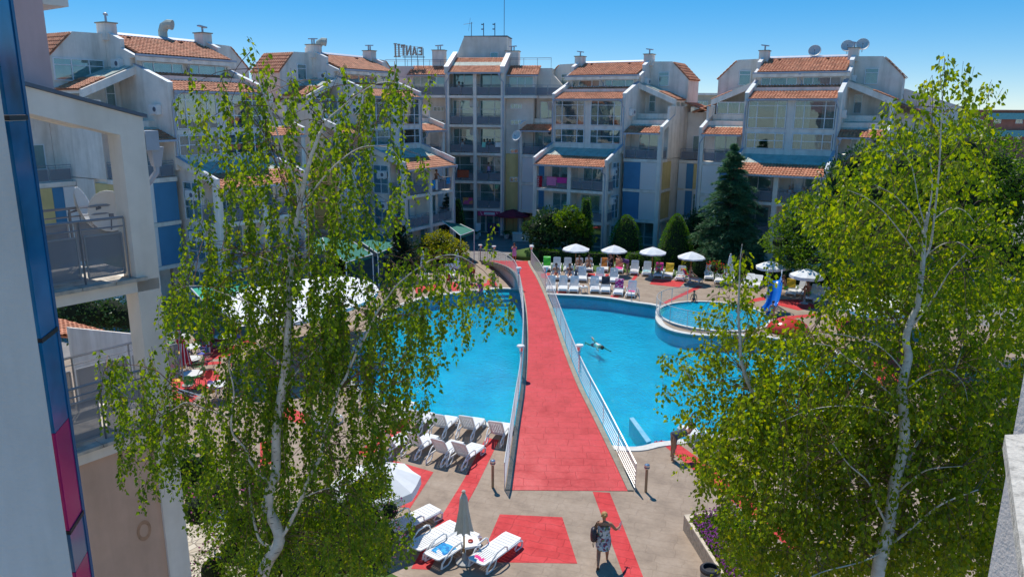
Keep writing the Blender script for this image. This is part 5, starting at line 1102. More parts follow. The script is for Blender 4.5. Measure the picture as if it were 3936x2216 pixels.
# ---------------------------------------------------------------- people
def vd(fwd, side):     # unit vector: down rotated forward by fwd deg and outwards by side deg
    f, s = R(fwd), R(side); return V((sin(s), sin(f)*cos(s), -cos(f)*cos(s)))
HAIRC = dict(blond=mat('blond_hair',(.42,.26,.09),.6,.2,20), brown=mat('brown_hair',(.06,.03,.015),.6,.2,20), black=mat('black_hair',(.012,.010,.010),.5,.2,20), grey=mat('grey_hair',(.3,.28,.26),.6,.2,20))
EYE_M = mat('dark_eye',(.02,.015,.01),.3)
def loft(m, rings, n=14):
    vs = [c + sx*(rx*cos(2*pi*j/n)) + sy*(ry*sin(2*pi*j/n)) for c, sx, sy, rx, ry in rings for j in range(n)]; k = len(rings)
    m.add(vs, [(i*n+j,i*n+(j+1)%n,(i+1)*n+(j+1)%n,(i+1)*n+j) for i in range(k-1) for j in range(n)])
def person(label, loc, face, legs=((8,5,4),(-8,12,4)), arms=((5,10,15),(5,10,15)), lean=3, pel=None, s=1.0, build=1.0, skin=SKIN, hair='brown', long=False, bun=False, wear=(), tilt=None, head=(0,0), group=None, shoes=None):
    T = thing('person', label, 'person', loc, -R(face), group)
    if tilt is not None: T.rotation_euler = (R(tilt), 0, -R(face))
    T.scale = (s,s,s)
    hipz = .90
    lg = []
    for (f,k,sp), sd in zip(legs, (-1,1)):
        td = vd(f, sp); td.x *= sd; kd = vd(f-k, sp*.5); kd.x *= sd; lg.append((td, kd, f-k))
    if pel is None: pel = max(-(td*.43+kd*.42).z for td, kd, _ in lg) + .075
    P0 = V((0,0,pel)); ln = R(lean); up = V((0,sin(ln),cos(ln))); fw = V((0,cos(ln),-sin(ln))); X = V((1,0,0))
    vs, rad, ed = [], [], []
    def v(p, r, par=None, r2=None):
        vs.append(tuple(p)); rad.append((r, r2 or r)); i = len(vs)-1
        if par is not None: ed.append((par, i))
        return i
    b = build
    pv = v(P0, .135*b, None, .115*b); sp1 = v(P0+up*.17, .118*b, pv, .10*b); ch = v(P0+up*.34, .135*b, sp1, .105*b); ct = v(P0+up*.45, .10*b, ch, .08*b); nk = v(P0+up*.53+fw*.005, .052, ct)
    hp, hy = R(head[0]), R(head[1]); hu = V((sin(hy)*sin(hp)*0, sin(ln*.4+hp), cos(ln*.4+hp))); hf = V((sin(hy), cos(hy)*cos(hp), -sin(hp)*cos(hy))).normalized()
    hb = P0+up*.53+hu*.07
    j = v(hb+hf*.015, .066, nk); hm = v(hb+hu*.10+hf*.015, .088, j, .092); ht = v(hb+hu*.18, .07, hm)
    ns = v(hb+hu*.085+hf*.105, .013, hm); HC = hb+hu*.105
    wr = []
    for (td,kd,ka), sd in zip(lg, (-1,1)):
        h = P0+X*(sd*.088*b)-up*.05; i = v(h, .093*b, pv); k0 = h+td*.20; i = v(k0, .078*b, i); kn = h+td*.42; i = v(kn, .055*b, i); i = v(kn+kd*.14, .056*b, i); an = kn+kd*.42; i = v(an, .034, i)
        fa = R(max(-50, min(60, ka))); fd = V((0,cos(fa),sin(fa)*.7-.12)).normalized() if pel > .3 else V((0,.6,.3)).normalized()
        v(an-fd*.045-V((0,0,.03)), .034, i); t = v(an+fd*.09-V((0,0,.045)), .033, i, .028); v(an+fd*.17-V((0,0,.055)), .026, t, .018); wr.append((an, fd))
    hands = []
    for (sf, ab, el), sd in zip(arms, (-1,1)):
        sh = P0+up*.455+X*(sd*.165*b); i = v(sh, .056*b, ct)
        a = vd(sf+lean, ab); a.x *= sd; e = sh+a*.28; i = v(sh+a*.12, .048*b, i); i = v(e, .038*b, i)
        fa = vd(sf+lean+el, ab*.6); fa.x *= sd; w_ = e+fa*.245; i = v(e+fa*.09, .037*b, i); i = v(w_, .024, i)
        pm = w_+fa*.055; i = v(pm, .030, i, .02); sdv = X*1.0; cr = (fa.cross(X)).normalized()*1.0
        q = v(w_+fa*.035+cr*.03, .011, i); v(w_+fa*.075+cr*.055, .009, q)
        for kf in range(4):
            off = cr*(.028-.019*kf); L = (.062,.072,.068,.052)[kf]; bd = (X*(-sd)*.35+fa).normalized()
            q = v(pm+fa*.035+off, .0095, i); q2 = v(pm+fa*.035+off+fa*L*.55, .0088, q); v(pm+fa*.035+off+fa*L*.55+bd*L*.45, .0078, q2)
        hands.append((w_, fa, pm, cr))
    me = bpy.data.meshes.new('body'); me.from_pydata(vs, ed, [])
    o = bpy.data.objects.new('body', me); COL.objects.link(o); o.parent = T; mo = o.modifiers.new('skin', 'SKIN')
    for sv, r_ in zip(me.skin_vertices[0].data, rad): sv.radius = r_
    me.skin_vertices[0].data[0].use_root = True; me.materials.append(skin)
    mo.use_smooth_shade = True; mo.branch_smoothing = .3
    sb = o.modifiers.new('sub', 'SUBSURF'); sb.levels = 1; sb.render_levels = 2
    m = MB(); m.T = MX.Translation(HC+hu*.035-hf*.014) @ hf.to_track_quat('Y','Z').to_matrix().to_4x4(); m.lathe([(.02,-.075),(.075,-.07),(.10,-.02),(.102,.02),(.088,.065),(.05,.095),(.01,.103)], n=14, sy=1.08)
    if bun: m.ball((0,-.105,.02), .045)
    if long: m.tube([(0,-.06,-.02),(0,-.10,-.10),(0,-.10,-.2),(0,-.08,-.33)], [.085,.085,.075,.04], 10)
    m.build('hair', HAIRC[hair], T, True)
    m = MB(); sx = hf.cross(hu).normalized()
    for k in (-1,1): m.ball(HC+hf*.088+sx*(k*.032)+hu*.012, .011, n=6, k=4)
    m.build('eyes', EYE_M, T); m = MB(); m.ball(HC+hf*.09-hu*.052, .02, .008, .007, 6, 4); m.build('mouth', mat('lips',(.35,.10,.08),.5), T); m = MB()
    for k in (-1,1): m = MB(); m.ball(HC+sx*(k*.094)-hu*.005, .012, .024, .03, 6, 5); m.build('ear', skin, T)
    hc = lambda: (P0 - up*.05)
    kmid = (lg[0][0]+lg[1][0])*.5
    for (kind, mt) in wear:
        m = MB(); Y = fw
        def ring(c, rx, ry, sy=None): return (c, X, sy or Y, rx*b, ry*b)
        if kind in ('dress','longtop'):
            L = .30 if kind == 'dress' else .18; sy2 = V((0,0,1)).cross(kmid) if 0 else None
            pr = [ring(P0+up*.40,.165,.13), ring(P0+up*.34,.172,.145), ring(P0+up*.18,.155,.135), ring(P0+up*.02,.185,.16), ring(P0-up*.08+kmid*.02,.20,.172), ring(P0-up*.05+kmid*L*.6,.20,.18+abs(legs[0][0]-legs[1][0])*.001), ring(P0-up*.05+kmid*L,.19,.175+abs(legs[0][0]-legs[1][0])*.0022)]
            loft(m, pr)
            for k in (-1,1): m.tube([P0+up*.39+X*(k*.09*b)+Y*.115*b, P0+up*.52+X*(k*.10*b)+Y*.02, P0+up*.39+X*(k*.09*b)-Y*.125*b], .008, 5)
        elif kind == 'shorts' or kind == 'trunks':
            loft(m, [ring(P0+up*.06,.155,.132), ring(P0,.165,.145), ring(P0-up*.06,.172,.15)])
            for (td,kd,_), sd in zip(lg, (-1,1)):
                h = P0+X*(sd*.088*b)-up*.05; y2 = X.cross(td).normalized(); L = .24 if kind=='shorts' else .12
                loft(m, [(h-td*.05,X,y2,.102*b,.108*b),(h+td*L*.5,X,y2,.105*b,.108*b),(h+td*L,X,y2,.1*b,.1*b)])
        elif kind == 'briefs': loft(m, [ring(P0+up*.03,.152,.13), ring(P0-up*.04,.165,.142), ring(P0-up*.11,.12,.12), ring(P0-up*.145,.05,.09)])
        elif kind == 'bra': loft(m, [ring(P0+up*.36,.150,.126), ring(P0+up*.31,.152,.132), ring(P0+up*.28,.14,.118)])
        elif kind == 'top': loft(m, [ring(P0+up*.46,.13,.10), ring(P0+up*.40,.165,.128), ring(P0+up*.3,.16,.128), ring(P0+up*.14,.142,.122), ring(P0+up*.0,.165,.142)])
        elif kind == 'cap': m.T = MX.Translation(HC+hu*.045) ; m.lathe([(.108,0),(.112,.03),(.08,.085),(.02,.1)], n=14, sy=1.1); m.cbox(hf*.13, .13,.1,.015)
        m.build(kind if kind != 'longtop' else 'top', mt, T, True)
    if shoes:
        for an, fd in wr: m = MB(); c = an+fd*.055-V((0,0,.085)); e_ = fd.cross(X); m.prism([c-fd*.13-X*.04, c-fd*.13+X*.04, c+fd*.13+X*.05, c+fd*.13-X*.05], (0,0,.018)); m.build('sandal', shoes, T)
    T['_h'] = 0
    del T['_h']
    return T, hands, P0, up, fw
CLO = dict(floral=clothmat('floral_dress',[(.62,.62,.60),(.10,.12,.16),(.45,.48,.50),(.30,.06,.10),(.66,.66,.62),(.15,.22,.10),(.35,.38,.44)],15), black=clothmat('black_floral',[(.02,.02,.03),(.03,.03,.035),(.5,.4,.42),(.02,.02,.02),(.02,.03,.03)],12), purple=mat('purple_dress',(.13,.06,.20),.9,.2,8), dark=mat('dark_wrap',(.07,.08,.11),.9,.2,6), navy=mat('navy_trunks',(.02,.03,.09),.8), lime=mat('lime_trunks',(.25,.55,.02),.7), pink=mat('pink_bikini',(.70,.05,.30),.7), teal=mat('teal_bikini',(.05,.40,.45),.7), white=mat('white_cloth',(.72,.72,.70),.9,.1,6), lilac=mat('lilac_dress',(.55,.35,.55),.9,.1,8), red=mat('red_swimsuit',(.5,.03,.04),.8))
# the woman walking in front
wp = g(2316, 2160)
PW, HW, P0w, upw, fww = person('woman in a floral sundress walking away, holding a bottle', wp, 6, ((-24,22,4),(20,14,3)), ((-4,14,18),(6,38,72)), 4, s=.87, build=1.22, hair='blond', bun=True, wear=(('dress',CLO['floral']),), head=(4,-12), shoes=mat('brown_sandal',(.12,.06,.03),.7))
def toworld(T, p): return T.matrix_basis @ p if 0 else (MX.Translation(T.location) @ T.rotation_euler.to_matrix().to_4x4() @ MX.Scale(T.scale[0],4)) @ p
w_, fa, pm, cr = HW[1]
m = MB(); bt = cr if cr.z > 0 else -cr; m.T = MX.Translation(toworld(PW, pm+fa*.045-V((0,0,.03)))) @ (V((.35,.3,.9)).to_track_quat('Z','Y').to_matrix().to_4x4()); m.lathe([(.03,-.09),(.033,-.08),(.033,.08),(.03,.11),(.014,.15),(.014,.165)], n=12); o = m.build('bottle', glassmat('clear_plastic',(.85,.9,.95),.2), None, True); tag(o, 'clear plastic water bottle in the hand of the walking woman', 'bottle')
m = MB(); m.T = m.T; m2 = MB(); m2.lathe([(.017,.16),(.017,.185),(.01,.19)], n=10); m2.v = [tuple(m.T @ V(p)) if m.T else p for p in m2.v]; 
bp = toworld(PW, P0w+V((-.31,-.06,.14))); BG_ = thing('shoulder_bag', 'dark leather bag hanging at the left hip of the walking woman', 'bag', bp, -R(6)); m = MB()
m.lathe([(.06,-.2),(.13,-.19),(.15,-.05),(.13,.12),(.08,.17),(.02,.18)], n=14, sx=.62, sy=1); m.build('bag_body', mat('dark_leather',(.035,.03,.045),.45,.2,8), BG_, True); m = MB(); m.tube([(.0,.05,.15),(.09,.04,.34),(.14,.0,.39),(.09,-.07,.32),(0,-.08,.15)], .011, 5); m.tube([(0,-.1,-.1),(-.02,-.14,-.25),(0,-.1,-.36),(.02,-.05,-.25),(0,-.05,-.12)], .008, 5); m.build('strap', mat('tan_strap',(.10,.06,.03),.6), BG_)
person('person in a dark wrap bending over a lounger by the near right pool edge', g(2590,1765), 70, ((5,5,5),(-6,3,5)), ((60,8,10),(70,8,15)), 78, hair='brown', wear=(('dress',CLO['dark']),))
lounger((2700,1730), -10, 'white lounger by the right pool edge behind birch leaves, with clothes on it', 'white loungers on the right deck', 30, 1); lounger((2790,1800), -14, 'white lounger further right behind the birch leaves', 'white loungers on the right deck', 58, 1)
def seat_on(L, label, hip, kn, lean, arms, y=.95, z=.40, **kw):
    mw_ = MX.Translation(L.location) @ L.rotation_euler.to_matrix().to_4x4() @ MX.Diagonal((.88,.88,.9,1)); p = mw_ @ V((0,y,0)); z = z*.92; hd = math.degrees(-L.rotation_euler.z)
    return person(label, (p.x,p.y,p.z), hd, hip, arms, lean, pel=z, **kw)
KU = ((118,95,8),(126,100,8)); FL = ((88,4,6),(90,6,6)); AR = ((20,20,30),(20,20,30))
seat_on(D['b4'], 'sunbather lying back with both knees raised under the first parasol', KU, None, -30, ((60,15,60),(60,15,60)), .85, wear=(('trunks',CLO['navy']),)); seat_on(D['b5'], 'second sunbather with raised knees on the neighbouring lounger', KU, None, -32, AR, .85, wear=(('briefs',CLO['dark']),)); seat_on(D['m1'], 'sunbather lying flat on the middle row lounger nearest bridge', FL, None, -35, AR, .85, wear=(('briefs',CLO['red']),)); seat_on(D['m2'], 'sunbather in dark swimwear lying on a middle row lounger', FL, None, -35, AR, .85, wear=(('briefs',CLO['navy']),('bra',CLO['navy'])))
seat_on(D['b10'], 'sunbather hugging her knees on the hot pink towel', ((125,110,4),(125,110,4)), None, 5, ((70,5,30),(70,5,30)), 1.0, wear=(('briefs',CLO['teal']),('bra',CLO['teal'])), hair='brown'); seat_on(D['b13'], 'dark haired woman sitting on the rainbow striped towel', ((92,10,6),(95,20,6)), None, -5, ((25,15,40),(30,15,40)), .95, skin=SKIN2, wear=(('briefs',CLO['navy']),('bra',CLO['navy'])), hair='black', long=True)
person('woman in a black floral dress standing by the orange towel', g(*r2(1003,438)), 250, ((3,3,5),(-3,3,5)), ((35,10,30),(10,10,20)), 4, build=1.12, skin=SKIN2, hair='blond', wear=(('dress',CLO['black']),)); person('woman in a purple dress bending over the salmon towel', g(*r2(1185,438)), 262, ((6,2,5),(-4,2,5)), ((55,6,8),(60,6,12)), 72, build=1.12, skin=SKIN2, hair='blond', wear=(('dress',CLO['purple']),))
person('boy with bare chest sitting at the far rim of the paddling pool', g(*r3(482,752)), 200, ((85,80,6),(85,80,6)), ((10,18,10),(-10,20,10)), 2, pel=.24, s=.72, hair='brown', wear=(('trunks',CLO['navy']),)); person('girl in a teal bikini standing at the foot of blue slide', g(*r3(1350,1000)), 235, ((5,4,4),(-4,6,4)), ((8,10,20),(12,12,30)), 3, s=.80, hair='black', bun=True, wear=(('briefs',CLO['teal']),('bra',CLO['teal'])))
person('man in lime green trunks sitting with his back turned', g(*r3(1505,655)), 300, ((85,70,10),(85,70,10)), ((30,12,40),(30,12,40)), 18, pel=.42, build=1.15, hair='brown', wear=(('trunks',CLO['lime']),)); person('man in green trunks sitting on a lounger edge, facing the pool', g(*r3(1750,720)), 215, ((80,60,8),(70,40,8)), ((40,10,30),(40,10,40)), 15, pel=.44, build=1.1, hair='brown', wear=(('trunks',CLO['lime']),)); person('child sitting on the lounger in front of the man', g(*r3(1715,725)), 215, ((80,50,6),(80,60,6)), AR, 10, pel=.42, s=.75, hair='brown', wear=(('trunks',CLO['teal']),))
person('swimmer in a grey shirt floating face down in the pool', g(2290,1325,-.22), 160, ((-12,8,10),(8,14,10)), ((155,22,15),(165,25,20)), 0, pel=.02, skin=SKIN2, hair='brown', tilt=-84, wear=(('top',CLO['white']),('trunks',CLO['navy']))); 
person('girl in a pink bikini standing on the pool steps', g(1896,1128,-.55), 20, ((4,3,5),(-4,3,5)), ((30,25,40),(70,30,90)), 3, s=.86, hair='brown', long=True, wear=(('briefs',CLO['pink']),('top',CLO['lilac']))); person('boy in orange trunks standing at the left pool deck', g(*r1(1210,512)), 190, wear=(('shorts',CLO['red']),), s=.85, hair='brown'); person('person half hidden by hanging birch twigs on the left deck', g(*r1(1170,535)), 170, wear=(('shorts',CLO['navy']),), s=.95); person('child in a red swimsuit walking by the left pool edge', g(*r1(938,600)), 150, ((20,20,4),(-20,10,4)), s=.72, hair='brown', wear=(('top',CLO['red']),('briefs',CLO['red']))); person('blond woman in white sitting at the left deck behind birch twigs', g(*r1(815,585)), 160, ((85,80,8),(85,80,8)), AR, 8, pel=.45, hair='blond', skin=SKIN2, wear=(('top',CLO['white']),('trunks',CLO['navy']))); person('bather in pink dipping a leg over the pool edge', g(*r1(1300,655),-.1), 200, ((70,50,8),(80,60,8)), AR, 10, pel=.2, skin=SKIN2, wear=(('briefs',CLO['pink']),('top',CLO['pink'])))
person('girl in a lilac dress walking over the far end of bridge', V((lerp_tab(BX,56.6)+.35,56.6,bz(56.6)+.01)), 185, ((10,8,3),(-10,10,3)), ((60,8,60),(60,8,60)), 3, s=.86, hair='brown', long=True, wear=(('dress',CLO['lilac']),))
def on_bld(T, l): return MX.Translation(T.location) @ T.rotation_euler.to_matrix().to_4x4() @ V(l)
person('bare-chested man in navy trunks standing on the balcony left of the tower', on_bld(B2,(1.8,.75,5.26)), 130, ((4,3,5),(-3,3,5)), ((25,15,50),(25,15,60)), 5, build=1.1, hair='brown', wear=(('shorts',CLO['navy']),))
for i,x in enumerate((.9,1.9,2.5)): person(('left','middle','right')[i]+' one of three diners in white on the cedar block balcony', on_bld(B5,(x,.8,5.26)), 180-math.degrees(-.52)*0+ (30,10,-20)[i]-30, ((85,85,8),(85,85,8)), ((40,10,50),(40,10,50)), 8, pel=.46, skin=SKIN, hair='grey', wear=(('top',CLO['white']),('shorts',CLO['navy'])), group='diners on the cedar block balcony')
for (x,z,lab,c,hr) in ((-1.7,13.3,'dark haired guest sitting on the top balcony of the tower','white','black'),(-1.4,7.95,'guest in white leaning over a third balcony of the tower','white','black'),(.75,7.95,'guest in lime beside a mint towel on the tower','lime','black'),(1.3,7.95,'guest in dark clothes right of the mint towel','dark','black'),(1.2,5.27,'guest standing inside a second balcony of the tower','lilac','brown')): person(lab, on_bld(B3,(x,.75,z)), 175, ((85,85,8),(85,85,8)) if z!=5.27 else ((3,3,4),(-3,3,4)), AR, 6, pel=.46 if z!=5.27 else None, hair=hr, wear=(('top',CLO[c]),('shorts',CLO['navy'])))
# towels on balconies
def hang(T, l, w, h, mt, lab, rz=0, txt=None):
    m = MB(); n, k = 6, 8; vs = []
    for s_ in (-1,1):
        for i in range(n+1):
            for j in range(k+1): x = w*j/k-w/2; vs.append((x+.01*sin(i), s_*.03 + .018*sin(j*1.7+i*.4)*(i/n), -h*(i/n)*(1 if s_<0 else .6)))
    q = (n+1)*(k+1); kk = k+1
    m.add(vs, [(b+i*kk+j,b+i*kk+j+1,b+(i+1)*kk+j+1,b+(i+1)*kk+j) for b in (0,q) for i in range(n) for j in range(k)] + [(j,j+1,q+j+1,q+j) for j in range(k)])
    o = m.build('towel', mt, None, True); p = on_bld(T, l); o.location = p; o.rotation_euler = (0,0,T.rotation_euler.z+rz); tag(o, lab, 'towel')
    if txt:
        t = text_mesh(txt, .42, CLO['white'], o, MX.Translation((.0,-.062,-.5)) @ MX.Rotation(R(90),4,'X') @ MX.Rotation(R(90),4,'Z') @ MX.Scale(.62,4,V((0,1,0))), 'towel_lettering', .006)
    return o
hang(B4,(-3.05,.08,6.28),.72,.98,mat('crimson_towel',(.42,.01,.03),.9,.1),'red towel with white upright lettering on a balcony rail',0,'MOSCI'); hang(B4,(-1.75,.08,6.28),.95,.78,mat('rose_towel',(.72,.22,.42),.9,.1),'pale pink towel hung next to the red lettered towel'); hang(B4,(-.72,.08,6.26),.98,.5,mat('magenta_towel',(.62,.05,.30),.9,.1),'magenta towel folded over a balcony rail by the column')
hang(B3,(-1.2,.05,6.30),1.15,.72,mat('rust_towel',(.45,.10,.05),.9,.1),'rust red towel on the second floor rail of the tower'); hang(B3,(-2.2,.05,3.62),.55,.6,CLO['white'],'white towel on the first floor rail of the tower'); hang(B3,(-.75,.05,3.65),.98,.66,clothmat('flower_towel',[(.70,.32,.12),(.60,.08,.25),(.70,.32,.12),(.65,.12,.3)],2.2),'orange towel with pink flower on the first floor of tower'); hang(B3,(.85,.05,8.98),.35,.5,mat('mint_towel',(.25,.62,.5),.9,.1),'mint towel on a third floor rail of the tower'); hang(B3,(2.25,.05,8.98),.55,.45,CLO['white'],'white towel at the right end of a tower balcony rail')
hang(B2,(.9,.08,6.28),.3,.9,CLO['white'],'long white towel hanging beside the bare-chested man'); hang(B2,(.5,.08,6.24),.4,.7,TW['blue'],'blue towel hanging left of the bare-chested man'); hang(B2,(2.7,.12,6.3),.55,.55,TW['blue'],'blue towel right of the bare-chested man'); hang(B2,(-3.46,1.0,3.55),.7,.8,TW['orange'],'orange towel on the side rail of the left block balcony',pi/2); hang(B2,(-3.46,.6,3.5),.5,.75,TW['mix'],'red and white print towel on the left block balcony',pi/2)
hang(B5,(1.4,1.4,7.3),.6,1.3,CLO['white'],'white dress hanging from the ceiling above the diners')
def balcony_set(T, l, lab, n=2):
    p = on_bld(T, l); o = thing('balcony_table', 'white plastic table '+lab, 'table', p, T.rotation_euler.z); m = MB(); m.lathe([(.4,.70),(.42,.72),(.41,.735)], n=16); m.build('tabletop', WPLAST, o)
    for a in range(4): q = MB(); q.tube([(.25*cos(a*pi/2+.8),.25*sin(a*pi/2+.8),.7),(.32*cos(a*pi/2+.8),.32*sin(a*pi/2+.8),0)], .02, 5); q.build('leg', WPLAST, o)
    for s_ in ((-1,1) if n == 2 else (1,)):
        c = thing('plastic_chair', 'plastic chair '+('left','right')[s_>0]+' of table '+lab, 'chair', on_bld(T,(l[0]+s_*.75,l[1],l[2])), T.rotation_euler.z+s_*pi/2, 'white plastic balcony chairs')
        m = MB(); m.box(-.22,.22,-.2,.22,.42,.45); m.build('seat', WPLAST, c); m = MB(); m.yz([(-.2,.45),(-.16,.45),(-.27,.85),(-.31,.85)], -.22,.22); m.build('backrest', WPLAST, c)
        for a in (-1,1):
            for b in (-1,1): q = MB(); q.tube([(a*.19,b*.17,.42),(a*.22,b*.21,0)], .018, 5); q.build('leg', WPLAST, c)
for T,l,lab in ((B4,(1.7,.85,5.26),'on the upper balcony of the block behind round bushes'),(B4,(-1.6,.85,2.58),'on the lower left balcony of the block behind round bushes'),(B2,(-1.5,.85,5.26),'on the balcony left of the bare-chested man'),(B2,(-1.6,.85,2.58),'on the lower balcony of the left block'),(B3,(-1.3,.8,13.32),'on the top balcony of the tower'),(B3,(1.5,.8,5.28),'on the second floor of the tower'),(B3,(1.6,.8,10.6),'on the fourth floor of the tower'),(B3,(-1.4,.8,10.6),'on the fourth floor left of the tower'),(B5,(1.6,1.0,5.26),'between the diners'),(B5,(-1.7,.85,5.26),'behind the cedar top'),(B4,(5.2,4.2,7.91),'on the wing balcony of the round bush block'),(B1,(1.6,.85,5.26),'on the nearest left block upper balcony')): balcony_set(T,l,lab)
# ---------------------------------------------------------------- vegetation
BIRCHL = leafmat('birch_leaf', [(0,(.06,.13,.011)),(.4,(.105,.20,.016)),(.8,(.165,.265,.018)),(1,(.25,.29,.022))], .56, .42)
BIRCHR = leafmat('birch_leaf_pale', [(0,(.08,.15,.010)),(.45,(.14,.225,.014)),(.8,(.21,.29,.018)),(1,(.30,.32,.022))], .62, .42)
LDARK = leafmat('dark_glossy_leaf', [(0,(.018,.055,.014)),(.6,(.035,.095,.024)),(1,(.07,.15,.03))], .25, .3)
LMID = leafmat('mid_green_leaf', [(0,(.05,.12,.012)),(.5,(.085,.18,.016)),(1,(.15,.25,.02))], .5)
LYEL = leafmat('yellow_green_leaf', [(0,(.12,.18,.012)),(.5,(.22,.26,.015)),(1,(.36,.34,.02))], .4)
LTHU = leafmat('thuja_leaf', [(0,(.035,.12,.01)),(.5,(.065,.18,.014)),(1,(.11,.25,.02))], .4)
LSPR = leafmat('blue_spruce_needle', [(0,(.02,.055,.04)),(.6,(.035,.085,.06)),(1,(.06,.12,.08))], .1, .6)
LCED = leafmat('cedar_needle', [(0,(.04,.11,.05)),(.6,(.075,.18,.085)),(1,(.14,.26,.13))], .3, .55)
LJUN = leafmat('juniper_needle', [(0,(.012,.035,.018)),(1,(.03,.06,.03))], .1, .6)
FPINK = leafmat('pink_blossom', [(0,(.45,.08,.25)),(1,(.65,.25,.42))], .3, .6)
FPURP = leafmat('purple_blossom', [(0,(.34,.06,.32)),(1,(.52,.16,.48))], .3, .6)
FRED = leafmat('red_blossom', [(0,(.5,.03,.02)),(1,(.65,.10,.03))], .3, .6)
CORE = mat('dark_core_shade', (.012,.022,.008), .95, .3, 4)  # solid foliage cores, shade between the leaves put into their dark colour
def bark():
    m, nt, b = nodes('birch_bark'); vec = coords(nt, (6,6,26)); f = noise_tex(nt, vec, 1.2, 4, .7); f2 = noise_tex(nt, coords(nt, (3,3,5)), 1.5, 3)
    mx = nd(nt, 'ShaderNodeMix', data_type='RGBA'); lk(nt, ramp(nt, f, [(.60,(0,0,0)),(.68,(1,1,1))]), mx.inputs[0]); lk(nt, ramp(nt, f2, [(.3,(.50,.44,.37)),(.6,(.66,.62,.55))]), mx.inputs[6]); mx.inputs[7].default_value = (.05,.04,.035,1)
    lk(nt, mx.outputs[2], b.inputs['Base Color']); b.inputs['Roughness'].default_value = .7; bump(nt, b, f, .4, .01); return m
BARK = bark(); TWIG = mat('brown_twig', (.16,.085,.055), .8, .3, 12); BROWN = mat('brown_bark', (.10,.065,.04), .9, .3, 8, .6, 30)
class LF:      # fast leaf collector
    def __init__(s): s.v = []; s.f = []
    def leaf(s, p, d, n, L, W):      # kite leaf: base p, direction d, normal n
        w = d.cross(n); w.normalize(); w *= W*.5; k = len(s.v); m = p + d*(L*.38); c = n*(W*.18)
        s.v += [p, m+w+c, p+d*L, m-w+c, m]; s.f += [(k,k+1,k+4),(k+1,k+2,k+4),(k+2,k+3,k+4),(k+3,k,k+4)]
    def blade(s, p, d, w, L):
        k = len(s.v); s.v += [p-w, p+w, p+d*L]; s.f += [(k,k+1,k+2)]
    def build(s, name, mt, parent):
        me = bpy.data.meshes.new(name); me.from_pydata([tuple(a) for a in s.v], [], s.f); me.materials.append(mt); me.update()
        o = bpy.data.objects.new(name, me); COL.objects.link(o); o.parent = parent; return o
def rv(r=rnd):
    while True:
        a = V((r.uniform(-1,1), r.uniform(-1,1), r.uniform(-1,1)))
        if .05 < a.length < 1: return a.normalized()
def birch(label, Y, stems, limbs, grid, u0, v0, cell, seed, lm, slen, per, yj, leafsz, dens=1.0, ncl=0, fl=.012):
    r = random.Random(seed); T = thing('birch_tree', label, 'birch tree', (0,0,0), 0, 'silver birches near the camera'); bp = []
    for pts, r0, r1, dy in stems + limbs:
        P = spline([at(u,v,Y-(.55 if ncl > 0 else 1.0)+dy*(i/max(1,len(pts)-1))) for i,(u,v) in enumerate(pts)], 5, False); n = len(P)
        m = MB(); kx = 1 if (pts,r0,r1,dy) in stems[:1] else .62
        m.tube(P, [(r0+(r1-r0)*i/(n-1))*kx for i in range(n)], 8 if r0 > .03 else 5)
        m.build('trunk' if (pts,r0,r1,dy) in stems else 'branch', BARK if r0 > .012 else TWIG, T, True); bp += [p for p in P if p.z > 3]
    tw = MB(); lf = LF(); dn = V((0,0,-1))
    for j, row in enumerate(grid):
        for i, ch in enumerate(row):
            d = 0 if ch in '. ' else int(ch)
            cr_ = random.Random(seed*991+i*37+(((j+i*2)//6) if ncl > 0 else j)*101); cl = [(.2+.6*cr_.random(), cr_.random()) for q in range(abs(ncl))]
            cnt = d*per*dens*((.72*(.5 if i < 6 and j < 10 else 1) if j < 11 else 1) if ncl > 0 else (1.6 if j > 15 and leafsz > .07 and dens < 2.9 else (.72 if j < 11 and dens < 2.9 else 1))); cnt = int(cnt) + (r.random() < cnt-int(cnt))
            for _ in range(cnt):
                q_ = cl[r.randrange(len(cl))]; ru, rv_ = r.random(), r.random()
                if ncl > 0 and r.random() < (.9 if j < 11 else .7): ru = q_[0]+r.gauss(0,.12)
                elif ncl < 0 and r.random() < .8: ru = q_[0]+r.gauss(0,.10); rv_ = q_[1]+r.gauss(0,.13)
                u = (u0+(i+ru)*cell)*1.528; v = (v0+(j+rv_)*cell)*1.528
                p = at(u, v, Y + max(-1.8,min(1.8,r.gauss(0, yj)))); L = slen*(.55+.8*r.random()); p = p + V((0,0,L*.4))
                sw = V((r.gauss(0,.22), r.gauss(0,.22), 0)); k = 5; pts = [p]
                for q in range(k): pts.append(pts[-1] + (dn + sw*(1-q/k)*1.4).normalized()*(L/k))
                tw.tube(pts, [.0028,.0026,.0022,.0018,.0014,.001], 3, False)
                if bp and r.random() < .30:
                    c = min((bp[r.randrange(len(bp))] for _ in range(26)), key=lambda b_: (b_-p).length + max(0, p.z-b_.z)*.5)
                    if (c-p).length < 1.3: mid = (c+p)/2 + V((0,0,.03+.07*(c-p).length)); tw.tube(spline([c, mid, p], 3, False), [.006,.005,.005,.004,.0035,.003,.003], 3, False)
                nl = max(4, int(L/.021))
                for q in range(nl):
                    t = (q+r.random()*.8)/nl*k; a = min(k-1, int(t)); b_ = pts[a].lerp(pts[a+1], t-a)
                    o = V((r.gauss(0,1), r.gauss(0,1), 0)); o.normalize(); b2 = b_ + o*(fl+fl*2.4*r.random()); d_ = (V((0,0,-1)) + o*(.5+.5*r.random()) + V((r.gauss(0,.25),r.gauss(0,.25),r.gauss(0,.25)))).normalized()
                    nn = d_.cross(rv(r)); nn.normalize(); s_ = leafsz*(.7+.55*r.random()); lf.leaf(b2, d_, nn, s_, s_*.78)
    tw.build('twigs', TWIG, T); lf.build('leaves', lm, T); return T
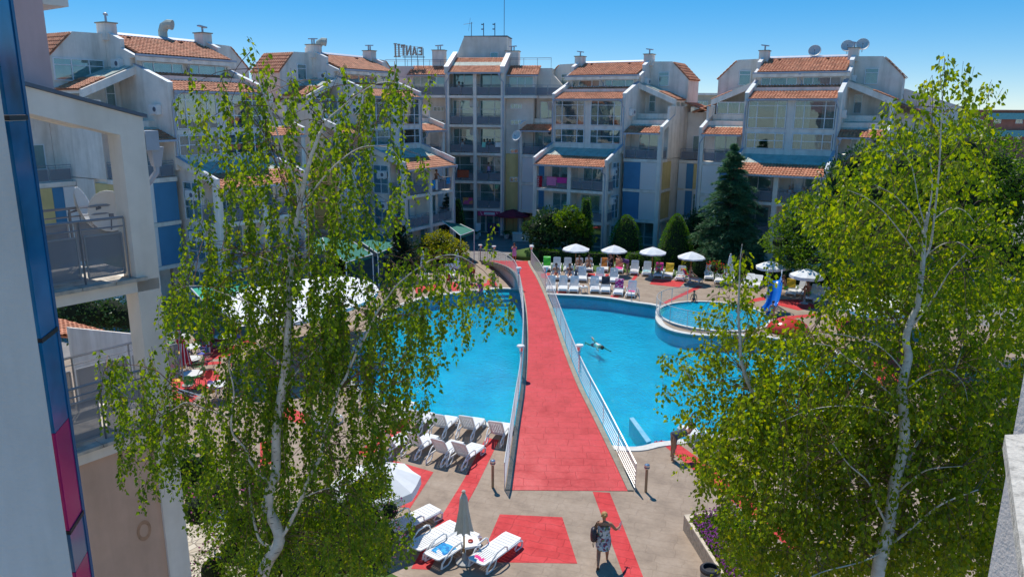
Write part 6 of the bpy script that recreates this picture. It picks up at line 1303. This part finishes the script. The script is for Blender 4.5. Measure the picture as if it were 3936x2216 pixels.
GL = ["","","",""]; 
LEFT = [".......1.............", ".......12............", "....2212452235541....", "....333445314643.....", "....33443422541......", "....244435246542.....", "....1354353564 33....", "....145545555432.....", "....15364535653......", "....353655566521.....", "....444546662 1....2.", "....245677652123444..", "...35566777544445534.", "...677778888756654332", "...2446678688866743 1", ".....14678689877 62..".replace(" ",""), "3232..267868987751...", "3443..4687887774.....", "16764 56887877775....".replace(' ','6'), ".6776677877 6764.....".replace(' ','6'), ".676477767758 51.....".replace(' ','6'), ".35538877787 86......".replace(' ','7'), "..3227887788 97......".replace(' ','8'), "....2678888998.......", ".....46888899 83.....".replace(' ','9'), ".....15788899982.....", "......67889996......."]
S_L = [([(1005,2500),(1008,2216),(1074,2073),(1030,1960),(1030,1931),(1041,1867),(1059,1817),(1063,1652),(1083,1507),(1097,1410),(1104,1338),(1107,1217),(1115,1050),(1130,900),(1148,806),(1170,700),(1198,597),(1231,508)], .085, .018, 0),
  ([(1074,2073),(1109,2020),(1159,1913),(1180,1853),(1227,1764),(1241,1710),(1247,1661),(1286,1555),(1300,1497),(1329,1449),(1368,1357),(1401,1299),(1443,1212),(1493,1138),(1538,1083),(1641,1007),(1721,979),(1779,990),(1831,1021)], .043, .005, -.3),
  ([(1060,2110),(1002,2077),(981,2020),(970,1970),(960,1896),(955,1800)], .035, .02, .3), ([(1050,1840),(1031,1849),(985,1803),(956,1764),(942,1721),(890,1652),(899,1507),(880,1410),(887,1367)], .035, .008, -.4)]
L_L = [([(1148,806),(1137,707),(1088,580),(1040,430),(1000,330),(988,249),(945,180)], .022, .003, .2), ([(1198,597),(1248,475),(1297,426),(1358,376),(1424,332),(1479,315),(1540,325),(1584,348)], .016, .003, -.2), ([(1180,760),(1267,657),(1319,608),(1369,575),(1419,561),(1496,569),(1535,608)], .018, .003, -.3),
  ([(1107,1217),(1107,1050),(1070,1021),(993,985),(932,971),(883,960),(838,966)], .02, .003, .3), ([(1104,1300),(1010,1190),(916,1148),(833,1117),(794,1101),(750,1098),(709,1101),(676,1117)], .018, .003, -.4), ([(880,1600),(788,1569),(715,1546),(664,1574),(597,1608),(540,1660)], .016, .003, -.3), ([(788,1569),(670,1484),(608,1428),(563,1411),(495,1400),(440,1402),(394,1417)], .012, .003, -.4),
  ([(1148,806),(1088,700),(1040,560),(1010,480)], .012, .003, .4), ([(1097,1410),(1000,1330),(940,1250),(850,1220)], .014, .003, .5), ([(1083,1507),(1180,1380),(1260,1300),(1330,1280)], .014, .003, .6), ([(1247,1661),(1290,1800),(1340,1960),(1330,2216)], .012, .004, .5), ([(1300,1497),(1400,1420),(1480,1430),(1520,1480)], .012, .003, -.3), ([(1159,1913),(1240,1880),(1300,1870)], .015, .004, -.5)]
birch('large weeping silver birch on the left, its twigs hanging over the pool', 9.4, S_L, L_L, LEFT, 250, 100, 50, 11, BIRCHL, .42, .62, .55, .060, 2.3, 1)
RIGHT = ["..............21...", ".............34331..", "...........213343..", "..........1343443...", "..........1344453..", ".........3334555 4..".replace(' ',''), "........4555666 55..".replace(' ',''), "......245666666542.", ".......466665556 52.".replace(' ',''), "........5677665 653.".replace(' ',''), "........36777656654", "........27776567765", "........35676677766", "......145556556 5567".replace(' ',''), ".....36776555567777", ".....5777765566777 7".replace(' ',''), ".....67888776677777", "....678888888888888", "...6788888888888888", "..56677788888888888", "..45567788888888888", "..23557888888888888", "..14468888888888888", "...2478888888888888", "...3488888888888888", "...1388888888888888"]
S_R = [([(3345,2500),(3373,2209),(3394,2111),(3415,2027),(3429,1936),(3440,1850),(3475,1700),(3471,1550),(3464,1508),(3478,1431),(3492,1368),(3482,1305),(3500,1235),(3528,1166),(3541,1062),(3548,993),(3555,890),(3569,814)], .10, .022, 0), ([(3548,1000),(3576,945),(3593,821),(3610,648),(3617,497),(3622,393),(3610,221)], .03, .004, -.3), ([(3429,1936),(3450,1831),(3485,1796),(3499,1747),(3534,1690),(3600,1560),(3660,1450),(3700,1330)], .05, .012, .5)]
L_R = [([(3569,814),(3583,724),(3576,628),(3555,559)], .018, .004, .2), ([(3548,900),(3521,841),(3472,786),(3431,745),(3362,710)], .018, .004, -.4), ([(3555,860),(3534,793),(3507,648),(3472,586),(3445,545)], .016, .004, .3), ([(3541,1000),(3438,862),(3390,807),(3328,759),(3259,731)], .018, .004, -.6), ([(3593,840),(3652,800),(3707,810),(3748,855)], .014, .003, -.3), ([(3560,980),(3624,938),(3686,931),(3741,972)], .014, .003, -.6), ([(3500,1260),(3555,1193),(3610,1110),(3652,1041),(3714,972)], .026, .006, -.4), ([(3394,2111),(3478,2048),(3562,1978),(3633,1929),(3760,1880)], .035, .01, -.7), ([(3440,1900),(3520,1831),(3580,1800),(3700,1790)], .026, .006, -.6), ([(3415,2027),(3373,1943),(3338,1852),(3261,1782),(3200,1700)], .03, .008, -.5), ([(3475,1560),(3350,1450),(3247,1368),(3205,1333),(3135,1319)], .02, .004, -.6), ([(3478,1431),(3380,1330),(3226,1284),(3100,1291)], .018, .004, -.3), ([(3475,1500),(3560,1440),(3640,1420),(3700,1470),(3720,1540)], .018, .004, -.5), ([(3600,640),(3680,560),(3720,430)], .012, .003, .2), ([(3393,2120),(3300,2160),(3150,2200),(3050,2260)], .022, .006, -.7), ([(3470,1600),(3300,1560),(3130,1570),(3000,1620)], .018, .004, -.5)]
birch('large silver birch with a forked white trunk on the right', 10.6, S_R, L_R, RIGHT, 1650, 150, 50, 23, BIRCHR, .30, .80, .8, .074, 2.6, -3, .03)
YOUNG = ["....1.", "...131", "...342", "..1553", "..4664", ".15664", "35677 6".replace(' ',''), "357777", "147787", ".35676", ".35667", ".14556", "..2345"]
birch('young slender birch top in front of the paddling pool', 11.6, [([(3150,2500),(3150,1950),(3110,1850),(3068,1715),(3000,1640),(2900,1520),(2852,1397),(2845,1297),(2838,1210),(2841,1107),(2845,1003),(2853,938)], .055, .004, 0)], [([(2852,1420),(2770,1330),(2700,1290)], .012, .003, -.3), ([(2880,1500),(2760,1460),(2650,1480)], .012, .003, -.4), ([(2838,1210),(2790,1130),(2750,1080)], .008, .002, .2), ([(2845,1320),(2930,1250),(2960,1200)], .008, .002, -.2)], YOUNG, 1650, 600, 50, 31, BIRCHR, .24, .62, .45, .074, 3.0, -3, .03)
# generic leaf crowns
def clump_tree(nm, label, cat, clumps, lm, n, sz, trunk=None, group=None, core=.72, seed=1, droop=.2, flowers=None, cn='crown'):
    """clumps: (centre, rx, ry, rz); leaves spread through each clump, denser outside"""
    r = random.Random(seed); T = thing(nm, label, cat, (0,0,0), 0, group); lf = LF(); fl = LF(); tot = sum(c[1]*c[3] for c in clumps); cm = MB()
    for c, rx, ry, rz in clumps:
        c = V(c)
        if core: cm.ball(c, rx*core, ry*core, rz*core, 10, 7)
        for _ in range(int(n*rx*rz/tot)):
            d = rv(r); lump = 1 + .22*N3(d*2.3+c) ; rad = (.62+.43*r.random()**.6)*lump; p = c + V((d.x*rx, d.y*ry, d.z*rz))*rad
            dd = (d + rv(r)*.9 + V((0,0,-droop))).normalized(); nn = dd.cross(rv(r)).normalized(); s_ = sz*(.6+.7*r.random())
            if flowers and r.random() < flowers[1] and d.z > -.3: fl.leaf(p+d*.04, (d+rv(r)*.6).normalized(), nn, flowers[2], flowers[2])
            else: lf.leaf(p, dd, nn, s_, s_*.6)
    o = lf.build(cn, lm, T)
    if core: cm.build('dark_core', CORE, o)
    if flowers: fl.build('blossoms', flowers[0], o)
    if trunk:
        for i, (pts, r0, r1) in enumerate(trunk): m = MB(); k = len(pts); m.tube(pts, [r0+(r1-r0)*q/(k-1) for q in range(k)], 7); m.build('trunk' if i == 0 else 'limb', BROWN, T)
    return T
def sheared(label, px, rx, h, lm, n=2600, sz=.09, top=1.0, z=0, nm='clipped_bush', cat='bush', group='clipped evergreens round the lawn', seed=3, tape=1.5):
    r = random.Random(seed); p = g(*px, z); T = thing(nm, label, cat, p, 0, group); lf = LF(); m = MB()
    prof = lambda t: (1-max(0,(t-.25)/.75)**tape*top)**.6 * (.86+.14*min(1,t*6))
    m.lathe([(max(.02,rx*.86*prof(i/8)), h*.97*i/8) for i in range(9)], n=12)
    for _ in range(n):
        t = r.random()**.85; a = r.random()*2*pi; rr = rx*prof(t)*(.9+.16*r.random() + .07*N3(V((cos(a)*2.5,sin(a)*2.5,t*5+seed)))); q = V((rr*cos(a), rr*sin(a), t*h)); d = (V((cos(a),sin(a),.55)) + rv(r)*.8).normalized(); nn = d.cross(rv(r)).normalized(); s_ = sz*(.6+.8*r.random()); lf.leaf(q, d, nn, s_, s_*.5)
    o = lf.build('crown', lm, T); m.build('dark_core', CORE, o); return T
sheared('tall narrow clipped thuja column among the dark glossy bush', (2248,990), .62, 5.0, LTHU, 2200, .1, .8); sheared('round topped clipped bush between two parasols, left of the big one', (2402,990), 1.35, 3.6, LTHU, 3600, .11, 1, seed=4); sheared('biggest round clipped bush left of the cedar', (2592,1018), 1.35, 4.1, LTHU, 4200, .11, 1, seed=5, tape=1.2); sheared('bright narrow thuja column in front of the supermarket corner', (1758,925), .75, 3.9, LTHU, 2600, .1, .9, seed=6); sheared('bright thuja column beside the dark green awning', (1312,1050), .62, 2.9, LTHU, 2200, .09, .5, seed=7); sheared('small clipped shrub under the third parasol', (2478,1030), .9, 1.3, LTHU, 1200, .1, .5, seed=8); sheared('small clipped shrub right of the standing woman', (2440,1030), .8, 1.2, LTHU, 1200, .1, .5, seed=9); sheared('small yellowish clipped shrub beside the cedar', (2650,1045), .6, 1.3, LYEL, 900, .09, .6, seed=10); sheared('dark column shrub behind the dark haired woman', (2690,1060), .5, 1.7, LDARK, 900, .1, .4, seed=12)
def conifer(label, px, h, rad, lm, seed, z=0, tiers=15, per=10, droop=.35, blade=.16, nm='cedar_tree', cat='cedar', n_b=26, bare=.1):
    r = random.Random(seed); p = g(*px, z); T = thing(nm, label, cat, p); m = MB(); m.tube([(0,0,0),(.05,0,h*.5),(0,0,h)], [h*.018,h*.012,.01], 8); m.build('trunk', BROWN, T); lf = LF(); bm_ = MB()
    for t in range(tiers):
        f = t/(tiers-1); z0 = h*(bare + (1-bare-.02)*f); L0 = rad*(1-f)**.8*(.55+.45*min(1,.5+f*4)) + .12
        for b in range(max(4,int(per*(1-f*.45)))):
            a = r.random()*2*pi; L = L0*(.62+.5*r.random()); up = .28+.35*f; zz = z0 + r.uniform(-.5,.5)*h/tiers
            pts = [V((cos(a)*L*s, sin(a)*L*s, zz + L*(up*s - droop*1.5*s*s))) for s in (0,.25,.5,.75,1)]; bm_.tube(pts, [.035*(1-f)+.012,.03*(1-f)+.01,.02,.012,.005], 4, False); sd = V((-sin(a),cos(a),0))
            for q in range(n_b):
                s = .12+.9*(q+r.random())/n_b; i = min(3,int(s*4)); c = pts[i].lerp(pts[min(4,i+1)], min(1.05, s*4-i)) ; w = L*.32*(1-.55*s)*r.uniform(-1,1)
                c = c + sd*w + V((0,0,-abs(w)*.35 - .05*r.random())); out = V((cos(a),sin(a),0))
                for _ in range(5):
                    d = (out*(.5+r.random()*.7) + sd*(w*1.5+r.gauss(0,.55)) + V((0,0,r.gauss(-.25,.3)))).normalized(); lf.blade(c, d, d.cross(rv(r)).normalized()*blade*.13, blade*(.7+.9*r.random()))
    o = lf.build('crown', lm, T); bm_.build('limbs', BROWN, o); return T
conifer('tall dark cedar with drooping layered boughs in front of the right block', (2790,1035), 9.6, 3.3, LCED, 41, tiers=24, per=17, blade=.26, n_b=42, bare=.05)
conifer('small blue spruce beside the supermarket', (1722,935), 4.4, 1.3, LSPR, 42, tiers=13, per=11, droop=.1, blade=.16, nm='spruce_tree', cat='spruce', n_b=20, bare=.03)
conifer('dark green juniper at the end of the green awning', (1545,1075), 4.0, 1.25, LJUN, 43, tiers=14, per=13, droop=-.25, blade=.2, nm='juniper_shrub', cat='juniper', n_b=22, bare=.02)
def CL(spec, Y): return [(at(u,v,Y+dy), r_*k, r_*k, r_*k2) for (u,v,r_,dy,k,k2) in spec]
gp = g(2105,985)
clump_tree('glossy_bush', 'dark glossy leaved small tree with a forked trunk right of the bridge', 'tree', [(at(2060,885,61.5),1.1,1.1,1.0),(at(2110,845,62),1.2,1.1,1.0),(at(2160,905,61.5),1.2,1.1,.9),(at(2235,920,61),1.1,1.0,.8),(at(2095,915,61),1.2,1.0,.9),(at(2190,870,62),1.0,1.0,.8)], LDARK, 3600, .24, [([V((gp.x+.3,61.5,0)),V((gp.x+.2,61.5,.9)),V((gp.x-.5,61.5,2.2))], .12, .06), ([V((gp.x+.2,61.5,.8)),V((gp.x+1.0,61.4,2.2))], .09, .05)], core=.6, seed=51)
clump_tree('feathery_tree', 'light green feathery tree growing through the dark glossy one', 'tree', [(at(2170,840,60.5),.9,.8,.6),(at(2225,850,60.6),.8,.8,.6),(at(2195,815,60.8),.7,.7,.5),(at(2250,880,60.4),.6,.6,.5)], LMID, 1700, .22, core=.35, seed=52)
clump_tree('yellow_shrub', 'big sunlit yellow green shrub behind the birch twigs at the left deck', 'shrub', [(at(1690,935,57),1.3,1.0,1.0),(at(1640,955,57),1.1,1.0,1.0),(at(1750,965,56.5),1.0,1.0,.9),(at(1700,985,56),1.4,1.0,.9),(at(1625,1000,56),1.0,.9,.8)], LYEL, 5200, .17, core=.6, seed=53)
clump_tree('feathery_tree', 'bright feathery tree between the cedar and the right birch', 'tree', [(at(3000,930,49),1.3,1.2,.8),(at(3075,880,49),1.2,1.1,.8),(at(3105,960,48),1.3,1.2,.8),(at(3130,1000,47),1.2,1.1,.6),(at(3050,990,48),1.1,1.0,.6),(at(3100,790,50),1.4,1.2,.8),(at(3020,850,50),.9,.9,.6),(at(3150,900,49),1.1,1.0,.8)], LMID, 6200, .19, [([at(3110,1110,48),at(3100,1000,48.5),at(3090,860,49)], .12, .05)], core=.42, seed=54)
clump_tree('broadleaf_tree', 'tall dense dark tree behind the right birch at the picture edge', 'tree', [(at(u,v,36+dy),r_,r_,r_*.95) for u,v,r_,dy in ((3480,640,1.5,0),(3380,740,1.5,1),(3600,600,1.6,1),(3720,580,1.6,0),(3820,640,1.7,0),(3560,760,2.0,1),(3700,740,2.2,0),(3850,800,2.1,1),(3440,870,1.8,0),(3620,900,2.2,0),(3800,960,2.3,0),(3320,900,1.4,1),(3920,720,1.6,0),(3500,1000,1.6,0),(3930,1000,2,0),(3660,1040,1.8,0))], LMID, 26000, .17, [([at(3700,1300,36),at(3680,1000,36),at(3650,700,36)], .22, .08)], core=.45, seed=55)
clump_tree('broadleaf_tree', 'dark evergreen mass behind the feathery tree by the right block', 'tree', [(at(u,v,44),r_,r_,r_) for u,v,r_ in ((3230,700,1.3),(3300,640,1.2),(3250,800,1.6),(3330,760,1.5),(3200,880,1.4),(3280,920,1.7))], LDARK, 5200, .2, core=.66, seed=56)
clump_tree('laurel_hedge', 'dark laurel shrubs below the near balcony opening', 'hedge', [(at(300,1190,27),.9,.8,.8),(at(350,1210,27),.8,.7,.7),(at(420,1205,27.5),.9,.8,.8),(at(480,1215,27.5),.8,.7,.7),(at(250,1230,27),.8,.7,.8)], LDARK, 2600, .12, core=.7, seed=57)
# dark hedge beneath the blocks and behind the loungers
def hedge(label, pxs, h, w, lm, n, seed, sz=.1):
    r = random.Random(seed); P = [g(u,v) for u,v in pxs]; T = thing('hedge', label, 'hedge', (0,0,0)); lf = LF(); m = MB()
    for a, b in zip(P[:-1], P[1:]):
        d = (b-a); L = d.length; d.normalize(); s = V((-d.y,d.x,0)); m.prism([a-s*w*.42, b-s*w*.42, b+s*w*.42, a+s*w*.42], V((0,0,h*.92)))
        for _ in range(int(n*L)):
            t = r.random()*L; q = r.uniform(-1,1); up = r.random()
            if r.random() < .5: off = s*(q*w*.5) + V((0,0,h*(.95+.1*r.random())))
            else: off = s*(w*.5*(1 if q > 0 else -1)) + V((0,0,h*up))
            p = a + d*t + off; dd = (off*.5 + rv(r) + V((0,0,.4))).normalized(); s_ = sz*(.6+.8*r.random()); lf.leaf(p, dd, dd.cross(rv(r)).normalized(), s_, s_*.6)
    o = lf.build('foliage', lm, T); m.build('dark_core', CORE, o)
hedge('low dark clipped hedge behind the first two parasols', ((2075,1000),(2260,1012),(2330,1012)), .9, .9, LTHU, 330, 61); hedge('dark hedge under the cedar behind the closed parasol', ((2700,1040),(2900,1065),(3030,1085)), 1.0, 1.2, LDARK, 300, 62); hedge('dark hedge behind the right loungers and speckled parasol', ((3060,1085),(3200,1110),(3380,1150)), 1.1, 1.2, LDARK, 300, 63); hedge('low hedge against the cedar block wall', ((2640,985),(2800,1000)), 1.1, 1.0, LDARK, 240, 64)
# lawn mound, flowers and near shrubs
m = MB(); c0 = g(2068,985); m.lathe([(2.2,0),(1.8,.35),(1.0,.6),(.02,.68)], (c0.x,c0.y,0), 20, 1.2, .9); struct('lawn_mound', m, GRASS, True)
def bushes(label, spec, Y, lm, n, sz, fl, seed, nm='flowering_bush', cat='flowering bush', group=None):
    return clump_tree(nm, label, cat, [(at(u,v,Y+dy),r_,r_,r_*1.05) for u,v,r_,dy in spec], lm, n, sz, None, group, .55, seed, .1, fl)
bushes('pink flowering bush at the lower left beside the stone path', ((760,1960,.55,0),(850,1900,.6,.4),(930,2010,.65,0),(900,2120,.55,-.3),(820,2190,.5,-.4),(980,1880,.6,.6)), 15.2, LMID, 5200, .065, (FPINK,.10,.06), 71)
bushes('pink flowering bush beside the lower flat loungers', ((1440,1880,.42,.2),(1420,1990,.5,0),(1480,2060,.45,-.2),(1390,2090,.55,0),(1500,1960,.35,.1),(1380,1880,.4,.3),(1450,2150,.4,-.3)), 16.2, LMID, 4200, .06, (FPINK,.09,.055), 72)
bushes('dense green shrub below the left birch crown', ((1100,2050,.8,0),(1250,2000,.8,.4),(1180,2170,.9,-.4),(1320,2120,.8,0),(1020,2180,.7,-.3),(1340,1980,.6,.5)), 14.4, LMID, 7200, .07, None, 73, 'garden_shrub', 'shrub')
bushes('tall strap leaved green shrub beside the near column', ((735,1790,.45,0),(770,1850,.5,-.1),(720,1850,.4,.1)), 17.5, LDARK, 1500, .16, None, 74, 'garden_shrub', 'shrub')
def bed(label, cx, n, lm, fl, seed, poly, h):
    r = random.Random(seed); T = thing('flower_bed', label, 'flower bed', (0,0,0)); lf = LF(); bl = LF(); k = 0; c = sum(poly, V())/len(poly)
    while k < n:
        a, b = r.random(), r.random(); p = poly[0].lerp(poly[1], a).lerp(poly[3].lerp(poly[2], a), b); edge = fl(a, b); z = h(a, b)*(.5+.6*r.random()); d = (V((0,0,.8))+rv(r)).normalized(); q = V((p.x,p.y,.44+z*r.random())); nn = d.cross(rv(r)).normalized()
        if r.random() < edge: 
            q.z = .46+z
            for _ in range(3): dd = (V((0,0,.6))+rv(r)).normalized(); bl.leaf(q, dd, dd.cross(rv(r)).normalized(), .045, .045)
        else: s_ = .07*(.6+r.random()); lf.leaf(q, d, nn, s_, s_*.6)
        k += 1
    lf.build('foliage', LMID, T); bl.build('blossoms', FPURP, T); T['kind'] = 'stuff'
bed('bed of small purple flowers with bright foliage inside the planter', 0, 7500, LMID, lambda a, b: .17 if (a < .30 or b < .12) else .01, 81, PLB, lambda a, b: .12+.38*min(1,a*1.3))
bushes('red flowered shrub behind the rainbow towel lounger', ((2745,1030,.5,0),(2770,1040,.45,0)), 51.5, LMID, 500, .1, (FRED,.2,.12), 76)
clump_tree('dark_shrub', 'dark shrubs in the gap between the two right blocks', 'shrub', [(at(2640,900,62),1.3,1.2,1.2),(at(2680,860,63),1.3,1.2,1.3),(at(2650,950,60),1.2,1.0,1.0)], LDARK, 2200, .2, core=.7, seed=77)
# ---------------------------------------------------------------- light, world, view
SUN_EL, SUN_AZ = R(60), atan2(-.30, .95)       # azimuth measured from +Y towards +X
w = bpy.data.worlds.new('World'); S.world = w; w.use_nodes = True; nt = w.node_tree
sky = nt.nodes.new('ShaderNodeTexSky'); sky.sky_type = 'NISHITA'; sky.sun_disc = False
sky.sun_elevation = SUN_EL; sky.sun_rotation = SUN_AZ; sky.air_density = 1.0; sky.dust_density = 0; sky.ozone_density = 6; sky.altitude = 1500; sky.air_density = .8
bg = nt.nodes['Background']; bg.inputs['Strength'].default_value = .15
hs = nt.nodes.new('ShaderNodeHueSaturation'); hs.inputs['Saturation'].default_value = 1.9
gm_ = nt.nodes.new('ShaderNodeGamma'); gm_.inputs['Gamma'].default_value = .55
nt.links.new(sky.outputs[0], gm_.inputs['Color']); nt.links.new(gm_.outputs[0], hs.inputs['Color']); nt.links.new(hs.outputs[0], bg.inputs[0])
sl = bpy.data.lights.new('sun', 'SUN'); sl.energy = 2.3; sl.angle = R(.5); sl.color = (1, .95, .86)
so = bpy.data.objects.new('sun', sl); COL.objects.link(so)
d = V((sin(SUN_AZ)*cos(SUN_EL), cos(SUN_AZ)*cos(SUN_EL), sin(SUN_EL))); so.rotation_euler = d.to_track_quat('Z', 'Y').to_euler()
S.view_settings.view_transform = 'Standard'; S.view_settings.look = 'None'; S.view_settings.exposure = 1.0; S.view_settings.gamma = 1
S.render.engine = 'CYCLES'; S.cycles.max_bounces = 8; S.cycles.transparent_max_bounces = 16; S.cycles.use_denoising = True
